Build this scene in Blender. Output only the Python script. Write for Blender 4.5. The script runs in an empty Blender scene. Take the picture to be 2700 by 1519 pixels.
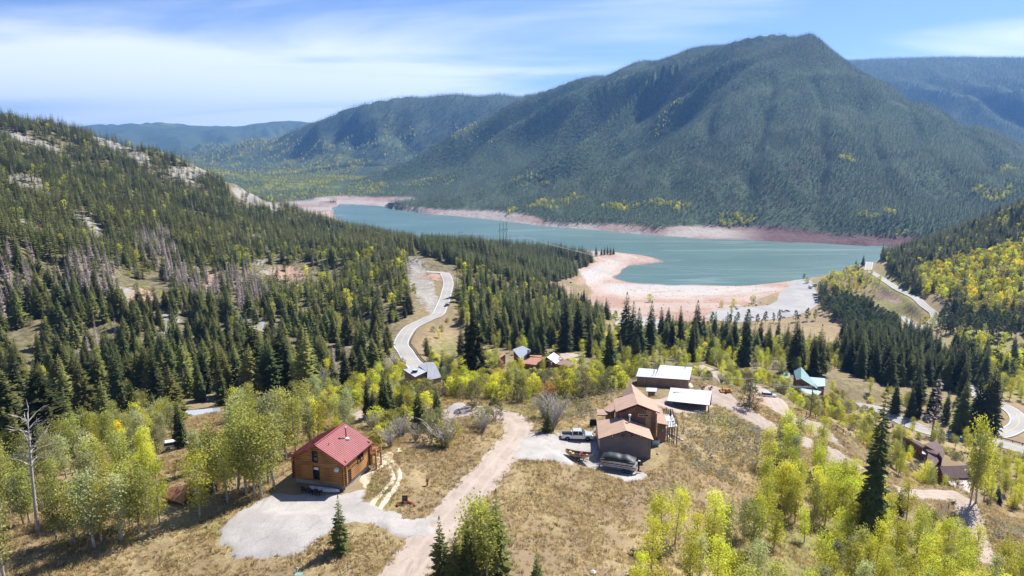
import bpy, bmesh, math, random
import numpy as np
from mathutils import Vector, Matrix

R = math.radians
scene = bpy.context.scene
COL = scene.collection
rng = np.random.default_rng(7)
random.seed(7)

# ------------------------------------------------------------------ camera, sky, sun, exposure
CAMZ = 185.0                      # metres above the lake (z = 0)
PITCH = math.atan(0.2063)
cam_data = bpy.data.cameras.new('camera')
cam = bpy.data.objects.new('camera', cam_data)
COL.objects.link(cam)
cam.location = (0, 0, CAMZ)
cam.rotation_euler = (R(90) - PITCH, 0, 0)
cam_data.sensor_width = 36.0
cam_data.lens = 36.0 * 1718.0 / 2576.0
cam_data.clip_start = 0.5
cam_data.clip_end = 40000
scene.camera = cam

SUN_EL, SUN_AZ = R(50), R(45)      # azimuth clockwise from +Y (the view direction)
world = bpy.data.worlds.new('World')
scene.world = world
world.use_nodes = True
wn = world.node_tree
wn.nodes.clear()
def wnode(t, **k):
    n = wn.nodes.new(t)
    for a, b in k.items(): setattr(n, a, b)
    return n
w_out = wnode('ShaderNodeOutputWorld')
w_bg = wnode('ShaderNodeBackground')
w_bg.inputs['Strength'].default_value = 0.115
w_sky = wnode('ShaderNodeTexSky', sky_type='NISHITA', sun_disc=False)
w_sky.sun_elevation = SUN_EL
w_sky.sun_rotation = SUN_AZ
w_sky.altitude = 2400
w_sky.air_density = 1.0
w_sky.dust_density = 1.2
w_sky.ozone_density = 1.6
w_geo = wnode('ShaderNodeTexCoord')
w_sep = wnode('ShaderNodeSeparateXYZ')
wn.links.new(w_geo.outputs['Generated'], w_sep.inputs[0])
# project the view direction on a high flat layer so that clouds shrink towards the horizon
w_div = wnode('ShaderNodeMath', operation='MAXIMUM'); w_div.inputs[1].default_value = 0.0
wn.links.new(w_sep.outputs['Z'], w_div.inputs[0])
w_add = wnode('ShaderNodeMath', operation='ADD'); w_add.inputs[1].default_value = 0.11
wn.links.new(w_div.outputs[0], w_add.inputs[0])
w_vd = wnode('ShaderNodeVectorMath', operation='DIVIDE')
w_cmb = wnode('ShaderNodeCombineXYZ')
for i in range(3): wn.links.new(w_add.outputs[0], w_cmb.inputs[i])
wn.links.new(w_geo.outputs['Generated'], w_vd.inputs[0]); wn.links.new(w_cmb.outputs[0], w_vd.inputs[1])
w_map = wnode('ShaderNodeMapping')
w_map.inputs['Rotation'].default_value = (0, 0, R(14))
w_map.inputs['Scale'].default_value = (0.55, 1.25, 0.0)
w_map.inputs['Location'].default_value = (1.3, 0.55, 0)
wn.links.new(w_vd.outputs[0], w_map.inputs[0])
w_n1 = wnode('ShaderNodeTexNoise'); w_n1.inputs['Scale'].default_value = 0.62; w_n1.inputs['Detail'].default_value = 7
w_n1.inputs['Roughness'].default_value = 0.52; w_n1.inputs['Distortion'].default_value = 0.5
wn.links.new(w_map.outputs[0], w_n1.inputs['Vector'])
w_n2 = wnode('ShaderNodeTexNoise'); w_n2.inputs['Scale'].default_value = 0.25; w_n2.inputs['Detail'].default_value = 2
wn.links.new(w_map.outputs[0], w_n2.inputs['Vector'])
w_mul = wnode('ShaderNodeMath', operation='MULTIPLY_ADD'); w_mul.inputs[1].default_value = 0.55
wn.links.new(w_n2.outputs[0], w_mul.inputs[0]); wn.links.new(w_n1.outputs[0], w_mul.inputs[2])
w_ramp = wnode('ShaderNodeMapRange', interpolation_type='SMOOTHSTEP')
w_ramp.inputs['From Min'].default_value = 0.80; w_ramp.inputs['From Max'].default_value = 1.15
w_ramp.inputs['To Max'].default_value = 0.72
wn.links.new(w_mul.outputs[0], w_ramp.inputs['Value'])
# a broad bright veil low over the valley on the left, as cirrus
w_nrm = wnode('ShaderNodeVectorMath', operation='NORMALIZE')
wn.links.new(w_geo.outputs['Generated'], w_nrm.inputs[0])
def veil(direction, cut, width, gain):
    d = wnode('ShaderNodeVectorMath', operation='DISTANCE')
    sc_ = wnode('ShaderNodeVectorMath', operation='MULTIPLY'); sc_.inputs[1].default_value = (1, 1, width)
    wn.links.new(w_nrm.outputs[0], sc_.inputs[0])
    d.inputs[1].default_value = (direction[0], direction[1], direction[2] * width)
    wn.links.new(sc_.outputs[0], d.inputs[0])
    m = wnode('ShaderNodeMapRange', interpolation_type='SMOOTHSTEP')
    m.inputs['From Min'].default_value = cut; m.inputs['From Max'].default_value = 0.0
    m.inputs['To Max'].default_value = gain
    wn.links.new(d.outputs['Value'], m.inputs['Value'])
    return m.outputs[0]
def sky_dir(u, v):
    a = (u - 1288) / 1718; b = (724.5 - v) / 1718
    d = Vector((a, math.cos(PITCH) + b * math.sin(PITCH), -math.sin(PITCH) + b * math.cos(PITCH)))
    return d.normalized()
vs = [veil(sky_dir(560, 225), 0.62, 4.6, 0.62), veil(sky_dir(350, 285), 0.85, 3.4, 0.50), veil(sky_dir(2560, 95), 0.26, 4.5, 0.50), veil(sky_dir(1700, 60), 0.35, 7.0, 0.28)]
acc = vs[0]
for v_ in vs[1:]:
    a_ = wnode('ShaderNodeMath', operation='ADD'); wn.links.new(acc, a_.inputs[0]); wn.links.new(v_, a_.inputs[1]); acc = a_.outputs[0]
w_bump = wnode('ShaderNodeMath', operation='MULTIPLY_ADD')
w_bump.inputs[1].default_value = 0.42
wn.links.new(acc, w_bump.inputs[0]); wn.links.new(w_mul.outputs[0], w_bump.inputs[2])
wn.links.new(w_bump.outputs[0], w_ramp.inputs['Value'])
w_mix = wnode('ShaderNodeMix', data_type='RGBA')
w_mix.inputs['B'].default_value = (6.3, 6.4, 6.6, 1)
w_up = wnode('ShaderNodeMapRange'); w_up.inputs['From Min'].default_value = -0.02; w_up.inputs['From Max'].default_value = 0.03
wn.links.new(w_sep.outputs['Z'], w_up.inputs['Value'])
w_f = wnode('ShaderNodeMath', operation='MULTIPLY'); wn.links.new(w_ramp.outputs[0], w_f.inputs[0]); wn.links.new(w_up.outputs[0], w_f.inputs[1])
wn.links.new(w_f.outputs[0], w_mix.inputs['Factor'])
w_tint = wnode('ShaderNodeMix', data_type='RGBA', blend_type='MULTIPLY'); w_tint.inputs['Factor'].default_value = 1
w_tint.inputs['B'].default_value = (0.48, 0.53, 0.67, 1)
wn.links.new(w_sky.outputs[0], w_tint.inputs['A'])
wn.links.new(w_tint.outputs['Result'], w_mix.inputs['A'])
wn.links.new(w_mix.outputs['Result'], w_bg.inputs['Color'])
wn.links.new(w_bg.outputs[0], w_out.inputs['Surface'])

sun_data = bpy.data.lights.new('sun', 'SUN')
sun_data.energy = 4.6
sun_data.angle = R(0.5)
sun_data.color = (1.0, 0.965, 0.90)
sun = bpy.data.objects.new('sun', sun_data)
COL.objects.link(sun)
sdir = Vector((math.sin(SUN_AZ) * math.cos(SUN_EL), math.cos(SUN_AZ) * math.cos(SUN_EL), math.sin(SUN_EL)))
sun.rotation_euler = sdir.to_track_quat('Z', 'Y').to_euler()
sun.location = (0, 0, 600)

vsn = scene.view_settings
vsn.view_transform = 'Standard'; vsn.look = 'None'; vsn.exposure = 1.0; vsn.gamma = 1.0; vsn.use_curve_mapping = False
cy = scene.cycles
cy.max_bounces = 6; cy.diffuse_bounces = 3; cy.glossy_bounces = 2; cy.transmission_bounces = 3; cy.transparent_max_bounces = 8
cy.volume_bounces = 0
cy.use_denoising = True
cy.caustics_reflective = False; cy.caustics_refractive = False

# ------------------------------------------------------------------ helpers: pixels of the photograph (2576 x 1449) to points
CP, SP = math.cos(PITCH), math.sin(PITCH)
def ray(u, v):
    a = (u - 1288) / 1718; b = (724.5 - v) / 1718
    return a, CP + b * SP, -SP + b * CP
def P(u, v, Y=None, Z=None):
    a, dy, dz = ray(u, v)
    t = Y / dy if Y is not None else Z / dz
    return (a * t, dy * t, dz * t + CAMZ)
def project(x, y, z):
    z = z - CAMZ
    f = y * CP - z * SP
    upc = y * SP + z * CP
    f = np.maximum(f, 1e-3)
    return 1288 + 1718 * x / f, 724.5 - 1718 * upc / f, f

# ------------------------------------------------------------------ numpy noise
def _hash(ix, iy, seed):
    h = (ix.astype(np.int64) * 374761393 + iy.astype(np.int64) * 668265263 + seed * 1442695041) & 0xffffffff
    h = ((h ^ (h >> 13)) * 1274126177) & 0xffffffff
    h = h ^ (h >> 16)
    return (h & 0xffff) / 65535.0
def vnoise(x, y, seed=0):
    x = np.asarray(x, float); y = np.asarray(y, float)
    ix = np.floor(x); iy = np.floor(y)
    fx = x - ix; fy = y - iy
    fx = fx * fx * fx * (fx * (fx * 6 - 15) + 10); fy = fy * fy * fy * (fy * (fy * 6 - 15) + 10)
    a = _hash(ix, iy, seed); b = _hash(ix + 1, iy, seed); c = _hash(ix, iy + 1, seed); d = _hash(ix + 1, iy + 1, seed)
    return (a + (b - a) * fx) * (1 - fy) + (c + (d - c) * fx) * fy
def fbm(x, y, seed=0, oct=4, gain=0.5):
    s = 0; a = 1; t = 0
    for o in range(oct):
        s = s + a * (vnoise(x, y, seed + o * 17) * 2 - 1); t += a
        ca, sa = 0.8, 0.6
        x, y = (ca * x - sa * y) * 2.03 + 3.1, (sa * x + ca * y) * 2.03 - 1.7
        a *= gain
    return s / t
def sstep(a, b, x):
    t = np.clip((x - a) / (b - a), 0, 1)
    return t * t * (3 - 2 * t)

# ------------------------------------------------------------------ terrain: control points (measured on the photograph) and spline
CY = [ # u, v, Y
 (0,900,300),(300,800,370),(300,600,590),(300,460,900),(300,385,1130),(0,600,440),(0,450,700),(0,380,880),(0,305,1080),
 (-500,250,900),(-500,600,350),(-500,400,600),(600,800,410),(600,700,550),(600,600,800),(600,530,1000),(570,465,1250),(440,405,1190),(150,325,1120),
 (740,535,1280),(870,578,1260),(900,700,590),(900,625,900),(1045,648,540),(750,850,375),(760,620,860),(450,700,520),(150,700,420),(150,520,640),(450,520,860),(1000,700,540),
 (1000,600,1130),(1300,785,500),(1400,790,550),(1200,762,490),(1250,700,640),(1350,722,720),(1400,745,740),(1230,640,820),
 (1380,665,980),(1300,655,980),(1200,650,930),(1200,620,1150),(1250,695,750),(1060,615,1100),(950,600,1200),(1100,655,700),(1160,680,640),
 (2450,700,720),(2576,780,600),(2576,650,750),(2576,600,850),(2576,525,980),(2400,595,1050),(2480,560,1040),(2300,632,1050),(2750,480,1000),(2750,650,700),(2900,800,500),
 (2040,400,1850),(2040,250,2350),(2040,83,2900),(2022,88,2915),(2058,97,2895),(2080,119,2885),(2100,136,2875),(2125,153,2860),(1985,99,2960),(1900,108,3050),(1780,123,3180),(1650,152,3300),(1580,175,3430),(1650,400,2150),(1650,250,2800),
 (1500,209,3550),(1450,229,3620),(1400,251,3700),(1400,400,2650),(1200,335,3350),(1000,435,2850),(900,480,2550),
 (900,294,4600),(790,340,4700),(730,362,4700),(1110,246,4800),(1300,248,4900),(950,283,4600),(850,310,4700),(1100,380,4300),(900,430,3600),(700,450,3400),(500,450,3600),(560,430,4300),(700,400,4600),(850,350,4600),
 (250,322,9000),(400,310,9000),(530,326,9000),(700,307,9000),(450,385,6500),(0,330,8500),(650,370,6800),
 (2170,165,5600),(2400,153,5600),(2576,152,5600),(2750,160,5600),(2576,340,4300),(2400,300,4500),
 (2150,171,2850),(2200,203,2790),(2250,232,2700),(2300,260,2600),(2350,286,2500),(2400,313,2400),(2460,342,2300),(2520,373,2200),(2576,401,2100),(2400,500,1650),(2250,545,1420),(2576,460,1700),(2800,500,1800),(2250,400,1900),(2300,330,2300)]
CZ = [ # u, v, Z relative to the camera
 (-600,1449,-52),(0,1449,-50),(500,1449,-49.5),(1000,1449,-48.5),(1400,1449,-50),(1800,1449,-57),(2200,1449,-68),(2576,1449,-80),(3000,1449,-92),
 (0,1350,-50),(400,1350,-49),(700,1330,-48),(1050,1350,-48.5),(1400,1330,-51),(1800,1330,-58),(2200,1340,-70),(2576,1340,-86),
 (815,1215,-48.5),(870,1280,-48),(1000,1180,-48.4),(1080,1215,-47.6),(1190,1230,-49.6),(1290,1075,-52),(1420,1110,-53),(1560,1170,-53.2),(1700,1200,-56),(1850,1150,-63),(1850,1250,-61),
 (1950,1075,-66),(2120,1108,-75),(1915,985,-68),(2240,1210,-80),(2348,1264,-86),(2480,1375,-93),(1670,975,-63),(1780,985,-63),(1735,1030,-61.5),
 (1500,960,-66),(1300,990,-61),(1150,1040,-57),(1000,1060,-56),(900,1090,-54),(700,1090,-56),(500,1110,-60),(300,1160,-59),(100,1190,-60),
 (500,1010,-76),(250,1060,-76),(0,1070,-76),(750,1000,-80),(900,950,-86),(1065,960,-77),(1180,930,-82),(1350,925,-88),(1500,905,-98),
 (1540,955,-86),(1650,930,-94),(1800,900,-108),(1800,872,-130),(2000,880,-135),(2100,870,-150),(1850,850,-152),(2000,830,-170),(2150,850,-167),
 (2040,990,-97),(2150,965,-108),(2250,930,-128),(2350,900,-146),(2450,950,-136),(2450,880,-152),
 (2210,1035,-112),(2300,1072,-113),(2400,1097,-114),(2576,1135,-116),(2500,1012,-122),(2565,1055,-118),(2350,1180,-99),(2420,1250,-100),(2576,1300,-103),
 (2400,815,-157),(2300,830,-160),(2304,760,-150),(2200,655,-150),(2250,719,-150),(2200,760,-166),(2120,730,-168),(2100,790,-170),(2250,800,-166),
 (1035,905,-100),(1010,860,-100.5),(1075,803,-102),(1117,765,-103),(1133,710,-104),(1100,682,-104.5),(1100,860,-104),(1180,840,-106),
 (1550,800,-173),(1700,805,-174),(1900,800,-172.5),(2000,745,-172),(2020,710,-172.5),(1850,815,-172),(1450,700,-169),(1480,655,-171),
 (1480,770,-176),(1600,770,-175.5),(1700,765,-175.5),(1900,752,-175),(1500,720,-179),(1500,690,-178),(1530,650,-178),
 (1675,658,-185),(1610,657,-183.6),(1547,634,-185),(1621,643,-185),(1584,669,-185),(1543,698,-185),(1584,709,-185),(1658,715,-185),(1747,715,-185),(1880,718,-185),(1954,711,-185),(2028,702,-185),(2080,692,-185),
 (960,519,-185),(1100,540,-185),(1280,557,-185),(1440,574,-185),(1650,591,-185),(1850,603,-185),(2050,612,-185),(2230,620,-185),(760,497,-166),(870,512,-184),
 (960,511,-171),(1100,523,-171),(1280,537,-171),(1440,553,-170),(1650,567,-168),(1850,580,-166),(2050,588,-163),(2200,588,-155),(870,503,-168),(750,488,-160),
 (1500,600,-198),(1700,630,-196),(1900,650,-197),(2100,650,-195),(1700,690,-191),(1900,690,-191),(1300,590,-197),(1050,560,-197),(900,535,-197),(2180,640,-190),(1620,692,-188.5),(1200,570,-199),(1800,610,-197)]
XYZ = [(0,0,-38),(-60,15,-44),(60,15,-45),(0,35,-45),(120,10,-70),(-150,20,-56),(200,60,-95),(-40,-0.5,-41),
 (-900,1500,-10),(-250,1900,-190),(-500,2300,-190),(-1500,2600,-60)]
def XY_of(u, Yd): return (u - 1288) / 1718 * Yd
# hidden far sides
for u, Yd, z in [(0,1450,-30),(300,1500,-70),(560,1700,-170),(1200,3800,-40),(1000,3300,-140),(1650,4000,300),(2040,3700,330),(2350,3300,-30),(2576,3000,-80),(1110,6000,150),
                 (400,12000,100),(1300,12000,100),(2400,8000,500),(2400,12000,200),(750,1600,-195),(650,2000,-195),(2400,1300,-185),(2600,1250,-160),(870,1500,-182),(740,1450,-168),(640,1550,-150),(800,1700,-190)]:
    XYZ.append((XY_of(u, Yd), Yd, z))
ctrl = [P(u, v, Y=y) for u, v, y in CY] + [P(u, v, Z=z) for u, v, z in CZ] + [(x, y, z + CAMZ) for x, y, z in XYZ]
ctrl = np.array(ctrl)
def polar(x, y):
    th = np.clip(np.arctan2(x, np.maximum(y, 1e-3)), -1.15, 1.15)
    r = np.log(np.maximum(np.hypot(x, y), 20.0))
    return th, r
cth, cr = polar(ctrl[:, 0], ctrl[:, 1])
def kern(d2): return -np.maximum(d2, 1e-14) ** 0.75
def fit():
    n = len(cth)
    A = kern((cth[:, None] - cth) ** 2 + (cr[:, None] - cr) ** 2)
    A[np.arange(n), np.arange(n)] -= 1e-5
    Q = np.c_[np.ones(n), cth, cr]
    M = np.block([[A, Q], [Q.T, np.zeros((3, 3))]])
    scale = np.exp(cr)                         # heights relative to distance: keeps far relief from ringing near by
    rhs = np.r_[(ctrl[:, 2] - CAMZ) / scale, 0, 0, 0]
    return np.linalg.solve(M, rhs)
W_ = fit()
def Hspline(x, y):
    x = np.asarray(x, float).ravel(); y = np.asarray(y, float).ravel()
    out = np.empty(len(x))
    for i in range(0, len(x), 20000):
        th, r = polar(x[i:i+20000], y[i:i+20000])
        K = kern((th[:, None] - cth) ** 2 + (r[:, None] - cr) ** 2)
        out[i:i+20000] = (K @ W_[:-3] + W_[-3] + W_[-2] * th + W_[-1] * r) * np.exp(r) + CAMZ
    return out
PEAK = P(2040, 88, Y=2900)
LAKE_PX = [(838,522),(850,513),(900,514),(960,519),(1030,531),(1100,540),(1190,547),(1280,557),(1360,566),(1440,574),(1550,583),(1650,591),(1750,598),(1850,603),(1950,608),(2050,612),(2230,620),(2330,626),
 (2330,640),(2250,650),(2190,668),(2120,690),(2080,692),(2060,700),(2028,702),(1990,707),(1954,711),(1880,719),(1820,718),(1747,715),(1700,718),(1658,714),(1620,713),(1584,709),(1543,698),(1556,682),(1584,669),(1630,664),(1675,658),(1650,650),(1621,643),(1580,637),(1547,634),
 (1500,632),(1400,634),(1300,624),(1200,615),(1060,600),(950,585),(880,566),(845,545)]
LAKE = np.array([P(u, v, Z=-185)[:2] for u, v in LAKE_PX])
def poly_sd(x, y, poly):
    best = np.full(len(x), 1e18); inside = np.zeros(len(x), bool)
    for i in range(len(poly)):
        ax, ay = poly[i]; bx, by = poly[(i + 1) % len(poly)]
        ex, ey = bx - ax, by - ay
        t = np.clip(((x - ax) * ex + (y - ay) * ey) / max(ex * ex + ey * ey, 1e-9), 0, 1)
        best = np.minimum(best, (x - ax - t * ex) ** 2 + (y - ay - t * ey) ** 2)
        c = ((ay > y) != (by > y)) & (x < (bx - ax) * (y - ay) / ((by - ay) if abs(by - ay) > 1e-9 else 1e-9) + ax)
        inside ^= c
    return np.where(inside, -1, 1) * np.sqrt(best)
def lake_sd(x, y): return poly_sd(x + 5 * fbm(x / 50, y / 50, 77, 3), y + 5 * fbm(x / 50, y / 50, 78, 3), LAKE)
def Hbase(x, y):
    x = np.asarray(x, float); y = np.asarray(y, float); shp = x.shape
    x = x.ravel(); y = y.ravel()
    z = Hspline(x, y)
    d = np.hypot(x, y)
    # mountain spurs and ravines
    far = sstep(1300, 1700, y)
    up = sstep(15, 170, z)
    q = -0.66 * (x - PEAK[0]) + 0.75 * (y - PEAK[1])
    wq = q + 110 * fbm(x / 600, y / 600, 5, 3) + 0.16 * (x * 0.75 + y * 0.66) * fbm(x / 1500, y / 1500, 9, 2)
    fade = (1 - 0.8 * sstep(330, 560, z)) * (1 - 0.7 * sstep(3700, 4300, y)); up = up * fade
    s1 = 1 - 2 * np.abs(((wq / 250) % 1.0) - 0.5) * 2
    s2 = 1 - 2 * np.abs(((wq / 118 + 0.3) % 1.0) - 0.5) * 2
    amp = (16 + 76 * sstep(-20, 160, q)) * (0.55 + 0.9 * vnoise(x / 400, y / 400, 3))
    z = z + far * up * amp * (s1 * 0.8 + s2 * 0.3 * (0.6 + 0.4 * s1)) * np.clip(d / 2500, 0.5, 1.6)
    near_pk = far * sstep(15, 120, z) * (1 - sstep(3300, 3700, y)) * sstep(-900, -200, -(x * 0.75 + y * 0.66) + PEAK[0] * 0.75 + PEAK[1] * 0.66 - 1100 + 900)
    z = z + near_pk * (30 * np.exp(-((q + 10) / 75) ** 2) - 62 * np.exp(-((q - 125) / 72) ** 2) + 26 * np.exp(-((q - 260) / 60) ** 2) - 40 * np.exp(-((q - 370) / 60) ** 2)) * (1 - sstep(430, 520, z))
    g2 = ((x * 0.93 - y * 0.36 + 60 * fbm(x / 400, y / 400, 44, 3)) / 165) % 1.0
    z = z - near_pk * (1 - sstep(380, 520, z)) * (1 - sstep(-60, 40, q)) * 24 * np.exp(-((g2 - 0.5) / 0.13) ** 2) * (0.3 + vnoise(x / 350, y / 350, 45))
    z = z + far * up * 14 * fbm(x / 300, y / 300, 21, 4, 0.5)
    bk = sstep(4000, 4600, y) * sstep(40, 160, z); z = z + bk * 26 * fbm(x / 700 + 2, y / 1400, 91, 4, 0.55)
    sp3 = 1 - 4 * np.abs((((x + 0.35 * y) / 430 + 0.9 * fbm(x / 1500, y / 1500, 95, 3)) % 1.0) - 0.5); zc_ = np.where(x < 1900, 500, 840); z = z + bk * np.where(x < 1900, 30, 95) * sp3 * (0.5 + vnoise(x / 900, y / 900, 96)) * (1 - sstep(.5, .85, z / zc_))
    # the water line, measured on the photograph
    m = (y > 700) & (y < 2700) & (np.abs(x) < 1500)
    if m.any():
        sd = lake_sd(x[m], y[m]); zm = z[m]
        zm = np.where(sd < 0, np.minimum(zm, -0.15 + 0.05 * np.maximum(sd, -120)), zm)
        zm = np.where(sd >= 0, np.maximum(zm, np.minimum(0.02 + 0.05 * sd, 2.0)), zm)
        z[m] = zm
    # hillside gullies
    hill = sstep(230, 380, y) * (1 - far) * sstep(150, -80, x - 0.0 * y) * sstep(20, 45, z)
    g = np.abs(fbm(x / 85 + 0.3 * y / 85, y / 140, 31, 3))
    z = z + hill * (1 - 2.4 * g) * 5.5 * np.clip(d / 600, 0.4, 1.4)
    z = z + hill * 3.0 * fbm(x / 24, y / 24, 33, 3)
    mid = sstep(150, 300, d) * sstep(6, 20, z)
    z = z + (1 - far) * mid * 1.2 * fbm(x / 30, y / 30, 41, 3)
    z = z + 0.35 * fbm(x / 9, y / 9, 51, 3) * sstep(15, 60, z) + 0.10 * fbm(x / 1.9, y / 1.9, 57, 3) * sstep(15, 60, z)
    # terraces left by the falling water
    beach = sstep(0, 2, z) * (1 - sstep(11, 15, z)) * (1 - far)
    z = z + beach * 0.16 * np.sin(z * 6.0 + 2 * fbm(x / 70, y / 70, 61, 2)) + beach * 0.25 * fbm(x / 14, y / 14, 63, 3)
    cl = sstep(0, 3, z) * (1 - sstep(14, 30, z)) * sstep(1100, 1300, y)
    z = z + cl * 2.2 * fbm(x / 22, y / 40, 66, 4)
    return z.reshape(shp)

def hit(u, v, H, tmax=9000.0):
    a, dy, dz = ray(u, v)
    t = np.exp(np.linspace(math.log(35), math.log(tmax), 900))
    z = H(a * t, dy * t) - (CAMZ + dz * t)
    i = int(np.argmax(z > 0)) if (z > 0).any() else len(t) - 1
    lo, hi = t[max(i - 1, 0)], t[i]
    for _ in range(3):
        tt = np.linspace(lo, hi, 12)
        zz = H(a * tt, dy * tt) - (CAMZ + dz * tt)
        j = int(np.argmax(zz > 0)) if (zz > 0).any() else 11
        lo, hi = tt[max(j - 1, 0)], tt[j]
    t = 0.5 * (lo + hi)
    return np.array((a * t, dy * t, CAMZ + dz * t))

# roads: centre lines measured on the photograph, in pixels, laid on the spline surface
ROADS = {
 'gravel_road': (6.2, 'dirt', [(960,1520),(1012,1449),(1095,1335),(1190,1225),(1262,1145),(1300,1095),(1306,1068),(1285,1052),(1245,1044),(1190,1043),(1120,1047),(1050,1050),(980,1053),(890,1052)]),
 'highway': (7.9, 'asphalt', [(1062,936),(1040,915),(1020,890),(1009,868),(1014,848),(1035,826),(1075,804),(1102,787),(1115,765),(1124,735),(1128,712),(1117,694),(1095,683),(1072,676)]),
 'dam_road': (8.6, 'asphalt', [(2215,648),(2198,653),(2186,668),(2188,682),(2215,700),(2250,720),(2290,745),(2324,767),(2352,792),(2345,815),(2310,830)]),
 'campground_road': (7.0, 'asphalt', [(2268,797),(2284,810),(2304,829),(2330,850),(2350,880),(2375,920),(2430,970),(2470,1000),(2520,1022),(2556,1045),(2562,1068),(2530,1089),(2480,1099),(2430,1103)]),
 'valley_highway': (8.6, 'asphalt', [(2160,1015),(2210,1035),(2260,1058),(2320,1080),(2380,1095),(2440,1104),(2510,1118),(2580,1136),(2700,1165)]),
 'dirt_road': (6.0, 'dirt', [(1755,925),(1790,938),(1850,966),(1908,984),(1974,1018),(2040,1055),(2105,1112),(2170,1165),(2245,1218),(2300,1248),(2352,1272),(2414,1320),(2480,1375),(2560,1415),(2650,1450)]),
 'yard_road': (6.5, 'dirt', [(1790,985),(1850,1010),(1908,1045),(1955,1075),(2010,1105),(2080,1150),(2150,1210)]),
}
PATHS = {}
def resample(pts, step):
    pts = np.array(pts, float)
    # Catmull-Rom through the points
    ext = np.vstack([2 * pts[0] - pts[1], pts, 2 * pts[-1] - pts[-2]])
    out = []
    for i in range(1, len(ext) - 2):
        p0, p1, p2, p3 = ext[i-1], ext[i], ext[i+1], ext[i+2]
        for t in np.linspace(0, 1, 14, endpoint=False):
            out.append(0.5 * ((2*p1) + (-p0+p2)*t + (2*p0-5*p1+4*p2-p3)*t*t + (-p0+3*p1-3*p2+p3)*t**3))
    out.append(pts[-1]); out = np.array(out)
    s = np.r_[0, np.cumsum(np.hypot(*np.diff(out[:, :2], axis=0).T))]
    n = max(4, int(s[-1] / step))
    ss = np.linspace(0, s[-1], n)
    return np.c_[[np.interp(ss, s, out[:, k]) for k in range(out.shape[1])]].T
for nm, (w, kind, px) in ROADS.items():
    w3 = [hit(u, v, Hbase) for u, v in px]
    pl = resample(w3, 3.0)
    k = 9
    z = Hbase(pl[:, 0], pl[:, 1])
    zp = np.r_[np.full(k, z[0]), z, np.full(k, z[-1])]
    pl[:, 2] = np.convolve(zp, np.ones(2 * k + 1) / (2 * k + 1), 'valid')
    PATHS[nm] = pl
# level pads under the buildings: centre x, y, radius, z
PADS = []
def add_pad(u, v, r, dz=0.0):
    p = hit(u, v, Hbase); PADS.append((p[0], p[1], r, p[2] + dz)); return p
for a in [(812,1222,6.5),(1555,1130,9),(1440,1108,5),(1670,972,10),(1735,1005,7),(1065,955,9),(1345,922,10),(2040,985,9),(2350,1165,9),(2405,1235,7),(470,1285,4)]:
    add_pad(*a)
def H(x, y):
    x = np.asarray(x, float); y = np.asarray(y, float); shp = x.shape
    x = x.ravel(); y = y.ravel()
    z = Hbase(x, y)
    for cx, cy, r, pz in PADS:
        d = np.hypot(x - cx, y - cy)
        w = 1 - sstep(r, r * 1.7, d)
        z = z + w * (pz - z)
    for nm, pl in PATHS.items():
        w = ROADS[nm][0]; m = w * 0.5 + 9
        bb = (x > pl[:, 0].min() - m) & (x < pl[:, 0].max() + m) & (y > pl[:, 1].min() - m) & (y < pl[:, 1].max() + m)
        idx = np.nonzero(bb)[0]
        for i in range(0, len(idx), 20000):
            ii = idx[i:i+20000]
            dx = x[ii, None] - pl[None, :, 0]; dy = y[ii, None] - pl[None, :, 1]
            d2 = dx * dx + dy * dy
            j = d2.argmin(1); jm = np.clip(j, 1, len(pl) - 2)
            # distance to the nearest of the two segments round the nearest point
            best = np.full(len(ii), 1e9); bz = np.zeros(len(ii))
            for a_, b_ in ((jm - 1, jm), (jm, jm + 1)):
                A, B = pl[a_], pl[b_]
                ab = B[:, :2] - A[:, :2]
                t = np.clip(((x[ii] - A[:, 0]) * ab[:, 0] + (y[ii] - A[:, 1]) * ab[:, 1]) / np.maximum((ab ** 2).sum(1), 1e-6), 0, 1)
                qx = A[:, 0] + t * ab[:, 0]; qy = A[:, 1] + t * ab[:, 1]
                dd = np.hypot(x[ii] - qx, y[ii] - qy); zz = A[:, 2] + t * (B[:, 2] - A[:, 2])
                m_ = dd < best; best = np.where(m_, dd, best); bz = np.where(m_, zz, bz)
            wt = 1 - sstep(w * 0.5 + 0.8, m, best)
            z[ii] = z[ii] + wt * (bz - z[ii])
    return z.reshape(shp)
def at(u, v): return hit(u, v, H)

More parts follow.
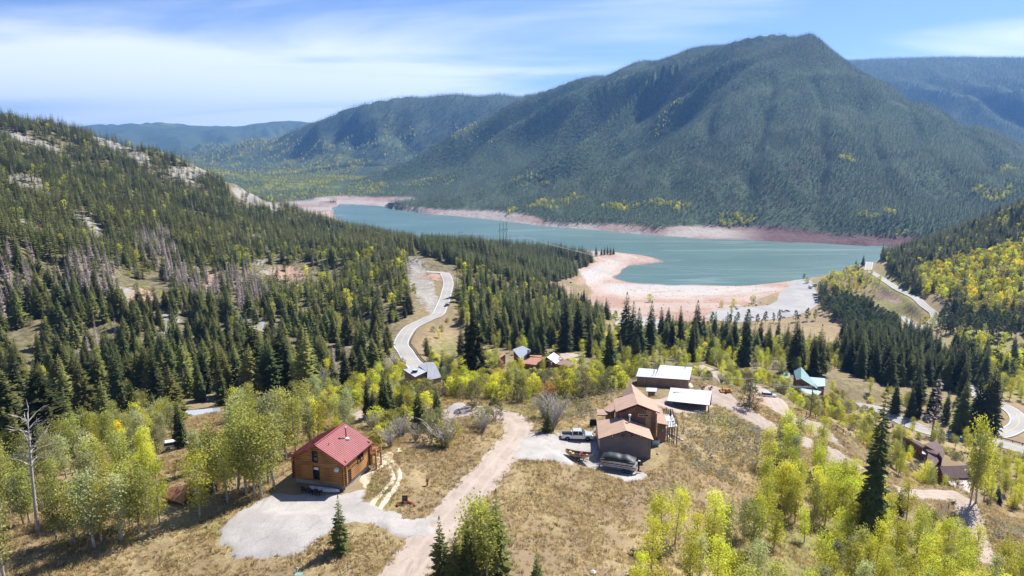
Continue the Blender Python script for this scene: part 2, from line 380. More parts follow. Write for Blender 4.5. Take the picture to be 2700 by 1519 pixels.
# ------------------------------------------------------------------ materials
def new_mat(name):
    m = bpy.data.materials.new(name); m.use_nodes = True
    nt = m.node_tree; nt.nodes.clear()
    return m, nt
class NT:
    """small wrapper to write node trees shortly"""
    def __init__(s, name):
        s.mat, s.nt = new_mat(name)
        s.out = s.n('ShaderNodeOutputMaterial')
    def n(s, t, **k):
        nd = s.nt.nodes.new(t)
        for a, b in k.items(): setattr(nd, a, b)
        return nd
    def l(s, a, b): s.nt.links.new(a, b)
    def val(s, x, sock):
        if hasattr(x, 'is_linked') or isinstance(x, bpy.types.NodeSocket): s.l(x, sock)
        elif isinstance(x, (tuple, list)) and sock.type == 'RGBA': sock.default_value = (*x[:3], 1)
        else: sock.default_value = x
    def noise(s, scale, detail=4, rough=0.55, vec=None, dist=0.0, dim='3D'):
        nd = s.n('ShaderNodeTexNoise', noise_dimensions=dim)
        nd.inputs['Scale'].default_value = scale; nd.inputs['Detail'].default_value = detail
        nd.inputs['Roughness'].default_value = rough; nd.inputs['Distortion'].default_value = dist
        if vec is not None: s.l(vec, nd.inputs['Vector'])
        return nd.outputs[0]
    def rng(s, x, a, b, c=0.0, d=1.0, smooth=True):
        nd = s.n('ShaderNodeMapRange', interpolation_type='SMOOTHSTEP' if smooth else 'LINEAR')
        for k_, v_ in zip(('From Min', 'From Max', 'To Min', 'To Max'), (a, b, c, d)): nd.inputs[k_].default_value = v_
        s.val(x, nd.inputs['Value']); return nd.outputs[0]
    def mix(s, f, a, b, mode='MIX'):
        nd = s.n('ShaderNodeMix', data_type='RGBA', blend_type=mode)
        s.val(f, nd.inputs['Factor']); s.val(a, nd.inputs['A']); s.val(b, nd.inputs['B']); return nd.outputs['Result']
    def math(s, op, a, b=0.0, c=0.0):
        nd = s.n('ShaderNodeMath', operation=op)
        s.val(a, nd.inputs[0]); s.val(b, nd.inputs[1]); s.val(c, nd.inputs[2]); return nd.outputs[0]
    def pos(s): return s.n('ShaderNodeNewGeometry').outputs['Position']
    def obj(s): return s.n('ShaderNodeTexCoord').outputs['Object']
    def map(s, vec, scale=(1, 1, 1), rot=(0, 0, 0)):
        nd = s.n('ShaderNodeMapping'); s.l(vec, nd.inputs[0]); nd.inputs['Scale'].default_value = scale; nd.inputs['Rotation'].default_value = rot
        return nd.outputs[0]
    def bump(s, h, strength=0.5, dist=0.1):
        nd = s.n('ShaderNodeBump'); nd.inputs['Strength'].default_value = strength; nd.inputs['Distance'].default_value = dist
        s.l(h, nd.inputs['Height']); return nd.outputs[0]
    def bsdf(s, color, rough=0.9, spec=0.2, metal=0.0, normal=None, **extra):
        nd = s.n('ShaderNodeBsdfPrincipled')
        s.val(color, nd.inputs['Base Color']); s.val(rough, nd.inputs['Roughness']); nd.inputs['Specular IOR Level'].default_value = spec
        nd.inputs['Metallic'].default_value = metal
        for k_, v_ in extra.items(): s.val(v_, nd.inputs[k_])
        if normal is not None: s.l(normal, nd.inputs['Normal'])
        return nd.outputs[0]
    def end(s, shader): s.l(shader, s.out.inputs['Surface']); return s.mat

def ground_material():
    t = NT('ground_soil'); p = t.pos()
    at1 = t.n('ShaderNodeAttribute', attribute_name='mask'); sp = t.n('ShaderNodeSeparateColor'); t.l(at1.outputs['Color'], sp.inputs[0])
    rock, green, red = sp.outputs[0], sp.outputs[1], sp.outputs[2]; floor = at1.outputs['Alpha']
    at2 = t.n('ShaderNodeAttribute', attribute_name='beach'); sp2 = t.n('ShaderNodeSeparateColor'); t.l(at2.outputs['Color'], sp2.inputs[0])
    beach, pale, bed = sp2.outputs[0], sp2.outputs[1], sp2.outputs[2]
    n_big = t.noise(0.045, 5, 0.6, p); n_mid = t.noise(0.33, 5, 0.62, p, 0.4); n_fine = t.noise(2.6, 4, 0.7, p); n_vf = t.noise(9.0, 2, 0.7, p)
    grass = t.mix(t.rng(n_mid, 0.34, 0.66), (0.29, 0.215, 0.108), (0.45, 0.355, 0.185))
    grass = t.mix(t.rng(n_big, 0.42, 0.62), grass, t.mix(t.rng(n_fine, 0.35, 0.65), (0.24, 0.172, 0.098), (0.37, 0.275, 0.165)))
    grass = t.mix(t.rng(t.noise(0.16, 4, 0.6, t.map(p, (1, 1, 1), (0, 0, 1.1))), 0.56, 0.70, 0, 0.75), grass, (0.26, 0.22, 0.085))
    grass = t.mix(t.rng(n_fine, 0.36, 0.60, 0.0, 0.62), grass, (0.185, 0.135, 0.078))
    grass = t.mix(t.rng(t.noise(0.07, 4, 0.65, p, 0.6), 0.50, 0.66, 0, 0.6), grass, (0.235, 0.175, 0.125))
    g2 = t.mix(t.rng(n_mid, 0.35, 0.65), (0.15, 0.165, 0.055), (0.27, 0.245, 0.085))
    c = t.mix(t.math('MULTIPLY', green, t.rng(n_fine, 0.25, 0.6, 0.55, 1.0)), grass, g2)
    fl = t.mix(t.rng(n_mid, 0.38, 0.62), (0.105, 0.092, 0.048), (0.205, 0.172, 0.098))
    c = t.mix(floor, c, fl)
    rk = t.mix(t.rng(n_mid, 0.3, 0.7), (0.27, 0.245, 0.215), (0.40, 0.37, 0.33))
    strata = t.noise(0.9, 3, 0.6, t.map(p, (0.12, 0.12, 1.6), (0.25, 0.1, 0)))
    rk = t.mix(t.rng(strata, 0.42, 0.6, 0, 0.45), rk, (0.22, 0.20, 0.18))
    rk = t.mix(t.rng(n_fine, 0.4, 0.65, 0.0, 0.4), rk, (0.17, 0.15, 0.11))
    edge = t.math('ADD', rock, t.math('MULTIPLY_ADD', n_mid, 2.2, -1.1))
    c = t.mix(t.math('MULTIPLY', t.rng(edge, 0.3, 0.62), t.rng(rock, 0.02, 0.15)), c, rk)
    rd = t.mix(t.rng(n_mid, 0.35, 0.65), (0.30, 0.19, 0.14), (0.40, 0.27, 0.20))
    edge2 = t.math('ADD', red, t.math('MULTIPLY_ADD', n_mid, 2.4, -1.2))
    c = t.mix(t.math('MULTIPLY', t.rng(edge2, 0.3, 0.7), t.rng(red, 0.02, 0.15)), c, rd)
    # reservoir bed: pale silt with red bands that follow the height
    bd_n = t.noise(0.022, 4, 0.55, t.map(p, (1, 1, 9)))
    bd = t.mix(t.rng(bd_n, 0.44, 0.56), (0.43, 0.335, 0.27), (0.37, 0.225, 0.17))
    bd = t.mix(pale, bd, (0.46, 0.415, 0.37))
    lines = t.noise(1.4, 3, 0.7, t.map(p, (0.02, 0.02, 2.4)))
    bd = t.mix(t.rng(lines, 0.48, 0.60, 0, 0.7), bd, (0.36, 0.28, 0.235))
    bd = t.mix(t.rng(n_mid, 0.5, 0.75, 0, 0.35), bd, (0.40, 0.345, 0.30))
    bd = t.mix(bed, bd, (0.42, 0.40, 0.38))
    sz = t.n('ShaderNodeSeparateXYZ'); t.l(p, sz.inputs[0])
    bd = t.mix(t.rng(sz.outputs[2], 0.15, 0.9, 0.75, 0.0), bd, (0.17, 0.14, 0.12))
    c = t.mix(beach, c, bd)
    h = t.math('ADD', t.math('MULTIPLY', n_fine, 0.7), t.math('MULTIPLY', n_vf, 0.3))
    return t.end(t.bsdf(c, 0.95, 0.12, normal=t.bump(h, 0.8, 0.22)))

def mountain_material():
    t = NT('forest_slope'); p = t.pos()
    at2 = t.n('ShaderNodeAttribute', attribute_name='beach'); sp2 = t.n('ShaderNodeSeparateColor'); t.l(at2.outputs['Color'], sp2.inputs[0])
    beach, pale, meadow = sp2.outputs[0], sp2.outputs[1], sp2.outputs[2]  # pale carries the right_shade mask here, where shade is painted on
    n1 = t.noise(0.012, 6, 0.6, p); n2 = t.noise(0.09, 5, 0.7, p); n3 = t.noise(0.03, 3, 0.6, p)
    c = t.mix(t.rng(n2, 0.35, 0.65), (0.045, 0.072, 0.045), (0.095, 0.125, 0.065))
    c = t.mix(t.rng(n1, 0.5, 0.7, 0, 0.55), c, (0.075, 0.072, 0.048))
    md = t.mix(t.rng(n3, 0.45, 0.58), (0.09, 0.125, 0.045), (0.19, 0.185, 0.055))
    c = t.mix(t.math('MULTIPLY', meadow, t.rng(t.noise(0.006, 5, 0.65, p), 0.44, 0.56)), c, md)
    bd_n = t.noise(0.008, 4, 0.6, t.map(p, (1, 1, 3)))
    bd = t.mix(t.rng(bd_n, 0.47, 0.58), (0.36, 0.325, 0.29), (0.33, 0.235, 0.21))
    streak = t.noise(0.16, 4, 0.7, t.map(p, (1, 0.35, 0.6), (0, 0, 0.4)))
    bd = t.mix(t.rng(streak, 0.46, 0.66, 0, 0.7), bd, (0.27, 0.20, 0.18))
    bd = t.mix(pale, bd, t.mix(t.rng(streak, 0.4, 0.6), (0.09, 0.060, 0.058), (0.15, 0.088, 0.085)))  # shade on the right part of the far bank, painted as dark purple
    c = t.mix(beach, c, bd)
    return t.end(t.bsdf(c, 0.95, 0.05, normal=t.bump(n2, 0.7, 6.0)))

def water_material():
    t = NT('lake_water'); p = t.pos()
    w1 = t.noise(0.22, 4, 0.65, t.map(p, (1, 1.8, 1), (0, 0, 0.5)), 0.5); w2 = t.noise(0.05, 3, 0.6, t.map(p, (1, 1.5, 1)))
    h = t.math('ADD', t.math('MULTIPLY', w1, 0.6), t.math('MULTIPLY', w2, 0.5))
    n_big = t.noise(0.0025, 4, 0.6, t.map(p, (1, 2.2, 1), (0, 0, -0.35)), 0.8)
    c = t.mix(t.rng(n_big, 0.35, 0.65), (0.080, 0.146, 0.122), (0.104, 0.180, 0.150))
    streak = t.noise(0.010, 3, 0.55, t.map(p, (0.35, 3.0, 1), (0, 0, -0.12)), 1.2)
    c = t.mix(t.rng(streak, 0.55, 0.68, 0, 0.6), c, (0.22, 0.30, 0.29))
    c = t.mix(t.rng(t.noise(0.5, 2, 0.5, t.map(p, (1, 2.5, 1))), 0.66, 0.74, 0, 0.5), c, (0.45, 0.52, 0.52))  # sun glint flecks painted into the water colour
    c = t.mix(t.rng(w1, 0.58, 0.75, 0, 0.4), c, (0.16, 0.26, 0.26))
    return t.end(t.bsdf(c, 0.28, 0.4, normal=t.bump(h, 0.6, 1.4)))

M_ground = ground_material(); M_mount = mountain_material(); M_water = water_material()

# ------------------------------------------------------------------ mesh helpers
def tag(o, label=None, cat=None, group=None, kind=None):
    if label: o['label'] = label
    if cat: o['category'] = cat
    if group: o['group'] = group
    if kind: o['kind'] = kind
    return o
def np_mesh(name, verts, faces, mats=(), smooth=True):
    verts = np.asarray(verts, np.float32); faces = np.asarray(faces, np.int32)
    me = bpy.data.meshes.new(name)
    if faces.size == 0: return me
    k = faces.shape[1]
    me.vertices.add(len(verts)); me.vertices.foreach_set('co', verts.ravel())
    me.loops.add(faces.size); me.loops.foreach_set('vertex_index', faces.ravel())
    me.polygons.add(len(faces)); me.polygons.foreach_set('loop_start', np.arange(0, faces.size, k, dtype=np.int32))
    me.polygons.foreach_set('use_smooth', np.full(len(faces), smooth))
    for m in mats: me.materials.append(m)
    me.update(calc_edges=True)
    return me
def link(name, me, parent=None):
    o = bpy.data.objects.new(name, me); COL.objects.link(o)
    if parent is not None: o.parent = parent
    return o
def set_attr(me, name, arr):
    if not len(me.vertices): return
    a = me.attributes.new(name, 'FLOAT_COLOR', 'POINT'); a.data.foreach_set('color', np.asarray(arr, np.float32).ravel())

# ------------------------------------------------------------------ terrain grid: fine near the viewpoint, coarser far away
NTH = 640
ths = np.linspace(-0.93, 0.93, NTH)
rs = np.r_[np.geomspace(10, 52, 36, endpoint=False), np.geomspace(52, 3900, 500, endpoint=False), np.geomspace(3900, 13500, 90)]
TH, RR = np.meshgrid(ths, rs)
GX = np.sin(TH) * RR; GY = np.cos(TH) * RR
GZ = H(GX, GY)
U, V, F = project(GX, GY, GZ)

def blob(u, v, ru, rv, rot=0.0):
    c, s = math.cos(R(rot)), math.sin(R(rot))
    du, dv = U - u, V - v
    a = (du * c + dv * s) / ru; b = (-du * s + dv * c) / rv
    return np.clip(1.6 * (1 - np.sqrt(a * a + b * b)), 0, 1)
def blobs(lst):
    m = np.zeros_like(U)
    for a in lst: m = np.maximum(m, blob(*a))
    return m
# bare patches as the photograph shows them
ROCK_BLOBS = [(50,345,70,13,20),(140,378,80,10,25),(300,372,75,20,18),(250,345,40,9,20),(470,440,60,26,12),(350,395,40,20,20),(620,493,55,20,25),(520,425,40,14,10),(690,520,40,14,20),
        (70,455,75,22,15),(230,565,45,14,40),(245,590,22,14,60),(640,600,45,14,10),(330,740,55,20,15),(415,830,26,60,-10),(430,800,40,20,0),(645,815,75,20,15),(700,850,30,16,30),
        (200,545,26,14,45),(1062,715,36,95,-22),(1090,765,24,48,-18),(60,560,18,10,0),(700,690,55,16,10),(650,660,30,10,0),(1385,715,50,14,20),(820,600,30,8,10),(845,560,14,6,0)]
rock = blobs(ROCK_BLOBS)
red = blobs([(720,690,60,26,5),(355,745,45,30,0),(520,700,60,26,0),(1100,695,60,14,0),(2010,1060,80,26,30),(1905,1010,60,22,10),(2230,745,60,14,20),(1475,700,40,14,-30),(1400,720,60,16,20),
             (2150,925,40,20,0),(2480,930,30,40,0),(870,830,20,50,-10),(600,600,40,10,0),(2130,890,40,12,0)])
green = 0.9 * blobs([(1130,880,60,30,0),(1900,700,300,30,0),(2250,740,90,90,30),(2480,880,200,60,0),(1600,790,260,30,0),(1350,1010,160,60,0),(960,1240,70,40,40),(2080,1380,500,120,0),
               (1650,890,300,60,0),(1700,1230,60,16,0),(2430,940,120,60,0),(860,1000,200,70,0),(560,1330,60,40,0),(1080,940,200,40,0),(1840,1050,90,60,0),(2560,960,100,60,0)])
# distance classes
r_ = np.hypot(GX, GY)
shore_px = [(560,545),(760,538),(835,528),(870,514),(960,519),(1100,540),(1280,557),(1440,574),(1650,591),(1850,603),(2050,612),(2230,620),(2330,626),(2500,560)]
sh = np.array([P(u, v, Z=-185) for u, v in shore_px]); sh_th = np.arctan2(sh[:, 0], sh[:, 1]); sh_r = np.hypot(sh[:, 0], sh[:, 1])
sh_r[-2:] = (1230, 1500); sh_r[0] = 1850
r_sh = np.interp(TH, sh_th, sh_r)
beyond = sstep(-60, -20, r_ - r_sh)
zring = 11.5 + 1.5 * fbm(GX / 60, GY / 60, 71, 3)
near_beach = (1 - sstep(zring - 0.8, zring, GZ)) * (1 - beyond) * sstep(600, 660, GY)
lot_keep = blobs([(1950,775,170,50,-10)])
near_beach = near_beach * (1 - sstep(0.15, 0.5, lot_keep) * sstep(10.0, 10.8, GZ))
far_ring = (1 - sstep(6 + 11 * vnoise(GX / 160, GY / 160, 8) - 3, 9 + 11 * vnoise(GX / 160, GY / 160, 8), GZ)) * beyond
forest = sstep(200, 260, r_) * (GX < 40) * (1 - 0.6 * sstep(960, 1060, U) * sstep(650, 760, V))
forest = np.maximum(forest, sstep(900, 1000, GY) * (1 - beyond) * 0.8)
forest = np.maximum(forest, 0.7 * blobs([(1850,940,700,90,5),(1300,800,280,180,0)]))
forest = forest * (1 - 0.75 * blobs([(1960,830,220,40,5),(2230,860,160,50,20),(2250,740,120,60,40),(1100,850,70,50,0)]))
# the gravel two-track beside the cabin and the worn paths around it
pale = blobs([(1500,690,110,30,-25),(1640,735,200,20,2),(1850,728,180,12,0),(1760,735,200,14,0)])
bed = blobs([(1700,722,140,10,3),(1480,690,60,14,-30),(1560,722,60,10,0)])
mask = np.stack([rock, green * (1 - rock), red, np.clip(forest, 0, 1)], -1)
right_shade = sstep(1800, 1950, U)  # where the far bank gets shade painted into its colour
meadow = blobs([(620,440,260,90,-10),(800,420,200,60,-25),(700,470,180,50,-10),(1000,345,60,50,30),(1180,330,70,30,10),(850,470,120,30,0),(400,312,70,14,0)])
beach = np.stack([np.clip(near_beach, 0, 1), pale, bed, np.ones_like(U)], -1)
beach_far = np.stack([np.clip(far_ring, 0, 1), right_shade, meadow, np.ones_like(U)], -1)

nr, nc = GX.shape
idx = np.arange(nr * nc).reshape(nr, nc)
quads = np.stack([idx[:-1, :-1], idx[:-1, 1:], idx[1:, 1:], idx[1:, :-1]], -1).reshape(-1, 4)
def fc(a): return 0.25 * (a[:-1, :-1] + a[1:, :-1] + a[:-1, 1:] + a[1:, 1:]).ravel()
f_bey, f_y, f_x, f_z, f_u, f_b, f_r = fc(beyond), fc(GY), fc(GX), fc(GZ), fc(U), fc(near_beach), fc(r_)
cls = np.zeros(len(quads), int)                       # 0 ground
cls[(f_x < -0.02 * f_y + 5) & (f_r > 215)] = 1         # hillside
cls[(f_b > 0.5) | ((f_z < 0) & (f_bey < 0.5))] = 2     # reservoir bed
cls[f_bey > 0.5] = 3                                   # mountain
cls[(f_bey > 0.5) & (f_r > 3950) ] = 4                 # distant hills
co = np.stack([GX, GY, GZ], -1).reshape(-1, 3)
for k, (nm, m) in enumerate([('ground', M_ground), ('hillside', M_ground), ('beach', M_ground), ('mountain', M_mount), ('distant_hills', M_mount)]):
    q = quads[cls == k]
    used, inv = np.unique(q, return_inverse=True)
    me = np_mesh(nm, co[used], inv.reshape(q.shape), [m])
    set_attr(me, 'mask', mask.reshape(-1, 4)[used])
    set_attr(me, 'beach', (beach_far if k >= 3 else beach).reshape(-1, 4)[used])
    o = link(nm, me)
    tag(o, {'ground': 'dry grass bench and slopes around the houses', 'hillside': 'steep forest floor of the hillside with pale bare patches',
            'beach': 'pink and red exposed lake bed around the water', 'mountain': 'big forested mountain rising from the far lake shore',
            'distant_hills': 'blue hills and ridges at the horizon'}[nm], kind='structure')

# water
wx = np.array([(-2200, 500), (2200, 500), (2200, 3600), (-2200, 3600)], float)
me = np_mesh('lake', np.c_[wx, np.zeros(4)], [[0, 1, 2, 3]], [M_water])
tag(link('lake', me), 'teal reservoir water with light wind streaks', kind='structure')

# ------------------------------------------------------------------ haze: one closed box of even, pale air
def haze():
    t = NT('haze_air')
    v = t.n('ShaderNodeVolumePrincipled')
    v.inputs['Color'].default_value = (0.20, 0.46, 1.0, 1)
    v.inputs['Density'].default_value = 6.4e-5
    v.inputs['Anisotropy'].default_value = 0.2
    t.l(v.outputs[0], t.out.inputs['Volume'])
    zt = float(GZ.max()) + 60; zb = float(min(GZ.min(), 0)) - 1.5
    x, y0, y1 = 14500, -1500, 14500
    vs_ = [(-x, y0, zb), (x, y0, zb), (x, y1, zb), (-x, y1, zb), (-x, y0, zt), (x, y0, zt), (x, y1, zt), (-x, y1, zt)]
    fs = [(0, 3, 2, 1), (4, 5, 6, 7), (0, 1, 5, 4), (1, 2, 6, 5), (2, 3, 7, 6), (3, 0, 4, 7)]
    me = np_mesh('haze', vs_, fs, [t.mat], smooth=False)
    tag(link('haze', me), 'thin blue haze filling the valley air', kind='stuff')
haze()

# ------------------------------------------------------------------ roads and other flat sheets
def mat_gravel(name, a, b, c=(0.3, 0.24, 0.2), tracks=False):
    t = NT(name); p = t.pos()
    n1 = t.noise(0.25, 4, 0.6, p); n2 = t.noise(3.5, 4, 0.75, p); n3 = t.noise(14, 2, 0.7, p)
    col = t.mix(t.rng(n1, 0.35, 0.65), a, b)
    col = t.mix(t.rng(n2, 0.45, 0.72, 0, 0.55), col, c)
    col = t.mix(t.rng(n3, 0.55, 0.7, 0, 0.35), col, (0.5, 0.46, 0.42))
    n4 = t.noise(0.55, 5, 0.7, t.map(p, (1.0, 0.35, 1), (0, 0, 0.5)), 0.8)
    col = t.mix(t.rng(n4, 0.50, 0.68, 0, 0.5), col, tuple(q * 0.72 for q in a))
    col = t.mix(t.rng(t.noise(1.1, 4, 0.7, p), 0.66, 0.72, 0, 0.55), col, (0.24, 0.20, 0.11))
    if tracks:
        uv = t.n('ShaderNodeAttribute', attribute_name='across'); x = t.n('ShaderNodeSeparateColor'); t.l(uv.outputs['Color'], x.inputs[0])
        w = t.noise(0.12, 3, 0.6, p)
        s_ = t.math('ADD', x.outputs[0], t.math('MULTIPLY_ADD', w, 0.08, -0.04))
        ln = t.math('SINE', t.math('MULTIPLY', s_, 19.0))
        col = t.mix(t.rng(ln, 0.2, 1.2, 0, 0.45), col, (0.46, 0.39, 0.33))
        ed = t.math('ABSOLUTE', t.math('SUBTRACT', x.outputs[0], 0.5))
        col = t.mix(t.rng(ed, 0.34, 0.5, 0, 0.6), col, (0.40, 0.345, 0.295))
    return t.end(t.bsdf(col, 0.95, 0.15, normal=t.bump(n2, 0.5, 0.12)))
def mat_asphalt():
    t = NT('asphalt_pale'); p = t.pos()
    n1 = t.noise(0.06, 4, 0.6, p); n2 = t.noise(1.2, 4, 0.7, p)
    col = t.mix(t.rng(n1, 0.35, 0.65), (0.29, 0.28, 0.265), (0.35, 0.335, 0.32))
    col = t.mix(t.rng(n2, 0.5, 0.7, 0, 0.3), col, (0.28, 0.27, 0.27))
    return t.end(t.bsdf(col, 0.85, 0.3))
def flat_mat(name, color, rough=0.7, spec=0.3, metal=0.0, var=0.12, scale=3.0, bump=0.0, **kw):
    t = NT(name); o = t.obj()
    n1 = t.noise(scale, 4, 0.6, o)
    dark = tuple(c * (1 - var * 1.6) for c in color); light = tuple(min(c * (1 + var), 1) for c in color)
    col = t.mix(t.rng(n1, 0.3, 0.7), dark, light)
    nm = t.bump(t.noise(scale * 8, 2, 0.6, o), bump, 0.02) if bump else None
    return t.end(t.bsdf(col, rough, spec, metal, normal=nm, **kw))
M_dirt = mat_gravel('pink_dirt_road', (0.35, 0.275, 0.225), (0.42, 0.34, 0.28), tracks=True)
M_grav = mat_gravel('grey_gravel', (0.34, 0.315, 0.295), (0.42, 0.39, 0.36), (0.26, 0.235, 0.215))
M_track = mat_gravel('dusty_track', (0.52, 0.44, 0.33), (0.60, 0.52, 0.40), (0.40, 0.32, 0.2))
M_asph = mat_asphalt()
M_paint_y = flat_mat('yellow_road_paint', (0.62, 0.44, 0.12), 0.7)
M_paint_w = flat_mat('white_road_paint', (0.75, 0.75, 0.73), 0.7)

def strip(name, pl, w, mats, off, label, jag=0.0, ncross=6, kind='structure', parent=None, shift=0.0, zf=None):
    d = np.gradient(pl[:, :2], axis=0); d /= np.maximum(np.hypot(d[:, 0], d[:, 1])[:, None], 1e-6)
    nrm = np.c_[d[:, 1], -d[:, 0]]
    rows = []; att = []
    for j in range(ncross + 1):
        f = j / ncross - 0.5
        ww = w * f + shift
        xy = pl[:, :2] + nrm * ww
        if jag and j in (0, ncross): xy = xy + nrm * (np.sign(f) * jag * fbm(xy[:, 0] / 2.2, xy[:, 1] / 2.2, 91, 3))[:, None]
        z = (zf(xy[:, 0], xy[:, 1]) if zf else pl[:, 2]) + off
        if jag and j in (0, ncross): z = z - off * 1.2
        rows.append(np.c_[xy, z]); att.append(np.full(len(pl), f + 0.5))
    V_ = np.stack(rows, 1); n = len(pl); k = ncross + 1
    ix = np.arange(n * k).reshape(n, k)
    q = np.stack([ix[:-1, :-1], ix[:-1, 1:], ix[1:, 1:], ix[1:, :-1]], -1).reshape(-1, 4)
    me = np_mesh(name, V_.reshape(-1, 3), q, mats)
    a = np.stack(att, 1).reshape(-1); set_attr(me, 'across', np.c_[a, a, a, np.ones_like(a)])
    return tag(link(name, me, parent), label, kind=kind)
RL = {'gravel_road': 'pink gravel road curving past the two nearest houses', 'highway': 'two lane paved road curving below the pale cutbank',
      'dam_road': 'two lane paved road running straight above the parking lot', 'campground_road': 'narrow paved road winding down from the junction',
      'valley_highway': 'two lane paved road in the valley bottom', 'dirt_road': 'dirt road going down past the dark brown houses', 'yard_road': 'dirt track leaving the yard of the metal roofed building'}
for nm, pl in PATHS.items():
    w, kind, _ = ROADS[nm]
    d = float(np.hypot(pl[:, 0], pl[:, 1]).mean()); off = 0.05 + d * 0.0005
    o = strip(nm, pl, w, [M_dirt if kind == 'dirt' else M_asph], off, RL[nm], jag=0.5 if kind == 'dirt' else 0.0)
    if kind == 'asphalt':
        strip('centre_line', pl, 0.22, [M_paint_y], off + 0.06, None, ncross=1, parent=o)
        for s_ in (-1, 1): strip('edge_line', pl, 0.22, [M_paint_w], off + 0.06, None, ncross=1, parent=o, shift=s_ * (w / 2 - 0.45))
        for c in o.children: c['kind'] = 'structure'

from mathutils.geometry import delaunay_2d_cdt
SURF_POLYS = []
def sheet(name, px, mat, off, label, step=1.0, jag=0.6, block=True, flat=None):
    w3 = np.array([at(u, v) for u, v in px])
    pts = []
    n = len(w3)
    for i in range(n):
        a, b = w3[i, :2], w3[(i + 1) % n, :2]
        k = max(1, int(np.hypot(*(b - a)) / step))
        for j in range(k): pts.append(a + (b - a) * j / k)
    pts = np.array(pts)
    if jag:
        pts = np.c_[pts[:, 0] + jag * 2 * fbm(pts[:, 0] / 1.7, pts[:, 1] / 1.7, 93, 3), pts[:, 1] + jag * 2 * fbm(pts[:, 0] / 1.7, pts[:, 1] / 1.7, 94, 3)]
    if block: SURF_POLYS.append(pts)
    x0, y0 = pts.min(0); x1, y1 = pts.max(0)
    gx, gy = np.meshgrid(np.arange(x0, x1, step), np.arange(y0, y1, step)); gx = gx.ravel(); gy = gy.ravel()
    sd = poly_sd(gx, gy, pts); inn = sd < -0.35 * step
    allp = np.vstack([pts, np.c_[gx[inn], gy[inn]]])
    nb = len(pts)
    r = delaunay_2d_cdt([Vector(p) for p in allp], [], [list(range(nb))], 1, 1e-5)
    vv = np.array([tuple(v) for v in r[0]]); tri = np.array([f for f in r[2] if len(f) == 3])
    sdv = poly_sd(vv[:, 0], vv[:, 1], pts)
    z = H(vv[:, 0], vv[:, 1]) + np.where(sdv > -0.02, -0.06 if jag else off, off)
    a, b, c = vv[tri[:, 0]], vv[tri[:, 1]], vv[tri[:, 2]]
    cr_ = (b[:, 0] - a[:, 0]) * (c[:, 1] - a[:, 1]) - (b[:, 1] - a[:, 1]) * (c[:, 0] - a[:, 0])
    tri[cr_ < 0] = tri[cr_ < 0][:, ::-1]
    me = np_mesh(name, np.c_[vv, z], tri, [mat])
    a = np.full(len(vv), 0.3); set_attr(me, 'across', np.c_[a, a, a, a])
    return tag(link(name, me), label, kind='structure')
sheet('driveway', [(540,1340),(575,1300),(640,1262),(692,1238),(770,1240),(860,1243),(905,1225),(925,1232),(912,1256),(950,1280),(1010,1292),(1075,1302),(1120,1290),(1085,1355),(1035,1362),(1000,1345),(950,1325),(893,1318),(850,1328),(800,1362),(765,1392),(690,1412),(600,1408),(545,1372)],
      M_grav, 0.13, 'grey gravel turning area in front of the log cabin', 0.8)
sheet('driveway', [(1300,1108),(1330,1092),(1400,1090),(1485,1092),(1500,1098),(1506,1160),(1545,1172),(1600,1180),(1625,1196),(1590,1214),(1540,1205),(1490,1182),(1430,1168),(1380,1158),(1325,1158),(1275,1168)],
      M_grav, 0.13, 'grey gravel drive from the road to the brown house garage', 0.8)
sheet('yard', [(1745,985),(1790,968),(1830,985),(1862,1012),(1900,1040),(1868,1046),(1800,1020),(1785,1038),(1700,1042),(1640,1020),(1625,1000),(1690,992)], M_dirt, 0.12, 'pinkish dirt yard between the metal roofs', 1.2)
sheet('driveway', [(1120,1045),(1128,1022),(1150,1010),(1172,1022),(1168,1040)], M_grav, 0.12, 'short pale driveway off the gravel road', 0.8)
sheet('driveway', [(1375,892),(1440,888),(1470,900),(1440,912),(1385,905)], M_dirt, 0.2, 'dirt turnaround behind the group of red and silver roofs', 1.5)
PARK = [(2010,695),(2035,702),(2047,720),(2058,745),(2056,768),(2030,786),(1990,798),(1930,806),(1860,812),(1790,806),(1770,798),(1795,785),(1830,776),(1890,772),(1935,768),(1955,757),(1960,738),(1985,722),(1998,704)]
sheet('parking_lot', PARK, M_asph, 0.35, 'pale paved parking lot beside the beach', 4.0, jag=0.0)
sheet('dirt_lot', [(1690,820),(1650,800),(1600,795),(1560,800),(1545,815),(1590,830),(1650,838)], M_grav, 0.4, 'gravel clearing around the small building near the river', 4.0)
tk = [[(928,1283),(945,1255),(968,1230),(988,1208),(985,1188),(968,1165),(955,1150)], [(955,1283),(975,1250),(998,1222),(1006,1200),(1000,1180),(985,1160),(975,1148)]]
for q in tk:
    w3 = resample([at(u, v) for u, v in q], 0.7)
    strip('wheel_track', w3, 0.95, [M_track], 0.09, 'pale wheel rut curving up beside the log cabin', jag=0.35, ncross=4, zf=H)
sheet('footpath', [(905,1228),(912,1200),(935,1165),(960,1138),(1010,1120),(1025,1130),(985,1150),(960,1175),(938,1205),(925,1232)], M_track, 0.07, 'trampled pale ground beside the log cabin', 0.8, block=False)
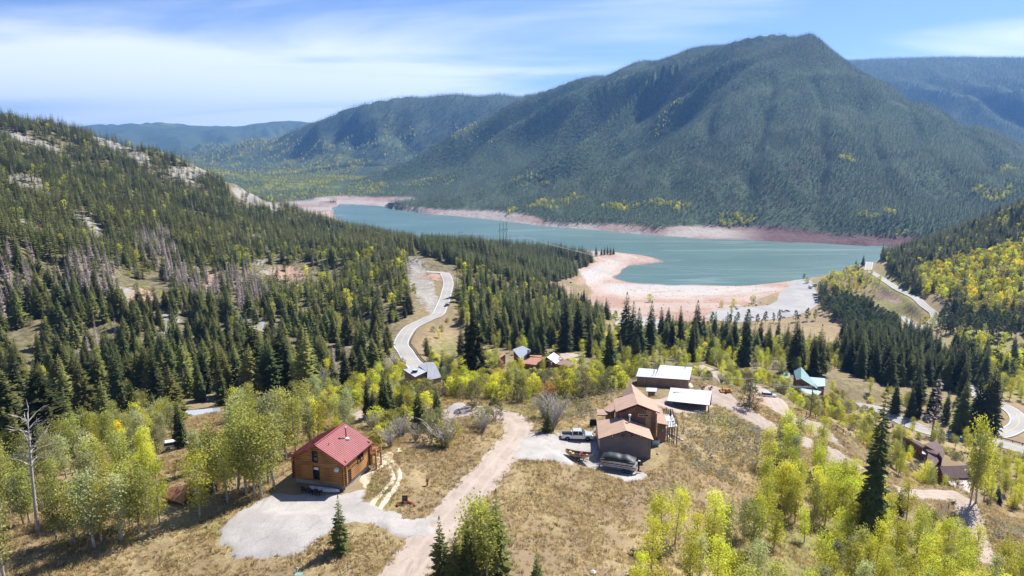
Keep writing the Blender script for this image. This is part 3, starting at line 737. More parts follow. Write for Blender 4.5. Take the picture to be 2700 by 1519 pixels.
# field stones and road edge done; what trees must keep clear of
def blocked(x, y, margin=1.5):   # negative margin: may grow a little over the edge
    b = np.zeros(len(x), bool)
    for nm, pl in PATHS.items():
        m = ROADS[nm][0] / 2 + margin
        bb = np.nonzero((x > pl[:, 0].min() - m) & (x < pl[:, 0].max() + m) & (y > pl[:, 1].min() - m) & (y < pl[:, 1].max() + m))[0]
        if len(bb):
            d2 = ((x[bb, None] - pl[None, :, 0]) ** 2 + (y[bb, None] - pl[None, :, 1]) ** 2).min(1)
            b[bb[d2 < m * m]] = True
    for cx, cy, r, pz in PADS: b |= np.hypot(x - cx, y - cy) < r * 1.05
    for pg in SURF_POLYS:
        m = margin * 0.7
        bb = np.nonzero((x > pg[:, 0].min() - m) & (x < pg[:, 0].max() + m) & (y > pg[:, 1].min() - m) & (y < pg[:, 1].max() + m))[0]
        if len(bb): b[bb[poly_sd(x[bb], y[bb], pg) < m]] = True
    return b

# ------------------------------------------------------------------ tree meshes
def leaf_mat(name, ca, cb, trans=0.35, var=0.5, rough=0.75):
    t = NT(name)
    oi = t.n('ShaderNodeObjectInfo').outputs['Random']
    tint = t.n('ShaderNodeAttribute', attribute_name='tint'); sp = t.n('ShaderNodeSeparateColor'); t.l(tint.outputs['Color'], sp.inputs[0])
    f = t.math('ADD', t.math('MULTIPLY', oi, 1 - var), t.math('MULTIPLY', sp.outputs[0], var))
    col = t.mix(f, ca, cb)
    hue = t.n('ShaderNodeHueSaturation'); t.l(col, hue.inputs['Color'])
    t.l(t.rng(t.math('FRACT', t.math('MULTIPLY', oi, 7.3)), 0, 1, 0.62, 1.42, False), hue.inputs['Value'])
    t.l(t.rng(t.math('FRACT', t.math('MULTIPLY', oi, 3.7)), 0, 1, 0.485, 0.515, False), hue.inputs['Hue'])
    c = hue.outputs[0]
    tr = t.n('ShaderNodeBsdfTranslucent'); t.l(c, tr.inputs['Color'])
    pb = t.bsdf(c, rough, 0.15)
    mx = t.n('ShaderNodeMixShader'); mx.inputs[0].default_value = trans; t.l(pb, mx.inputs[1]); t.l(tr.outputs[0], mx.inputs[2])
    return t.end(mx.outputs[0])
def bark_mat(name, a, b, scale=2.0):
    t = NT(name); o = t.obj()
    c = t.mix(t.rng(t.noise(scale, 4, 0.7, t.map(o, (1, 1, 0.25) if scale < 3 else (1, 1, 2.5))), 0.35, 0.65), a, b)
    return t.end(t.bsdf(c, 0.9, 0.1))
M_spr = leaf_mat('spruce_needles', (0.112, 0.138, 0.046), (0.235, 0.245, 0.080), 0.5)
M_dark = leaf_mat('dark_spruce_needles', (0.062, 0.088, 0.036), (0.160, 0.180, 0.058), 0.46)
M_big = leaf_mat('mottled_spruce_needles', (0.050, 0.070, 0.030), (0.170, 0.175, 0.055), 0.42, 0.85)
M_olive = leaf_mat('olive_fir_needles', (0.175, 0.195, 0.060), (0.31, 0.30, 0.090), 0.5)
M_blue = leaf_mat('blue_spruce_needles', (0.055, 0.085, 0.080), (0.090, 0.125, 0.115), 0.15)
M_pine = leaf_mat('pine_needles', (0.080, 0.115, 0.044), (0.165, 0.190, 0.068), 0.46)
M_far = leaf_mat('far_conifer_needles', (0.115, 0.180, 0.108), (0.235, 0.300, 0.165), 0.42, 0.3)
M_deadn = leaf_mat('dead_needles', (0.34, 0.26, 0.235), (0.42, 0.36, 0.34), 0.3)
M_asg = leaf_mat('green_aspen_leaves', (0.33, 0.355, 0.085), (0.50, 0.48, 0.13), 0.5)
M_asy = leaf_mat('yellow_green_aspen_leaves', (0.46, 0.50, 0.06), (0.72, 0.66, 0.08), 0.5)
M_asb = leaf_mat('bright_yellow_aspen_leaves', (0.66, 0.56, 0.035), (0.82, 0.66, 0.04), 0.5)
M_asp_grey = leaf_mat('grey_green_leaves', (0.37, 0.385, 0.17), (0.50, 0.50, 0.23), 0.48)
M_oak = leaf_mat('rusty_shrub_leaves', (0.40, 0.28, 0.08), (0.50, 0.27, 0.09), 0.4)
M_wil = leaf_mat('olive_shrub_leaves', (0.19, 0.19, 0.075), (0.32, 0.30, 0.115), 0.4)
M_sage = leaf_mat('sage_leaves', (0.36, 0.36, 0.27), (0.48, 0.46, 0.35), 0.4)
M_tuft = leaf_mat('dry_grass_blades', (0.36, 0.275, 0.125), (0.60, 0.47, 0.25), 0.45)
M_rabbit = leaf_mat('rabbitbrush_flowers', (0.50, 0.38, 0.06), (0.42, 0.40, 0.10), 0.3)
M_barkd = bark_mat('conifer_bark', (0.10, 0.075, 0.055), (0.18, 0.14, 0.11))
M_barka = bark_mat('aspen_bark', (0.22, 0.20, 0.17), (0.58, 0.55, 0.47), 3.2)
M_barkg = bark_mat('silver_deadwood', (0.34, 0.30, 0.27), (0.52, 0.48, 0.45))

class MB:
    """collects triangles/quads as triangles with a per-vertex tint"""
    def __init__(s): s.v = []; s.f = []; s.t = []
    def tri(s, a, b, c, tint=0.5):
        i = len(s.v); s.v += [a, b, c]; s.t += [tint] * 3; s.f.append((i, i + 1, i + 2))
    def quad(s, a, b, c, d, tint=0.5):
        i = len(s.v); s.v += [a, b, c, d]; s.t += [tint] * 4; s.f += [(i, i + 1, i + 2), (i, i + 2, i + 3)]
    def tube(s, pts, rad, n=5, tint=0.5):
        base = len(s.v)
        for k, (p, r) in enumerate(zip(pts, rad)):
            d = Vector(pts[min(k + 1, len(pts) - 1)]) - Vector(pts[max(k - 1, 0)])
            d.normalize(); u = d.orthogonal().normalized(); w = d.cross(u)
            for j in range(n):
                a = 2 * math.pi * j / n
                q = Vector(p) + (u * math.cos(a) + w * math.sin(a)) * r
                s.v.append(tuple(q)); s.t.append(tint)
        for k in range(len(pts) - 1):
            for j in range(n):
                a = base + k * n + j; b = base + k * n + (j + 1) % n
                s.f += [(a, b, b + n), (a, b + n, a + n)]
    def mesh(s, name, mats, smooth=False):
        me = np_mesh(name, s.v, s.f, mats, smooth)
        t = np.array(s.t); set_attr(me, 'tint', np.c_[t, t, t, np.ones(len(t))])
        return me

def conifer(name, seed, mat, h=16.0, ratio=0.17, levels=26, nb=8, sub=3, bare=0.08, droop=0.28, power=0.85, ragged=0.35, trunk=True):
    r = random.Random(seed); c = MB()
    R0 = h * ratio
    for L in range(levels):
        f = L / (levels - 1)
        z = h * (bare + (1 - bare) * (f ** 0.9)) * 0.985
        prof = (1 - f) ** power * (1 - 0.25 * max(0, 0.12 - f) / 0.12)
        n = max(4, int(nb * (0.55 + 0.45 * (1 - f))))
        a0 = r.random() * 6.28
        lay = r.uniform(0.82, 1.12)
        for j in range(n):
            a = a0 + 6.283 * j / n + r.uniform(-0.25, 0.25)
            ln = R0 * prof * lay * r.uniform(1 - ragged, 1.08) + h * 0.012
            ca, sa = math.cos(a), math.sin(a)
            up = (0.35 - 0.55 * (1 - f)) * droop * 2
            def pt(s_, side, lift=0.0):
                zz = z + ln * (up * s_ - droop * s_ * s_ + 0.10 * s_ ** 3) + lift
                return (ca * ln * s_ - sa * side, sa * ln * s_ + ca * side, zz)
            tn = r.random()
            w = ln * r.uniform(0.24, 0.36)
            base = pt(0.02, 0); tip = pt(1.0, 0, 0.06 * ln)
            c.tri(base, pt(0.6, -w, -0.12 * ln), tip, tn); c.tri(base, tip, pt(0.6, w, -0.12 * ln), tn)
            for k in range(sub):
                s0 = 0.25 + 0.7 * (k + r.random()) / max(sub, 1); sd = r.choice((-1, 1)) * w * (1.3 - s0)
                q = Vector(pt(s0, 0)); l2 = ln * 0.30 * r.uniform(0.7, 1.2)
                a2 = a + r.uniform(-1.0, 1.0); d = Vector((math.cos(a2), math.sin(a2), r.uniform(-0.7, 0.25))) * l2
                sdv = Vector((-math.sin(a2), math.cos(a2), r.uniform(-0.3, 0.3))) * l2 * 0.42
                q = q + Vector((0, 0, r.uniform(-0.03, 0.03) * ln))
                c.tri(tuple(q - sdv * 0.8), tuple(q + d), tuple(q + sdv), min(1, tn + 0.2)); 
    c.tri((0.06*h*0.3, 0, h*0.95), (-0.05*h*0.3, 0.03, h*0.95), (0, 0, h*1.01)); c.tri((0, 0.06*h*0.3, h*0.95), (0, -0.05*h*0.3, h*0.95), (0, 0, h*1.01))
    tr = MB(); tr.tube([(0, 0, -0.6), (0, 0, h * 0.3), (0, 0, h * 0.9)], [h * 0.017, h * 0.012, h * 0.002], 6)
    return c, tr, mat
def pine_c(name, seed, mat, h=14.0, ratio=0.19, n=46):
    r = random.Random(seed); c = MB()
    for k in range(n):
        f = (k + r.random()) / n
        z = h * (0.22 + 0.78 * f); rad = h * ratio * math.sin(min(1.0, 0.25 + 1.1 * (1 - f)) * 1.45) * (1.0 if f < 0.85 else 0.6)
        a = r.random() * 6.28; rr = rad * r.uniform(0.45, 1.0)
        cx, cy = math.cos(a) * rr, math.sin(a) * rr
        for m in range(11):
            d = Vector((r.gauss(0, 1), r.gauss(0, 1), r.gauss(0, 0.7))).normalized() * h * 0.062 * r.uniform(0.6, 1.2)
            o_ = d.orthogonal().normalized() * h * 0.026
            q = Vector((cx, cy, z)) + Vector((r.gauss(0, 1), r.gauss(0, 1), r.gauss(0, 0.6))) * h * 0.022
            c.tri(tuple(q - o_), tuple(q + d), tuple(q + o_), r.random())
    tr = MB(); tr.tube([(0, 0, -0.5), (0, 0, h * 0.4), (0, 0, h * 0.95)], [h * 0.016, h * 0.012, h * 0.003], 6)
    return c, tr, mat
def broadleaf(name, seed, mat, h=9.0, wid=0.20, base=0.28, clusters=60, leaves=26, size=0.16, trunks=1, shape='aspen'):
    r = random.Random(seed); c = MB(); tr = MB()
    cw = h * wid
    lean = (r.uniform(-0.05, 0.05) * h, r.uniform(-0.05, 0.05) * h)
    if trunks == 1:
        tr.tube([(0, 0, -0.5), (lean[0] * 0.3, lean[1] * 0.3, h * 0.35), (lean[0], lean[1], h * 0.9)], [h * 0.018, h * 0.013, h * 0.003], 6)
    else:
        for k in range(trunks):
            a = 6.28 * k / trunks + r.random(); e = cw * r.uniform(0.5, 0.9)
            tr.tube([(0, 0, -0.3), (math.cos(a) * e * 0.4, math.sin(a) * e * 0.4, h * 0.4), (math.cos(a) * e, math.sin(a) * e, h * 0.85)], [h * 0.012, h * 0.009, h * 0.002], 4)
    for k in range(clusters):
        f = r.random() ** 0.85
        if shape == 'aspen': prof = (math.sin(math.pi * min(1, (0.10 + 0.90 * (1 - f)) ** 0.8)) * 0.9 + 0.22) * (0.55 + 0.45 * (1 - f))
        else: prof = math.sqrt(max(0.05, 1 - (2 * f - 0.85) ** 2 * 0.85))
        z = h * (base + (1 - base) * f)
        a = r.random() * 6.28; rr = cw * prof * math.sqrt(r.uniform(0.12, 1.0))
        ctr = Vector((math.cos(a) * rr + lean[0] * f, math.sin(a) * rr + lean[1] * f, z))
        if k % 3 == 0 and f < 0.9:
            tr.tube([(lean[0] * f * 0.7, lean[1] * f * 0.7, max(z - rr * 0.9, h * base * 0.7)), tuple(ctr)], [h * 0.005, h * 0.0015], 3)
        tn = r.random(); sg = h * 0.048 * r.uniform(0.7, 1.3)
        for m in range(leaves):
            q = ctr + Vector((r.gauss(0, sg), r.gauss(0, sg), r.gauss(0, sg * 0.85)))
            d1 = Vector((r.gauss(0, 1), r.gauss(0, 1), r.gauss(0, 1))).normalized(); d2 = d1.orthogonal().normalized()
            d2 = Matrix.Rotation(r.random() * 6.28, 3, d1) @ d2; d3 = d1.cross(d2)
            s_ = size * r.uniform(0.6, 1.3)
            c.quad(tuple(q - d2 * s_), tuple(q - d3 * s_ * 0.7), tuple(q + d2 * s_), tuple(q + d3 * s_ * 0.7), min(1, max(0, tn * 0.6 + r.random() * 0.4)))
    return c, tr, mat
def dead_tree_c(name, seed, h=15.0, fan=0.16, n=90, needles=True, spread_top=False):
    r = random.Random(seed); tr = MB(); c = MB()
    tr.tube([(0, 0, -0.5), (0, 0.1, h * 0.5), (0.05, 0, h)], [h * 0.015, h * 0.010, h * 0.002], 6)
    for k in range(n):
        f = r.uniform(0.15, 0.97) if not spread_top else r.uniform(0.55, 0.95)
        a = r.random() * 6.28; L = h * fan * (1.1 - f) * r.uniform(0.6, 1.2) if not spread_top else h * 0.13 * r.uniform(0.4, 1.0)
        z = h * f; d = Vector((math.cos(a), math.sin(a), r.uniform(-0.25, 0.2) if not spread_top else r.uniform(0.3, 1.0))) * L
        m = Vector((0, 0, z)) + d * 0.5 + Vector((0, 0, -0.08 * L if not spread_top else 0.1 * L))
        tr.tube([(0, 0, z), tuple(m), tuple(Vector((0, 0, z)) + d)], [h * (0.003 if not spread_top else 0.006), h * 0.002, h * 0.0007], 3)
        if needles:
            for m_ in range(3):
                q = Vector((0, 0, z)) + d * r.uniform(0.4, 1.0); e = Vector((r.gauss(0, 1), r.gauss(0, 1), r.gauss(0, 0.5))) * h * 0.014
                c.tri(tuple(q), tuple(q + e), tuple(q + Vector((e.y, -e.x, -e.z))), r.random())
        if spread_top:
            for m_ in range(2):
                q = Vector((0, 0, z)) + d * r.uniform(0.5, 0.9); e = (d.normalized() + Vector((r.gauss(0, .5), r.gauss(0, .5), r.gauss(0, .4)))) * L * 0.4
                tr.tube([tuple(q), tuple(q + e)], [h * 0.002, h * 0.0006], 3)
    return c, tr, M_deadn
def bare_shrub_c(seed, h=3.0, leaves=160):
    r = random.Random(seed); tr = MB(); c = MB()
    for k in range(46):
        a = r.random() * 6.28; e = r.uniform(0.2, 0.75) * h * 0.8; zt = h * r.uniform(0.6, 1.0)
        m = Vector((math.cos(a) * e * 0.4, math.sin(a) * e * 0.4, zt * 0.5)); p1 = Vector((math.cos(a) * e, math.sin(a) * e, zt))
        tr.tube([(0, 0, -0.1), tuple(m), tuple(p1)], [0.045, 0.03, 0.008], 3)
        for j in range(3):
            q = m + (p1 - m) * r.random(); tr.tube([tuple(q), tuple(q + Vector((r.gauss(0, .35), r.gauss(0, .35), r.uniform(0.1, .6))))], [0.02, 0.006], 3)
        for j in range(leaves // 46):
            q = m + (p1 - m) * r.random() + Vector((r.gauss(0, .2), r.gauss(0, .2), r.gauss(0, .2)))
            c.tri(tuple(q), tuple(q + Vector((r.gauss(0, .1), r.gauss(0, .1), .08))), tuple(q + Vector((r.gauss(0, .1), r.gauss(0, .1), -.08))), r.random())
    return c, tr, M_wil

SPEC = {}     # species -> list of (crown mesh, trunk mesh, joined low mesh, height)
def species(key, makers, bark, hgt):
    lst = []
    for i, (c, tr, mat) in enumerate(makers):
        cm = c.mesh(key + '_crown', [mat]); tm = tr.mesh(key + '_trunk', [bark], True)
        # one joined mesh for distant copies
        vv = list(c.v) + list(tr.v); ff = list(c.f) + [tuple(k + len(c.v) for k in f) for f in tr.f]
        jm = np_mesh(key, vv, ff, [mat, bark], False)
        mi = np.r_[np.zeros(len(c.f)), np.ones(len(tr.f))].astype(np.int32); jm.polygons.foreach_set('material_index', mi)
        tt = np.r_[np.array(c.t), np.array(tr.t)] ; set_attr(jm, 'tint', np.c_[tt, tt, tt, tt])
        lst.append((cm, tm, jm, hgt))
    SPEC[key] = lst
species('spruce', [conifer('s', 10 + i, M_spr, 16, 0.205 + 0.03 * (i % 2), 27, 8, 4) for i in range(4)], M_barkd, 16)
species('dark_spruce', [conifer('d', 20 + i, M_dark, 22, 0.165 + 0.035 * (i % 2), 36, 9, 5, 0.05, 0.34, 0.7, 0.45) for i in range(3)], M_barkd, 22)
species('olive_fir', [conifer('o', 30 + i, M_olive, 16, 0.22 + 0.035 * (i % 2), 27, 9, 5, 0.06, 0.25, 0.8, 0.3) for i in range(4)], M_barkd, 16)
species('big_spruce', [conifer('B', 26, M_big, 24, 0.275, 40, 11, 9, 0.03, 0.30, 0.72, 0.42)], M_barkd, 24)
species('blue_spruce', [conifer('b', 40 + i, M_blue, 7, 0.30, 22, 9, 4, 0.04, 0.2) for i in range(2)], M_barkd, 7)
species('young_spruce', [conifer('y', 45 + i, M_spr, 7, 0.23, 19, 8, 5, 0.05, 0.18, 0.9, 0.35) for i in range(2)], M_barkd, 7)
species('pine', [pine_c('p', 50 + i, M_pine) for i in range(3)], M_barkd, 14)
species('low_spruce', [conifer('l', 60 + i, M_spr, 16, 0.21, 15, 7, 1) for i in range(3)], M_barkd, 16)
species('low_olive', [conifer('l', 64 + i, M_olive, 16, 0.23, 15, 7, 1) for i in range(3)], M_barkd, 16)
species('far_tree', [conifer('f', 70 + i, M_far, 16, 0.19, 7, 5, 0, 0.05, 0.3, 0.8, 0.3) for i in range(4)], M_barkd, 16)
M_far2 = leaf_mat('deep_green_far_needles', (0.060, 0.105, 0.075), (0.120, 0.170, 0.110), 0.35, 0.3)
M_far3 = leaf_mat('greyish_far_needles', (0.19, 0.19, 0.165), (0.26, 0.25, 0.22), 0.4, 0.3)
species('far_dark', [conifer('f', 75 + i, M_far2, 17, 0.18, 7, 5, 0, 0.05, 0.3, 0.8, 0.3) for i in range(3)], M_barkd, 16)
species('far_grey', [conifer('f', 79, M_far3, 15, 0.17, 7, 5, 0, 0.05, 0.3, 0.8, 0.4)], M_barkg, 16)
species('dead_conifer', [conifer('x', 80 + i, M_deadn, 15, 0.14 + .02 * i, 22, 6, 2, 0.12, 0.2, 0.8, 0.55) for i in range(3)], M_barkg, 15)
species('dead_pine', [dead_tree_c('x', 84, 17, 0.22, 120, True)], M_barkd, 17)
species('snag', [dead_tree_c('x', 88, 17, 0.1, 34, False, True)], M_barkg, 17)
species('aspen', [broadleaf('a', 90 + i, M_asg, 9, 0.150 + 0.02 * (i % 3), 0.24, 64, 28, 0.13) for i in range(5)], M_barka, 9)
species('yellow_aspen', [broadleaf('a', 100 + i, M_asy, 9, 0.17 + 0.02 * (i % 2), 0.20, 62, 28, 0.13) for i in range(4)], M_barka, 9)
species('gold_aspen', [broadleaf('a', 110 + i, M_asb, 9, 0.18, 0.22, 60, 22, 0.17) for i in range(2)], M_barka, 9)
species('grey_aspen', [broadleaf('a', 115 + i, M_asp_grey, 9, 0.155, 0.22, 80, 26, 0.13) for i in range(3)], M_barka, 9)
species('olive_shrub', [broadleaf('w', 120 + i, M_wil, 4, 0.48, 0.05, 70, 26, 0.10, 7, 'round') for i in range(4)], M_barkg, 4)
species('lime_shrub', [broadleaf('w', 126 + i, M_asy, 4, 0.42, 0.05, 60, 24, 0.11, 6, 'round') for i in range(3)], M_barkg, 4)
species('rusty_shrub', [broadleaf('w', 130 + i, M_oak, 4, 0.42, 0.08, 60, 24, 0.11, 6, 'round') for i in range(2)], M_barkg, 4)
species('bare_shrub', [bare_shrub_c(134 + i) for i in range(3)], M_barkg, 3)
species('low_aspen', [broadleaf('a', 140 + i, M_asg, 9, 0.26, 0.15, 22, 16, 0.34) for i in range(3)], M_barka, 9)
species('low_yellow', [broadleaf('a', 144 + i, M_asy, 9, 0.26, 0.15, 22, 16, 0.34) for i in range(3)], M_barka, 9)
species('low_gold', [broadleaf('a', 148 + i, M_asb, 9, 0.26, 0.15, 22, 16, 0.34) for i in range(2)], M_barka, 9)
species('sage', [broadleaf('g', 150 + i, M_sage, 0.8, 0.75, 0.05, 9, 14, 0.07, 3, 'round') for i in range(3)], M_barkg, 0.8)
species('rabbitbrush', [broadleaf('g', 154 + i, M_rabbit, 0.7, 0.75, 0.05, 9, 14, 0.06, 3, 'round') for i in range(2)], M_barkg, 0.7)
def tuft_c(seed):
    r = random.Random(seed); c = MB()
    for k in range(16):
        a = r.random() * 6.28; e = r.uniform(0.05, 0.35); x, y = math.cos(a) * e, math.sin(a) * e
        c.tri((x - 0.05, y, 0), (x + 0.05, y + 0.03, 0), (x * 1.7, y * 1.7, r.uniform(0.25, 0.55)), r.random())
    tr = MB(); tr.tri((0, 0, 0), (0.01, 0, 0), (0, 0.01, 0.01))
    return c, tr, M_tuft
species('tuft', [tuft_c(160 + i) for i in range(4)], M_tuft, 0.5)

# ------------------------------------------------------------------ small building kit
class G:
    """one mesh: boxes, prisms, tubes, plates gathered with material slots"""
    def __init__(s): s.v = []; s.f = []; s.m = []
    def add(s, vs, fs, mi=0):
        b = len(s.v); s.v += [tuple(v) for v in vs]; s.f += [tuple(i + b for i in f) for f in fs]; s.m += [mi] * len(fs); return s
    def box(s, x0, x1, y0, y1, z0, z1, mi=0, rot=None, org=(0, 0, 0)):
        vs = [Vector(p) for p in [(x0,y0,z0),(x1,y0,z0),(x1,y1,z0),(x0,y1,z0),(x0,y0,z1),(x1,y0,z1),(x1,y1,z1),(x0,y1,z1)]]
        if rot is not None: vs = [rot @ (v - Vector(org)) + Vector(org) for v in vs]
        return s.add(vs, [(0,3,2,1),(4,5,6,7),(0,1,5,4),(1,2,6,5),(2,3,7,6),(3,0,4,7)], mi)
    def taper(s, x0, x1, y0, y1, z0, z1, ix0=0, ix1=0, iy=0, mi=0):
        return s.add([(x0,y0,z0),(x1,y0,z0),(x1,y1,z0),(x0,y1,z0),(x0+ix0,y0+iy,z1),(x1-ix1,y0+iy,z1),(x1-ix1,y1-iy,z1),(x0+ix0,y1-iy,z1)],
                     [(0,3,2,1),(4,5,6,7),(0,1,5,4),(1,2,6,5),(2,3,7,6),(3,0,4,7)], mi)
    def beam(s, a, b, w, h=None, mi=0):
        a, b = Vector(a), Vector(b); h = h or w; d = (b - a).normalized(); up = Vector((0, 0, 1)) if abs(d.z) < 0.95 else Vector((0, 1, 0))
        u = d.cross(up).normalized() * w / 2; q = u.cross(d).normalized() * h / 2
        return s.add([a-u-q,a+u-q,a+u+q,a-u+q,b-u-q,b+u-q,b+u+q,b-u+q], [(0,1,2,3),(7,6,5,4),(4,5,1,0),(5,6,2,1),(6,7,3,2),(7,4,0,3)], mi)
    def tube(s, pts, rad, n=8, mi=0, cap=True):
        b = len(s.v)
        if not hasattr(rad, '__len__'): rad = [rad] * len(pts)
        for k, (p, r) in enumerate(zip(pts, rad)):
            d = (Vector(pts[min(k+1, len(pts)-1)]) - Vector(pts[max(k-1, 0)])).normalized(); u = d.orthogonal().normalized(); w = d.cross(u)
            for j in range(n):
                a = 2 * math.pi * j / n; s.v.append(tuple(Vector(p) + (u * math.cos(a) + w * math.sin(a)) * r))
        for k in range(len(pts) - 1):
            for j in range(n):
                a = b + k * n + j; c = b + k * n + (j + 1) % n
                s.f.append((a, c, c + n, a + n)); s.m.append(mi)
        if cap:
            s.f.append(tuple(b + j for j in reversed(range(n)))); s.m.append(mi)
            e = b + (len(pts) - 1) * n; s.f.append(tuple(e + j for j in range(n))); s.m.append(mi)
        return s
    def plate(s, pts, t, mi=0, mside=None):
        """polygon given counter-clockwise from above, with thickness t downwards"""
        n = len(pts); top = [Vector(p) for p in pts]; bot = [p - Vector((0, 0, t)) for p in top]
        b = len(s.v); s.v += [tuple(p) for p in top + bot]
        s.f.append(tuple(b + i for i in range(n))); s.m.append(mi)
        s.f.append(tuple(b + n + i for i in reversed(range(n)))); s.m.append(mi if mside is None else mside)
        for i in range(n):
            j = (i + 1) % n; s.f.append((b + i, b + n + i, b + n + j, b + j)); s.m.append(mi if mside is None else mside)
        return s
    def loft(s, secs, mi=0, close=False, cap=True):
        n = len(secs[0]); b = len(s.v)
        for sec in secs: s.v += [tuple(p) for p in sec]
        for k in range(len(secs) - 1):
            for j in range(n if close else n - 1):
                a = b + k * n + j; c = b + k * n + (j + 1) % n; s.f.append((a, c, c + n, a + n)); s.m.append(mi)
        if cap and close:
            s.f.append(tuple(b + j for j in reversed(range(n)))); s.m.append(mi)
            e = b + (len(secs) - 1) * n; s.f.append(tuple(e + j for j in range(n))); s.m.append(mi)
        return s
    def mesh(s, name, mats, smooth=False):
        me = bpy.data.meshes.new(name); me.from_pydata(s.v, [], s.f)
        for m in mats: me.materials.append(m)
        me.polygons.foreach_set('material_index', np.array(s.m, np.int32))
        me.polygons.foreach_set('use_smooth', np.full(len(s.f), smooth)); me.update(); return me
    def build(s, name, mats, parent=None, smooth=False, kind=None, label=None):
        if not isinstance(mats, (list, tuple)): mats = [mats]
        o = link(name, s.mesh(name, mats, smooth), parent)
        if kind: o['kind'] = kind
        if label: o['label'] = label
        return o
def thing(name, label, cat, loc=(0, 0, 0), rz=0.0, group=None, tilt=None):
    o = bpy.data.objects.new(name, None); COL.objects.link(o); o.location = loc; o.rotation_euler = (0, 0, rz); o.empty_display_size = 0.5
    if tilt: o.rotation_euler = (tilt[0], tilt[1], rz)
    return tag(o, label, cat, group)
def ccw(pts):
    a = sum(pts[i][0] * pts[(i+1) % len(pts)][1] - pts[(i+1) % len(pts)][0] * pts[i][1] for i in range(len(pts)))
    return pts if a > 0 else pts[::-1]

# materials of built things
def stripes_mat(name, a, b, scale, rot=(0, 0, 0), axis='X', rough=0.45, metal=0.0, spec=0.4, width=0.25, var=0.1, bump=0.3):
    t = NT(name); o = t.map(t.obj(), (1, 1, 1), rot); sx = t.n('ShaderNodeSeparateXYZ'); t.l(o, sx.inputs[0])
    x = t.math('MULTIPLY', sx.outputs['XYZ'.index(axis)], scale); fr = t.math('FRACT', x)
    line = t.rng(t.math('ABSOLUTE', t.math('SUBTRACT', fr, 0.5)), 0.5 - width, 0.5, 0, 1)
    n = t.noise(0.6, 4, 0.6, t.obj())
    base = t.mix(t.rng(n, 0.3, 0.7), tuple(c * (1 - var) for c in a), tuple(min(1, c * (1 + var)) for c in a))
    return t.end(t.bsdf(t.mix(line, base, b), rough, spec, metal, normal=t.bump(line, bump, 0.05)))
def shingle_mat(name, a, b, c):
    t = NT(name); o = t.obj()
    n1 = t.noise(5.0, 3, 0.7, o); n2 = t.noise(0.5, 4, 0.6, o)
    col = t.mix(t.rng(n1, 0.35, 0.65), a, b); col = t.mix(t.rng(n2, 0.4, 0.7, 0, 0.4), col, c)
    return t.end(t.bsdf(col, 0.9, 0.15, normal=t.bump(n1, 0.4, 0.04)))
m_redroof = stripes_mat('red_metal_roof', (0.36, 0.125, 0.125), (0.25, 0.075, 0.078), 2.5, axis='Y', rough=0.6, width=0.2, spec=0.2)
m_redtrim = flat_mat('red_metal_trim', (0.32, 0.075, 0.08), 0.6)
m_log = flat_mat('honey_brown_log', (0.42, 0.20, 0.055), 0.55, 0.35, var=0.35, scale=1.6)
m_logd = flat_mat('dark_stained_log', (0.22, 0.075, 0.025), 0.6, 0.3, var=0.3, scale=1.6)
m_chink = flat_mat('dark_wall_core', (0.09, 0.035, 0.015), 0.9)  # even dark brown core showing between the logs
m_concrete = flat_mat('grey_concrete', (0.36, 0.34, 0.31), 0.9, scale=1.5)
m_glass = flat_mat('dark_window_glass', (0.015, 0.02, 0.028), 0.08, 0.6, var=0.02)
m_glassb = flat_mat('window_glass_reflecting', (0.05, 0.09, 0.15), 0.06, 0.7, var=0.02)
m_white = flat_mat('white_paint', (0.72, 0.72, 0.70), 0.5)
m_steel = flat_mat('galvanised_steel', (0.52, 0.53, 0.55), 0.35, 0.5, 0.8, var=0.06)
m_black = flat_mat('black_rubber', (0.018, 0.018, 0.02), 0.75)
m_dkframe = flat_mat('dark_brown_frame', (0.05, 0.028, 0.02), 0.6)
m_shing = shingle_mat('tan_shingles', (0.39, 0.26, 0.19), (0.50, 0.35, 0.265), (0.34, 0.22, 0.16))
m_fascia = flat_mat('brown_fascia', (0.10, 0.045, 0.03), 0.7)
m_stucco = flat_mat('brown_grey_stucco', (0.24, 0.195, 0.18), 0.95, 0.1, scale=0.8, var=0.08)
m_siding = stripes_mat('reddish_vertical_siding', (0.21, 0.10, 0.06), (0.08, 0.035, 0.02), 3.3, axis='X', rough=0.75, width=0.12, var=0.3)
m_sidtan = stripes_mat('tan_vertical_boards', (0.38, 0.24, 0.13), (0.14, 0.08, 0.04), 3.3, axis='X', rough=0.75, width=0.10, var=0.3)
m_deck = flat_mat('pale_deck_boards', (0.55, 0.55, 0.55), 0.6)
m_rail = flat_mat('dark_wood_rail', (0.075, 0.035, 0.03), 0.7)
m_galv = stripes_mat('pale_standing_seam_roof', (0.43, 0.46, 0.50), (0.31, 0.34, 0.38), 1.6, axis='X', rough=0.6, width=0.10, var=0.05, metal=0.1)
m_galv2 = stripes_mat('pale_ribbed_roof', (0.46, 0.49, 0.53), (0.34, 0.37, 0.41), 1.2, axis='X', rough=0.6, width=0.12, var=0.06, metal=0.1)
m_brown = stripes_mat('brown_board_siding', (0.29, 0.19, 0.15), (0.16, 0.10, 0.075), 3.3, axis='X', rough=0.8, width=0.10, var=0.15)
m_trimc = flat_mat('cream_trim', (0.62, 0.48, 0.33), 0.6)
m_slate = stripes_mat('grey_ribbed_roof', (0.34, 0.35, 0.38), (0.20, 0.20, 0.23), 2.2, rot=(0, 0, 0.5), axis='X', rough=0.45, width=0.18)
m_slatel = stripes_mat('pale_grey_ribbed_roof', (0.50, 0.52, 0.56), (0.38, 0.40, 0.45), 2.2, rot=(0, 0, 0.5), axis='X', rough=0.40, width=0.14)
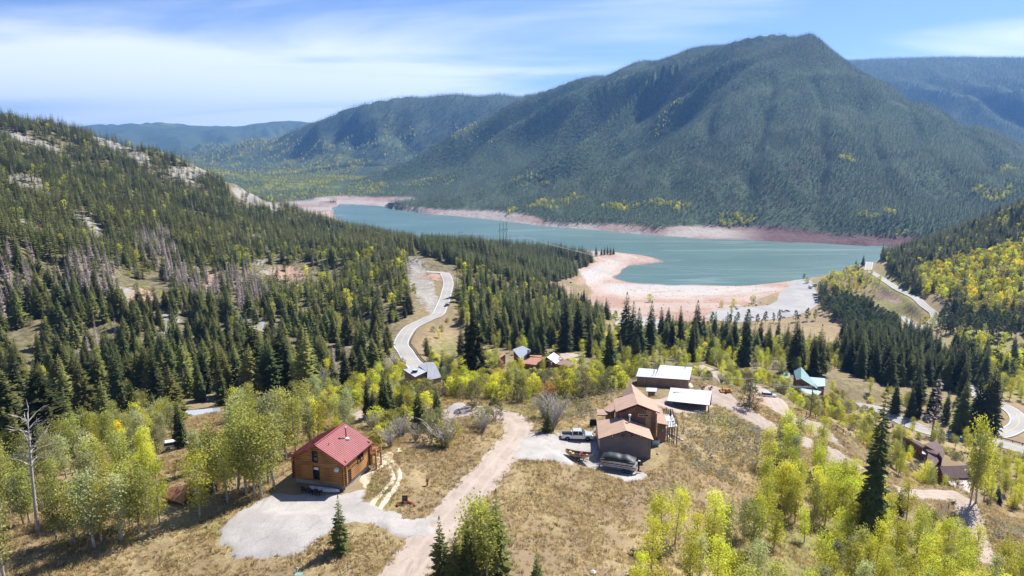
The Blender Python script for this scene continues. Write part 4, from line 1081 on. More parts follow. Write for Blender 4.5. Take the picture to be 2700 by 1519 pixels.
m_orange = shingle_mat('orange_brown_roof', (0.38, 0.19, 0.125), (0.45, 0.25, 0.17), (0.30, 0.15, 0.10))
m_purple = shingle_mat('mauve_brown_roof', (0.22, 0.13, 0.12), (0.28, 0.175, 0.16), (0.18, 0.11, 0.1))
m_green = stripes_mat('green_metal_roof', (0.17, 0.29, 0.27), (0.11, 0.21, 0.20), 1.6, axis='X', rough=0.45, width=0.10, var=0.05)
m_dkshing = shingle_mat('dark_brown_shingles', (0.14, 0.10, 0.095), (0.21, 0.15, 0.14), (0.11, 0.075, 0.07))
m_pinkroof = flat_mat('faded_pink_roof', (0.46, 0.36, 0.34), 0.6)
m_rust = shingle_mat('rusty_leaf_covered_roof', (0.34, 0.16, 0.09), (0.40, 0.22, 0.12), (0.20, 0.09, 0.05))
m_paint = flat_mat('silver_car_paint', (0.60, 0.61, 0.62), 0.25, 0.6, 0.35, var=0.03)
m_paintw = flat_mat('white_car_paint', (0.75, 0.75, 0.75), 0.25, 0.6, var=0.02)
m_paintd = flat_mat('dark_car_paint', (0.05, 0.055, 0.07), 0.25, 0.6, var=0.02)
m_paintt = flat_mat('pale_teal_car_paint', (0.35, 0.55, 0.58), 0.25, 0.6, var=0.02)
m_chrome = flat_mat('bright_metal', (0.7, 0.7, 0.7), 0.25, 0.5, 0.9, var=0.02)
m_lamp_r = flat_mat('red_lamp_glass', (0.35, 0.02, 0.02), 0.2, 0.5)
m_lamp_w = flat_mat('clear_lamp_glass', (0.7, 0.7, 0.68), 0.15, 0.6)
m_tan = flat_mat('tan_boat_hull', (0.46, 0.33, 0.20), 0.45, var=0.06)
m_boatin = flat_mat('dark_boat_interior', (0.16, 0.11, 0.09), 0.7)
m_cover = flat_mat('black_boat_cover', (0.028, 0.032, 0.038), 0.55, 0.4, var=0.2, scale=1.0, bump=0.4)
m_alum = flat_mat('brushed_aluminium', (0.40, 0.40, 0.42), 0.35, 0.5, 0.7, var=0.1)
m_yellow = flat_mat('yellow_gear', (0.62, 0.42, 0.05), 0.5)
m_redstone = flat_mat('dark_red_sandstone', (0.26, 0.045, 0.035), 0.9, var=0.3, scale=4)
m_redpaint = flat_mat('red_hydrant_paint', (0.36, 0.02, 0.03), 0.4)
m_stone = flat_mat('white_stone', (0.55, 0.53, 0.49), 0.9, var=0.2, scale=3)
m_wood = flat_mat('weathered_pole_wood', (0.19, 0.125, 0.095), 0.85, var=0.25, scale=2)
m_wire = flat_mat('power_cable', (0.75, 0.75, 0.75), 0.5, 0.5, 0.2)  # bright even grey stands in for glints along the cables
m_orangew = flat_mat('fresh_cut_wood', (0.55, 0.26, 0.08), 0.8, var=0.2)
m_gbox = flat_mat('green_utility_box', (0.22, 0.34, 0.27), 0.6)
m_sign = flat_mat('dark_sign_board', (0.06, 0.045, 0.05), 0.6)

# ------------------------------------------------------------------ log cabin with a red metal roof
Z0 = CAMZ - 48.4
CAB_RZ = -math.atan2(0.29, 0.957)
cab = thing('log_cabin', 'two storey honey log cabin with a bright red metal roof beside the gravel turning area', 'cabin', (-28.15, 92.35, Z0), CAB_RZ)
CW, CL, HE = 4.2, 6.9, 4.15              # half width, length, wall height at the sides
SL = 0.535                               # roof slope
unit_log = G().tube([(-0.5, 0, 0), (0.5, 0, 0)], 1.0, 10).mesh('log', [m_log], True)
unit_logd = G().tube([(-0.5, 0, 0), (0.5, 0, 0)], 1.0, 10).mesh('log', [m_logd], True)
def log(parent, p, ln, rz, r=0.165, dark=False):
    o = link('log', unit_logd if dark else unit_log, parent); o.location = p; o.rotation_euler = (0, 0, rz); o.scale = (ln, r, r); return o
HR = HE + CW * SL
w = G(); w.add([(-CW, 0, .35), (CW, 0, .35), (CW, 0, HE), (0, 0, HR - .1), (-CW, 0, HE), (-CW, .14, .35), (CW, .14, .35), (CW, .14, HE), (0, .14, HR - .1), (-CW, .14, HE)],
               [(0, 1, 2, 3, 4), (9, 8, 7, 6, 5), (0, 5, 6, 1), (1, 6, 7, 2), (2, 7, 8, 3), (3, 8, 9, 4), (4, 9, 5, 0)])
front = w.build('front_wall', m_chink, cab)
w = G(); w.add([(-CW, CL-.14, .2), (CW, CL-.14, .2), (CW, CL-.14, HE), (0, CL-.14, HR - .1), (-CW, CL-.14, HE), (-CW, CL, .2), (CW, CL, .2), (CW, CL, HE), (0, CL, HR - .1), (-CW, CL, HE)],
               [(0, 1, 2, 3, 4), (9, 8, 7, 6, 5), (0, 5, 6, 1), (1, 6, 7, 2), (2, 7, 8, 3), (3, 8, 9, 4), (4, 9, 5, 0)])
back = w.build('back_wall', m_chink, cab)
left = G().box(-CW, -CW + .14, .145, CL - .145, .35, HE).build('side_wall', m_chink, cab)
right = G().box(CW - .14, CW, .145, CL - .145, .35, HE).build('side_wall', m_chink, cab)
rr_ = random.Random(5)
nlog = 13
OPEN_F = [(-0.95, 0.12, 0.75, 2.75), (-1.0, -0.02, 3.45, 5.05)]
k = 0; z = .48
while z < HR - .35:
    half = CW + .35 if z < HE else (HR - z) / SL - .12
    if half > .4:
        segs = [(-half, half)]
        for (a, b, z0, z1) in OPEN_F:
            if z0 < z < z1:
                ns = []
                for s0, s1 in segs:
                    if a > s0: ns.append((s0, min(a, s1)))
                    if b < s1: ns.append((max(b, s0), s1))
                segs = ns
        for s0, s1 in segs:
            if s1 - s0 > .2: log(front, ((s0 + s1) / 2, -.02 + rr_.uniform(-.02, .02), z), s1 - s0, 0, .168)
        log(back, (0, CL + .02, z), 2 * half, 0, .168, True)
    z += .302
z = .48 + .151
while z < HE - .05:
    log(left, (-CW - .02, CL / 2, z), CL + .9, math.pi / 2, .168, True)
    for s0, s1 in ([(-.45, .55), (1.55, CL + .45)] if z < 2.5 else [(-.45, CL + .45)]):
        if 2.15 < z < 3.35: 
            for a, b in ((s0, 3.4), (5.1, s1)): log(right, (CW + .02, (a + b) / 2, z), b - a, math.pi / 2, .168)
        else: log(right, (CW + .02, (s0 + s1) / 2, z), s1 - s0, math.pi / 2, .168)
    z += .302
# roof: two planes with eaves and gable overhang, red edge trim and ribs
OVX, OVY0, OVY1 = .55, .75, .65
ze = HE - OVX * SL + .06; zr = HR + .06
def roofside(s):
    xs = s * (CW + OVX)
    pts = [(0, -OVY0, zr), (xs, -OVY0, ze), (xs, CL + OVY1, ze), (0, CL + OVY1, zr)]
    g_ = G().plate(ccw(pts), .12, 0, 1)
    o = g_.build('roof_panel', [m_redroof, m_redtrim], roof)
    rb = G()
    y = -OVY0 + .2
    while y < CL + OVY1:
        rb.beam((s * .05, y, zr + .025 - .05 * SL), (xs, y, ze + .025), .035, .05); y += .40
    rb.build('rib', m_redroof, roof, kind='stuff')
roof = G().beam((0, -OVY0 - .02, zr + .05), (0, CL + OVY1 + .02, zr + .05), .28, .06).build('roof', m_redtrim, cab)
roofside(-1); roofside(1)
G().beam((0, -OVY0 - .03, zr - .1), (CW + OVX, -OVY0 - .03, ze - .1), .05, .22).beam((0, -OVY0 - .03, zr - .1), (-CW - OVX, -OVY0 - .03, ze - .1), .05, .22).build('gable_trim', m_redtrim, roof)
# stove pipe, vents
cp_ = (1.9, 4.6, HR - 1.9 * SL + .1)
st_ = G().tube([cp_, (cp_[0], cp_[1], cp_[2] + 1.7)], .10, 10).build('stove_pipe', m_redtrim, roof, True)
G().tube([(cp_[0], cp_[1], cp_[2] + 1.5), (cp_[0], cp_[1], cp_[2] + 1.75), (cp_[0], cp_[1], cp_[2] + 1.82)], [.16, .18, .05], 10).build('pipe_cap', m_steel, roof, True)
G().tube([(cp_[0], cp_[1], cp_[2] - .12), (cp_[0], cp_[1], cp_[2] + .12)], [.55, .2], 12).build('flashing', m_white, roof, True)
for vx, vy in ((1.2, 1.0), (-1.5, 1.2)): G().tube([(vx, vy, HR - abs(vx) * SL), (vx, vy, HR - abs(vx) * SL + .42)], .05, 6).build('vent_pipe', m_dkframe, roof)
def window(parent, x0, x1, z0, z1, y, fr=m_dkframe, gl=m_glass, face='-y', name='window', mullion=True, depth=.14):
    w_ = .09; gg = G()
    def bx(a0, a1, c0, c1, d0, d1):
        if face == '-y': gg.box(a0, a1, y - d1, y - d0, c0, c1)
        elif face == '+x': gg.box(y + d0, y + d1, a0, a1, c0, c1)
        elif face == '+y': gg.box(a0, a1, y + d0, y + d1, c0, c1)
        else: gg.box(y - d1, y - d0, a0, a1, c0, c1)
    bx(x0, x1, z0, z0 + w_, 0, depth); bx(x0, x1, z1 - w_, z1, 0, depth); bx(x0, x0 + w_, z0 + w_, z1 - w_, 0, depth); bx(x1 - w_, x1, z0 + w_, z1 - w_, 0, depth)
    if mullion:
        if x1 - x0 > (z1 - z0): bx((x0+x1)/2-.03, (x0+x1)/2+.03, z0 + w_, z1 - w_, .02, depth - .02)
        else: bx(x0 + w_, x1 - w_, (z0+z1)/2-.03, (z0+z1)/2+.03, .02, depth - .02)
    f = gg.build(name, fr, parent); gg = G(); bx(x0 + w_, x1 - w_, z0 + w_, z1 - w_, .01, .05); gg.build('pane', gl, f); return f
wf = window(cab, -.95, .12, .75, 2.75, 0.0, depth=.22, mullion=False)
G().box(-.86, .03, -.085, -.06, 2.2, 2.66).build('blind', m_white, wf)
window(cab, -1.0, -.02, 3.45, 5.05, 0.0, depth=.22)
window(cab, 3.4, 4.2, 2.15, 3.35, CW, face='+x', depth=.22); window(cab, 4.3, 5.1, 2.15, 3.35, CW, face='+x', depth=.22)
dr = G().box(CW - .05, CW + .06, .55, 1.55, .3, 2.45).build('door', m_dkframe, cab); G().box(CW + .06, CW + .1, 1.4, 1.46, 1.2, 1.3).build('handle', m_steel, dr)
G().box(-CW + .1, CW - .1, .1, CL - .1, -1.6, .34).build('foundation', m_concrete, cab)
dk = G().box(CW - 3.2, CW + 1.35, CL + .05, CL + 2.0, 2.0, 2.14).build('balcony', m_logd, cab)
for x, y in ((CW + 1.2, CL + 1.8), (CW + 1.2, CL + .2), (CW - .4, CL + 1.8), (CW - 3.0, CL + 1.8)):
    G().tube([(x, y, -1.4), (x, y, 3.1)], .13, 8).build('post', m_log, dk, True)
for zz in (2.6, 3.05):
    G().beam((CW + 1.2, CL + .2, zz), (CW + 1.2, CL + 1.8, zz), .1).beam((CW + 1.2, CL + 1.8, zz), (CW - 3.0, CL + 1.8, zz), .1).build('rail', m_log, dk)
# satellite dish on the gable
sd_ = G(); 
secs = []
for q in range(4):
    a = q / 3 * .42; secs.append([(math.cos(2*math.pi*j/14) * a, -.12 + .35 * a * a * 2, math.sin(2*math.pi*j/14) * a * .85) for j in range(14)])
sd_.loft(secs, close=True, cap=False)
dish = thing('satellite_dish', 'small white satellite dish on the log gable under the red eave', 'satellite dish', tuple(cab.matrix_basis @ Vector((3.2, -.55, 2.95))), CAB_RZ - .2, tilt=None)
dish.rotation_euler = (R(-35), 0, CAB_RZ)
sd_.build('reflector', m_white, dish, True); G().beam((0, -.1, 0), (0, .55, -.3), .05).build('arm', m_steel, dish); G().beam((0, -.1, -.35), (0, -.6, 0), .03).build('feed_horn', m_steel, dish)
# overturned white canoe and three dark garden chairs in the shade of the gable
def at_cab(x, y, z=0): p = cab.matrix_basis @ Vector((x, y, z)); return (p.x, p.y)
cx_, cy_ = at_cab(1.3, -1.0); cz_ = float(H(np.array([cx_]), np.array([cy_]))[0])
can = thing('canoe', 'pale grey canoe lying upside down on the ground below the cabin gable', 'canoe', (cx_, cy_, cz_ + .02), CAB_RZ + .05)
secs = []
for q in range(15):
    s_ = q / 14 * 2 - 1; wd = .46 * max(0.02, 1 - abs(s_) ** 2.4); hh = .42 + .14 * abs(s_) ** 3
    secs.append([(s_ * 2.4, math.cos(a) * wd, .05 + math.sin(a) ** .8 * hh * (1 - .3 * abs(s_) ** 6)) for a in np.linspace(0.001, math.pi - .001, 9)])
G().loft(secs).build('hull', m_deck, can, True)
def garden_chair(x, y, lab, rz=0.0, mat=m_black, wpos=None):
    p = at_cab(x, y) if wpos is None else wpos
    zz = float(H(np.array([p[0]]), np.array([p[1]]))[0])
    c = thing('garden_chair', lab, 'chair', (p[0], p[1], zz + .02), rz, 'garden chairs by the houses')
    G().taper(-.3, .3, -.3, .3, .32, .38).build('seat', mat, c)
    bk_ = G()
    for j in range(5): bk_.beam((-.26 + j * .13, .27, .36), (-.30 + j * .15, .58, 1.0 + .08 * (2 - abs(j - 2))), .11, .025)
    bk_.build('backrest', mat, c)
    for s_ in (-1, 1):
        G().box(s_ * .36 - .06, s_ * .36 + .06, -.38, .35, .56, .60).build('armrest', mat, c)
        G().box(s_ * .36 - .03, s_ * .36 + .03, -.36, -.27, 0, .56).build('leg', mat, c); G().box(s_ * .36 - .03, s_ * .36 + .03, .25, .34, 0, .56).build('leg', mat, c)
    return c
garden_chair(-1.1, -2.2, 'black wooden garden chair, the left one of three below the cabin gable', CAB_RZ + math.pi)
garden_chair(.05, -2.3, 'black wooden garden chair, the middle one of three below the cabin gable', CAB_RZ + math.pi)
garden_chair(1.1, -2.2, 'black wooden garden chair, the right one of three below the cabin gable', CAB_RZ + math.pi)

# ------------------------------------------------------------------ houses measured corner by corner: (x in crop, y in crop, z relative to the camera)
def crop(x0, y0, s): return lambda cx, cy, z: P((x0 + cx / s) * .954, (y0 + cy / s) * .954, Z=z)
def house(name, label, cat, C, base, planes, default_wall, group=None):
    allp = [C(*p) for pl in planes for p in pl[2]]
    ox = sum(p[0] for p in allp) / len(allp); oy = sum(p[1] for p in allp) / len(allp)
    hs = thing(name, label, cat, (ox, oy, CAMZ + base), 0, group)
    L_ = lambda p: Vector((p[0] - ox, p[1] - oy, p[2] - CAMZ - base))
    for pl in planes:
        mat, nm, pts = pl[0], pl[1], pl[2]; wall = pl[3] if len(pl) > 3 else default_wall; inset = pl[4] if len(pl) > 4 else .45
        q = ccw([L_(C(*p)) for p in pts])
        # make the plane flat: least squares z = ax + by + c
        A = np.array([[p.x, p.y, 1] for p in q]); sol = np.linalg.lstsq(A, np.array([p.z for p in q]), rcond=None)[0]
        q = [Vector((p.x, p.y, float(sol @ [p.x, p.y, 1]))) for p in q]
        G().plate(q, .18, 0, 1).build(nm, [mat, m_fascia], hs)
        if wall is not None:
            c = sum(q, Vector()) / len(q)
            w_ = []
            others = [L_(C(*pp_)) for o_ in planes if o_ is not pl for pp_ in o_[2]]
            shared = [any((Vector((p.x - r_.x, p.y - r_.y)).length < .45) for r_ in others) for p in q]
            for i_, p in enumerate(q):
                d = Vector((p.x - c.x, p.y - c.y)); l = d.length; d = d * max(0.0, (l - inset) / max(l, .01))
                x, y = c.x + d.x, c.y + d.y
                if shared[i_]:
                    mates = [q[j_] for j_ in (i_ - 1, (i_ + 1) % len(q)) if shared[j_]]
                    x, y = p.x, p.y
                    if mates:
                        e = Vector((mates[0].x - p.x, mates[0].y - p.y))
                        if e.length > .01: e = e.normalized() * inset; x, y = p.x + e.x, p.y + e.y 
                w_.append(Vector((x, y, float(sol @ [x, y, 1]) - .17)))
            n = len(w_); lo = [Vector((p.x, p.y, -2.2)) for p in w_]
            g_ = G(); g_.add(w_ + lo, [tuple(range(n)), tuple(reversed(range(n, 2 * n)))] + [(i, n + i, n + (i + 1) % n, (i + 1) % n) for i in range(n)])
            g_.build('wall', wall, hs)
    return hs, L_
# --- the shingled house with garage
C2_ = crop(1550, 990, 5.367)
hs, L_ = house('shingled_house', 'brown house with stepped tan shingle roofs and an attached garage beside the pickup', 'house', C2_, -53.2, [
    (m_shing, 'garage_roof', [(150, 895, -50.6), (545, 780, -48.95), (490, 590, -48.95), (125, 640, -50.6)], m_stucco, .6),
    (m_shing, 'garage_roof', [(545, 780, -48.95), (935, 915, -50.6), (855, 725, -50.6), (490, 590, -48.95)], m_stucco, .6),
    (m_shing, 'main_roof', [(395, 515, -47.9), (710, 405, -46.4), (650, 245, -46.4), (360, 345, -47.9)], m_siding, .75),
    (m_shing, 'main_roof', [(710, 405, -46.4), (1020, 528, -48.1), (965, 375, -48.1), (650, 245, -46.4)], m_siding, .75),
    (m_shing, 'prow_roof', [(650, 243, -46.35), (610, 100, -46.35), (455, 290, -48.6), (520, 300, -48.0)], m_siding, .7),
    (m_shing, 'prow_roof', [(610, 100, -46.35), (650, 243, -46.35), (960, 372, -48.2), (800, 305, -48.0)], m_siding, .7),
    (m_shing, 'wing_roof', [(228, 462, -50.2), (368, 372, -49.4), (400, 500, -49.4), (330, 528, -49.9), (250, 500, -50.2)], m_siding, .5),
    (m_shing, 'wing_roof', [(1005, 440, -48.8), (1040, 455, -49.0), (1142, 708, -51.0), (985, 660, -49.9), (958, 545, -49.4)], m_siding, .6),
    (m_shing, 'porch_roof', [(125, 478, -50.5), (250, 478, -50.2), (330, 530, -50.2), (255, 562, -50.5), (130, 558, -50.7)], None),
], m_siding)
def LW(cx, cy, z): return L_(C2_(cx, cy, z))
# gable boards of the main gable stand a little proud: planks one by one
ga, gb, gap = LW(420, 540, -48.2), LW(1005, 548, -48.4), LW(710, 440, -46.7)
gy = min(ga.y, gb.y) + .38
xs_ = np.arange(ga.x + .5, gb.x - .3, .42)
front_g = G().box(ga.x + .4, gb.x - .4, gy + .02, gy + .2, .3, gb.z - .1).build('gable_wall', m_siding, hs)
for i_, x in enumerate(xs_):
    f_ = 1 - abs((x - gap.x) / (gb.x - gap.x + .01)) ; top = min(ga.z, gb.z) + max(0, f_) * (gap.z - gb.z) - .12
    tan_ = x > xs_[0] + (xs_[-1] - xs_[0]) * .70
    G().box(x - .19, x + .19, gy - .045 - .01 * (i_ % 2), gy + .02, -1.5 if x > xs_[-5] else .8, top).build('plank', m_sidtan if tan_ else m_siding, front_g)
window(hs, gap.x + .2, gap.x + 2.2, gap.z - 2.25, gap.z - 1.65, gy - .06, fr=m_trimc)
g1, g2 = LW(205, 1000, -52.0), LW(870, 1000, -52.0)
for cx in (345, 475, 605, 740):    # beam ends under the garage gable
    p = LW(cx, 850 - (60 if 400 < cx < 700 else 0), -49.9); G().box(p.x - .08, p.x + .08, g1.y - .6 - .3, g1.y + .4, p.z - .25, p.z - .02).build('beam_end', m_fascia, hs)
pp = LW(590, 660, -49.2); G().tube([(pp.x, pp.y, pp.z - .2), (pp.x, pp.y, pp.z + 1.35)], .14, 10).build('stove_pipe', m_steel, hs, True); G().tube([(pp.x, pp.y, pp.z + 1.2), (pp.x, pp.y, pp.z + 1.45)], .26, 10).build('pipe_cap', m_white, hs, True)
# deck on the right with rail, stair and posts
d0, d1, d2, d3 = LW(1075, 548, -52.0), LW(1195, 548, -52.0), LW(1268, 722, -52.2), LW(1135, 730, -52.2)
dk = G().plate(ccw([d0, d1, d2, d3]), .22).build('deck', m_deck, hs)
for a, b in ((d0, d1), (d1, d2), (d2, d3)):
    for zz in (1.05, .55): G().beam(a + Vector((0, 0, zz)), b + Vector((0, 0, zz)), .06, .07 if zz > 1 else .03).build('rail', m_rail, dk)
    for q in range(5):
        p = a.lerp(b, q / 4); G().beam(p - Vector((0, 0, .1)), p + Vector((0, 0, 1.05)), .09).build('baluster', m_rail, dk)
for q in (d1, d2, d3, d1.lerp(d2, .5), d2.lerp(d3, .5), d2.lerp(d3, .8)):
    G().beam(q - Vector((0, 0, .2)), q - Vector((0, 0, 5.0)), .15).build('post', m_rail, dk)
um_ = d1.lerp(d3, .5)
G().tube([um_, um_ + Vector((0, 0, 2.3))], .03, 6).tube([um_ + Vector((0, 0, .8)), um_ + Vector((0, 0, 1.1)), um_ + Vector((0, 0, 2.4))], [.05, .22, .04], 8).build('folded_umbrella', m_sign, dk)
s0, s1 = LW(1085, 735, -52.4), LW(1100, 860, -55.0)
sm = G().beam(s0, s1, .06, .25).beam(s0 + Vector((.9, 0, 0)), s1 + Vector((.9, 0, 0)), .06, .25).build('stair', m_rail, hs)
for q in range(8):
    p = s0.lerp(s1, (q + .5) / 8); G().box(p.x, p.x + .9, p.y - .14, p.y + .14, p.z, p.z + .05).build('tread', m_deck, sm)
a_, b_, c_ = LW(1070, 665, -50.6), LW(1060, 780, -52.0), LW(1030, 945, -54.5)
G().tube([a_, b_, b_ + Vector((-.4, -.1, -.6)), c_], .07, 6).build('downspout', m_white, hs)
# garage doors on the left side, and the apron of concrete
gl = LW(150, 900, -50.6)
gd = thing('concrete_apron', 'pale concrete apron in front of the garage doors beside the silver pickup', 'apron', (0, 0, 0)); 
ap = [at(1484, 1068), at(1497, 1063), at(1512, 1098), at(1517, 1128), at(1498, 1150), at(1490, 1110)]
apz = [Vector((p[0], p[1], p[2] + .22)) for p in ap]; gd.location = apz[0]; G().plate(ccw([p - apz[0] for p in apz]), .3).build('slab', m_concrete, gd)
for vy in (1.2, 4.3):
    G().box(g1.x - .36, g1.x - .28, g1.y + vy - .2, g1.y + vy + 2.5, 0.05, 2.2).build('garage_door', m_trimc, hs)
bx_ = at(1492, 1073); bb = thing('black_bin', 'black barbecue grill under a cover on the apron by the garage', 'grill', (bx_[0], bx_[1], bx_[2] + .3)); G().taper(-.7, .7, -.35, .35, 0, 1.0, .08, .08, .06).taper(-.6, .6, -.3, .3, 1.0, 1.25, .12, .12, .1).build('cover', m_black, bb); bb.name = 'covered_grill'
tb = at(1649, 1117); tt_ = thing('storage_box', 'small teal storage box in the shade behind the garage', 'box', (tb[0], tb[1], tb[2])); G().taper(-.7, .7, -.4, .4, 0, .75, .04, .04, .03).build('bin', m_paintt, tt_); G().box(-.74, .74, -.44, .44, .75, .84).build('lid', m_white, tt_)
# white stone border
sb = thing('stone_border', 'curved border of white stones below the wooden deck stair', 'stone border', tuple(at(1690, 1100)))
def rock_mesh(seed, r=.3):
    me = bpy.data.meshes.new('stone'); bm = bmesh.new(); bmesh.ops.create_icosphere(bm, subdivisions=1, radius=r)
    q = random.Random(seed)
    for v in bm.verts: v.co *= q.uniform(.75, 1.2); v.co.z *= .7
    bm.to_mesh(me); bm.free(); return me
stones = [rock_mesh(i) for i in range(4)]
for m in stones: m.materials.append(m_stone)
red_stones = [m.copy() for m in stones]
for m in red_stones: m.materials.clear(); m.materials.append(m_redstone)
bl = [(1676, 1095), (1680, 1100), (1685, 1105), (1690, 1109), (1682, 1092), (1688, 1093), (1694, 1096), (1700, 1099), (1706, 1102), (1711, 1105), (1715, 1108)]
for i_, (u_, v_) in enumerate(bl):
    p = at(u_, v_); o = link('stone', stones[i_ % 4], sb); o.location = Vector(p) - sb.location + Vector((0, 0, .12)); o.rotation_euler = (0, 0, i_ * 1.3); o.scale = (1.3, 1.1, 1)

# --- other houses
C4_ = crop(1640, 930, 9.66)
mh, L4 = house('metal_roofed_house', 'long low brown house with a pale standing seam metal roof and cream window frames', 'house', C4_, -63.3, [
    (m_galv, 'roof', [(360, 602, -60.9), (830, 634, -60.9), (900, 425, -60.0), (430, 388, -60.0)], m_brown, .35),
    (m_galv, 'roof', [(832, 634, -60.9), (1722, 697, -60.9), (1792, 370, -59.5), (975, 310, -59.5)], m_brown, .35)], m_brown)
def W4(cx, cy, z): return L4(C4_(cx, cy, z))
for (a, b, c, d) in ((575, 640, 645, 750), (840, 668, 905, 780), (1375, 705, 1600, 780)):
    p, q = W4(a, c, -61.35), W4(b, d, -62.3)
    yy = min(p.y, q.y); e0, e1 = W4(360, 602, -60.9), W4(1722, 697, -60.9); f_ = ((p.x + q.x) / 2 - e0.x) / (e1.x - e0.x); yw = e0.y + f_ * (e1.y - e0.y) + .33
    xa = e0.x + (a - 360) / (1722 - 360) * (e1.x - e0.x); xb = xa + (b - a if a > 1000 else 66) / 98.0 * 1.0
    xb = xa + (2.3 if a > 1000 else .75); zt = 1.75; zb = zt - (.62 if a > 1000 else 1.1)
    window(mh, xa, xb, zb, zt, yw, fr=m_trimc, gl=m_glassb, mullion=a > 1000)
for cx, cy in ((1605, 440), (815, 520)):
    p = W4(cx, cy, -60.2); G().tube([(p.x, p.y, p.z - .2), (p.x, p.y, p.z + 1.0)], .09, 8).build('vent_pipe', m_dkframe, mh)
pc = W4(1760, 700, -61.0); G().box(pc.x - .1, pc.x + .9, pc.y - .2, pc.y + 4, .2, .35).box(pc.x + .7, pc.x + .9, pc.y - .2, pc.y, .35, 2.0).box(pc.x + .7, pc.x + .9, pc.y + 3.6, pc.y + 3.8, .35, 2.0).build('porch', m_trimc, mh)
cpo, L5 = house('carport', 'wide pale ribbed metal carport roof in front of the long brown house', 'carport', C4_, -62.0, [
    (m_galv2, 'roof', [(1150, 1225, -60.1), (2232, 1337, -60.1), (2292, 980, -58.9), (1240, 885, -58.9)], None)], None)
for cx, cy, z in ((1170, 1215, -60.2), (1700, 1275, -60.2), (2215, 1325, -60.2), (2270, 1000, -59.1), (1260, 905, -59.1), (1760, 950, -59.1)):
    p = L5(C4_(cx, cy, z)); G().beam(p, (p.x, p.y, -1.5), .2).build('post', m_rail, cpo)
p0, p1 = L5(C4_(1240, 890, -59.1)), L5(C4_(2288, 985, -59.1)); G().box(p0.x, p1.x, p1.y - .2, p1.y - .05, -1.5, p0.z - .1).build('back_wall', m_brown, cpo)
sm_, _ = house('lean_to', 'small white roofed lean-to between the two metal roofs and the shingled house', 'shed', C4_, -63.2, [(m_galv2, 'roof', [(620, 985, -61.4), (880, 995, -61.4), (895, 900, -60.9), (625, 888, -60.9)], m_brown, .5)], m_brown)
C5_ = crop(1270, 890, 8.883)
house('orange_roofed_house', 'house with an orange brown roof next to two steep silver roofs', 'house', C5_, -88.0, [
    (m_orange, 'roof', [(905, 600, -85.4), (1275, 640, -85.4), (1455, 475, -84.2), (935, 450, -84.2)], m_siding),
    (m_orange, 'roof', [(1050, 430, -84.0), (1390, 462, -84.0), (1420, 418, -83.7), (1085, 405, -83.7)], m_siding),
    (m_orange, 'gable_roof', [(1285, 605, -85.2), (1530, 462, -83.2), (1610, 420, -83.2), (1400, 540, -85.0)], m_siding)], m_siding)
house('silver_roofed_house', 'tall house under the steepest silver metal roof with a dark chimney', 'house', C5_, -88.2, [
    (m_galv2, 'roof', [(725, 305, -84.5), (950, 530, -85.0), (1140, 365, -83.6), (1140, 280, -82.6), (955, 155, -81.8)], m_siding, .7),
    (m_black, 'chimney', [(1065, 375, -82.4), (1130, 370, -82.4), (1130, 290, -82.0), (1070, 285, -82.0)], m_black, .05)], m_siding)
house('silver_gabled_house', 'brown gabled house with half a silver and half a mauve roof behind the utility pole', 'house', C5_, -88.4, [
    (m_galv2, 'roof', [(1530, 462, -83.2), (1738, 615, -85.2), (1892, 500, -85.0), (1692, 345, -83.0)], m_siding, .5),
    (m_purple, 'lower_roof', [(1742, 620, -85.3), (2100, 705, -86.2), (2205, 610, -86.0), (1895, 502, -85.0)], m_siding, .5)], m_siding)
house('brown_roofed_cottage', 'small brown roofed cottage half hidden behind the huge dark spruce', 'house', C5_, -88.0, [
    (m_orange, 'roof', [(320, 505, -84.6), (430, 490, -84.6), (575, 378, -83.6), (520, 350, -83.6)], m_siding, .4),
    (m_purple, 'roof', [(300, 590, -85.6), (430, 642, -85.8), (516, 580, -85.2), (432, 492, -84.6), (320, 512, -84.6)], m_siding, .4)], m_siding)
C6_ = crop(1030, 930, 16.1)
sh_, L6 = house('slate_roofed_house', 'house with two grey ribbed metal roofs and a skylight beside a small dark spruce', 'house', C6_, -77.5, [
    (m_slatel, 'roof', [(530, 742, -74.6), (1040, 1008, -74.9), (1535, 840, -74.4), (1180, 550, -73.2)], m_brown, .5),
    (m_slate, 'roof', [(1180, 548, -73.15), (1540, 835, -74.3), (1562, 560, -73.0), (1480, 430, -72.8)], m_brown, .5),
    (m_slate, 'roof', [(1565, 560, -73.0), (1550, 1195, -75.6), (2175, 1042, -75.0), (1850, 405, -72.6), (1490, 430, -72.8)], m_brown, .5)], m_brown)
p = L6(C6_(1035, 760, -74.0)); sk = G().box(p.x - .85, p.x + .85, p.y - .6, p.y + .6, p.z - .3, p.z + .25).build('skylight', m_dkframe, sh_); G().box(p.x - .75, p.x + .75, p.y - .5, p.y + .5, p.z + .25, p.z + .3).build('pane', m_lamp_w, sk)
C7_ = crop(2040, 950, 7.245)
house('green_roofed_house', 'house with pale green metal roofs behind the wooden utility pole', 'house', C7_, -98.6, [
    (m_green, 'roof', [(430, 388, -94.6), (525, 350, -92.8), (525, 130, -92.4), (385, 200, -94.6)], m_siding, .5),
    (m_green, 'roof', [(525, 350, -92.8), (832, 552, -96.0), (832, 490, -95.6), (690, 312, -94.0), (525, 130, -92.4)], m_siding, .5),
    (m_green, 'wing_roof', [(840, 495, -95.4), (985, 502, -95.8), (985, 340, -94.6), (672, 320, -94.4)], m_siding, .5),
    (m_green, 'lower_roof', [(488, 610, -96.6), (850, 668, -97.0), (918, 600, -96.6), (505, 460, -95.6)], m_siding, .5),
    (m_green, 'side_roof', [(195, 330, -95.8), (305, 355, -95.8), (312, 245, -95.0), (190, 235, -95.0)], m_siding, .4)], m_siding)
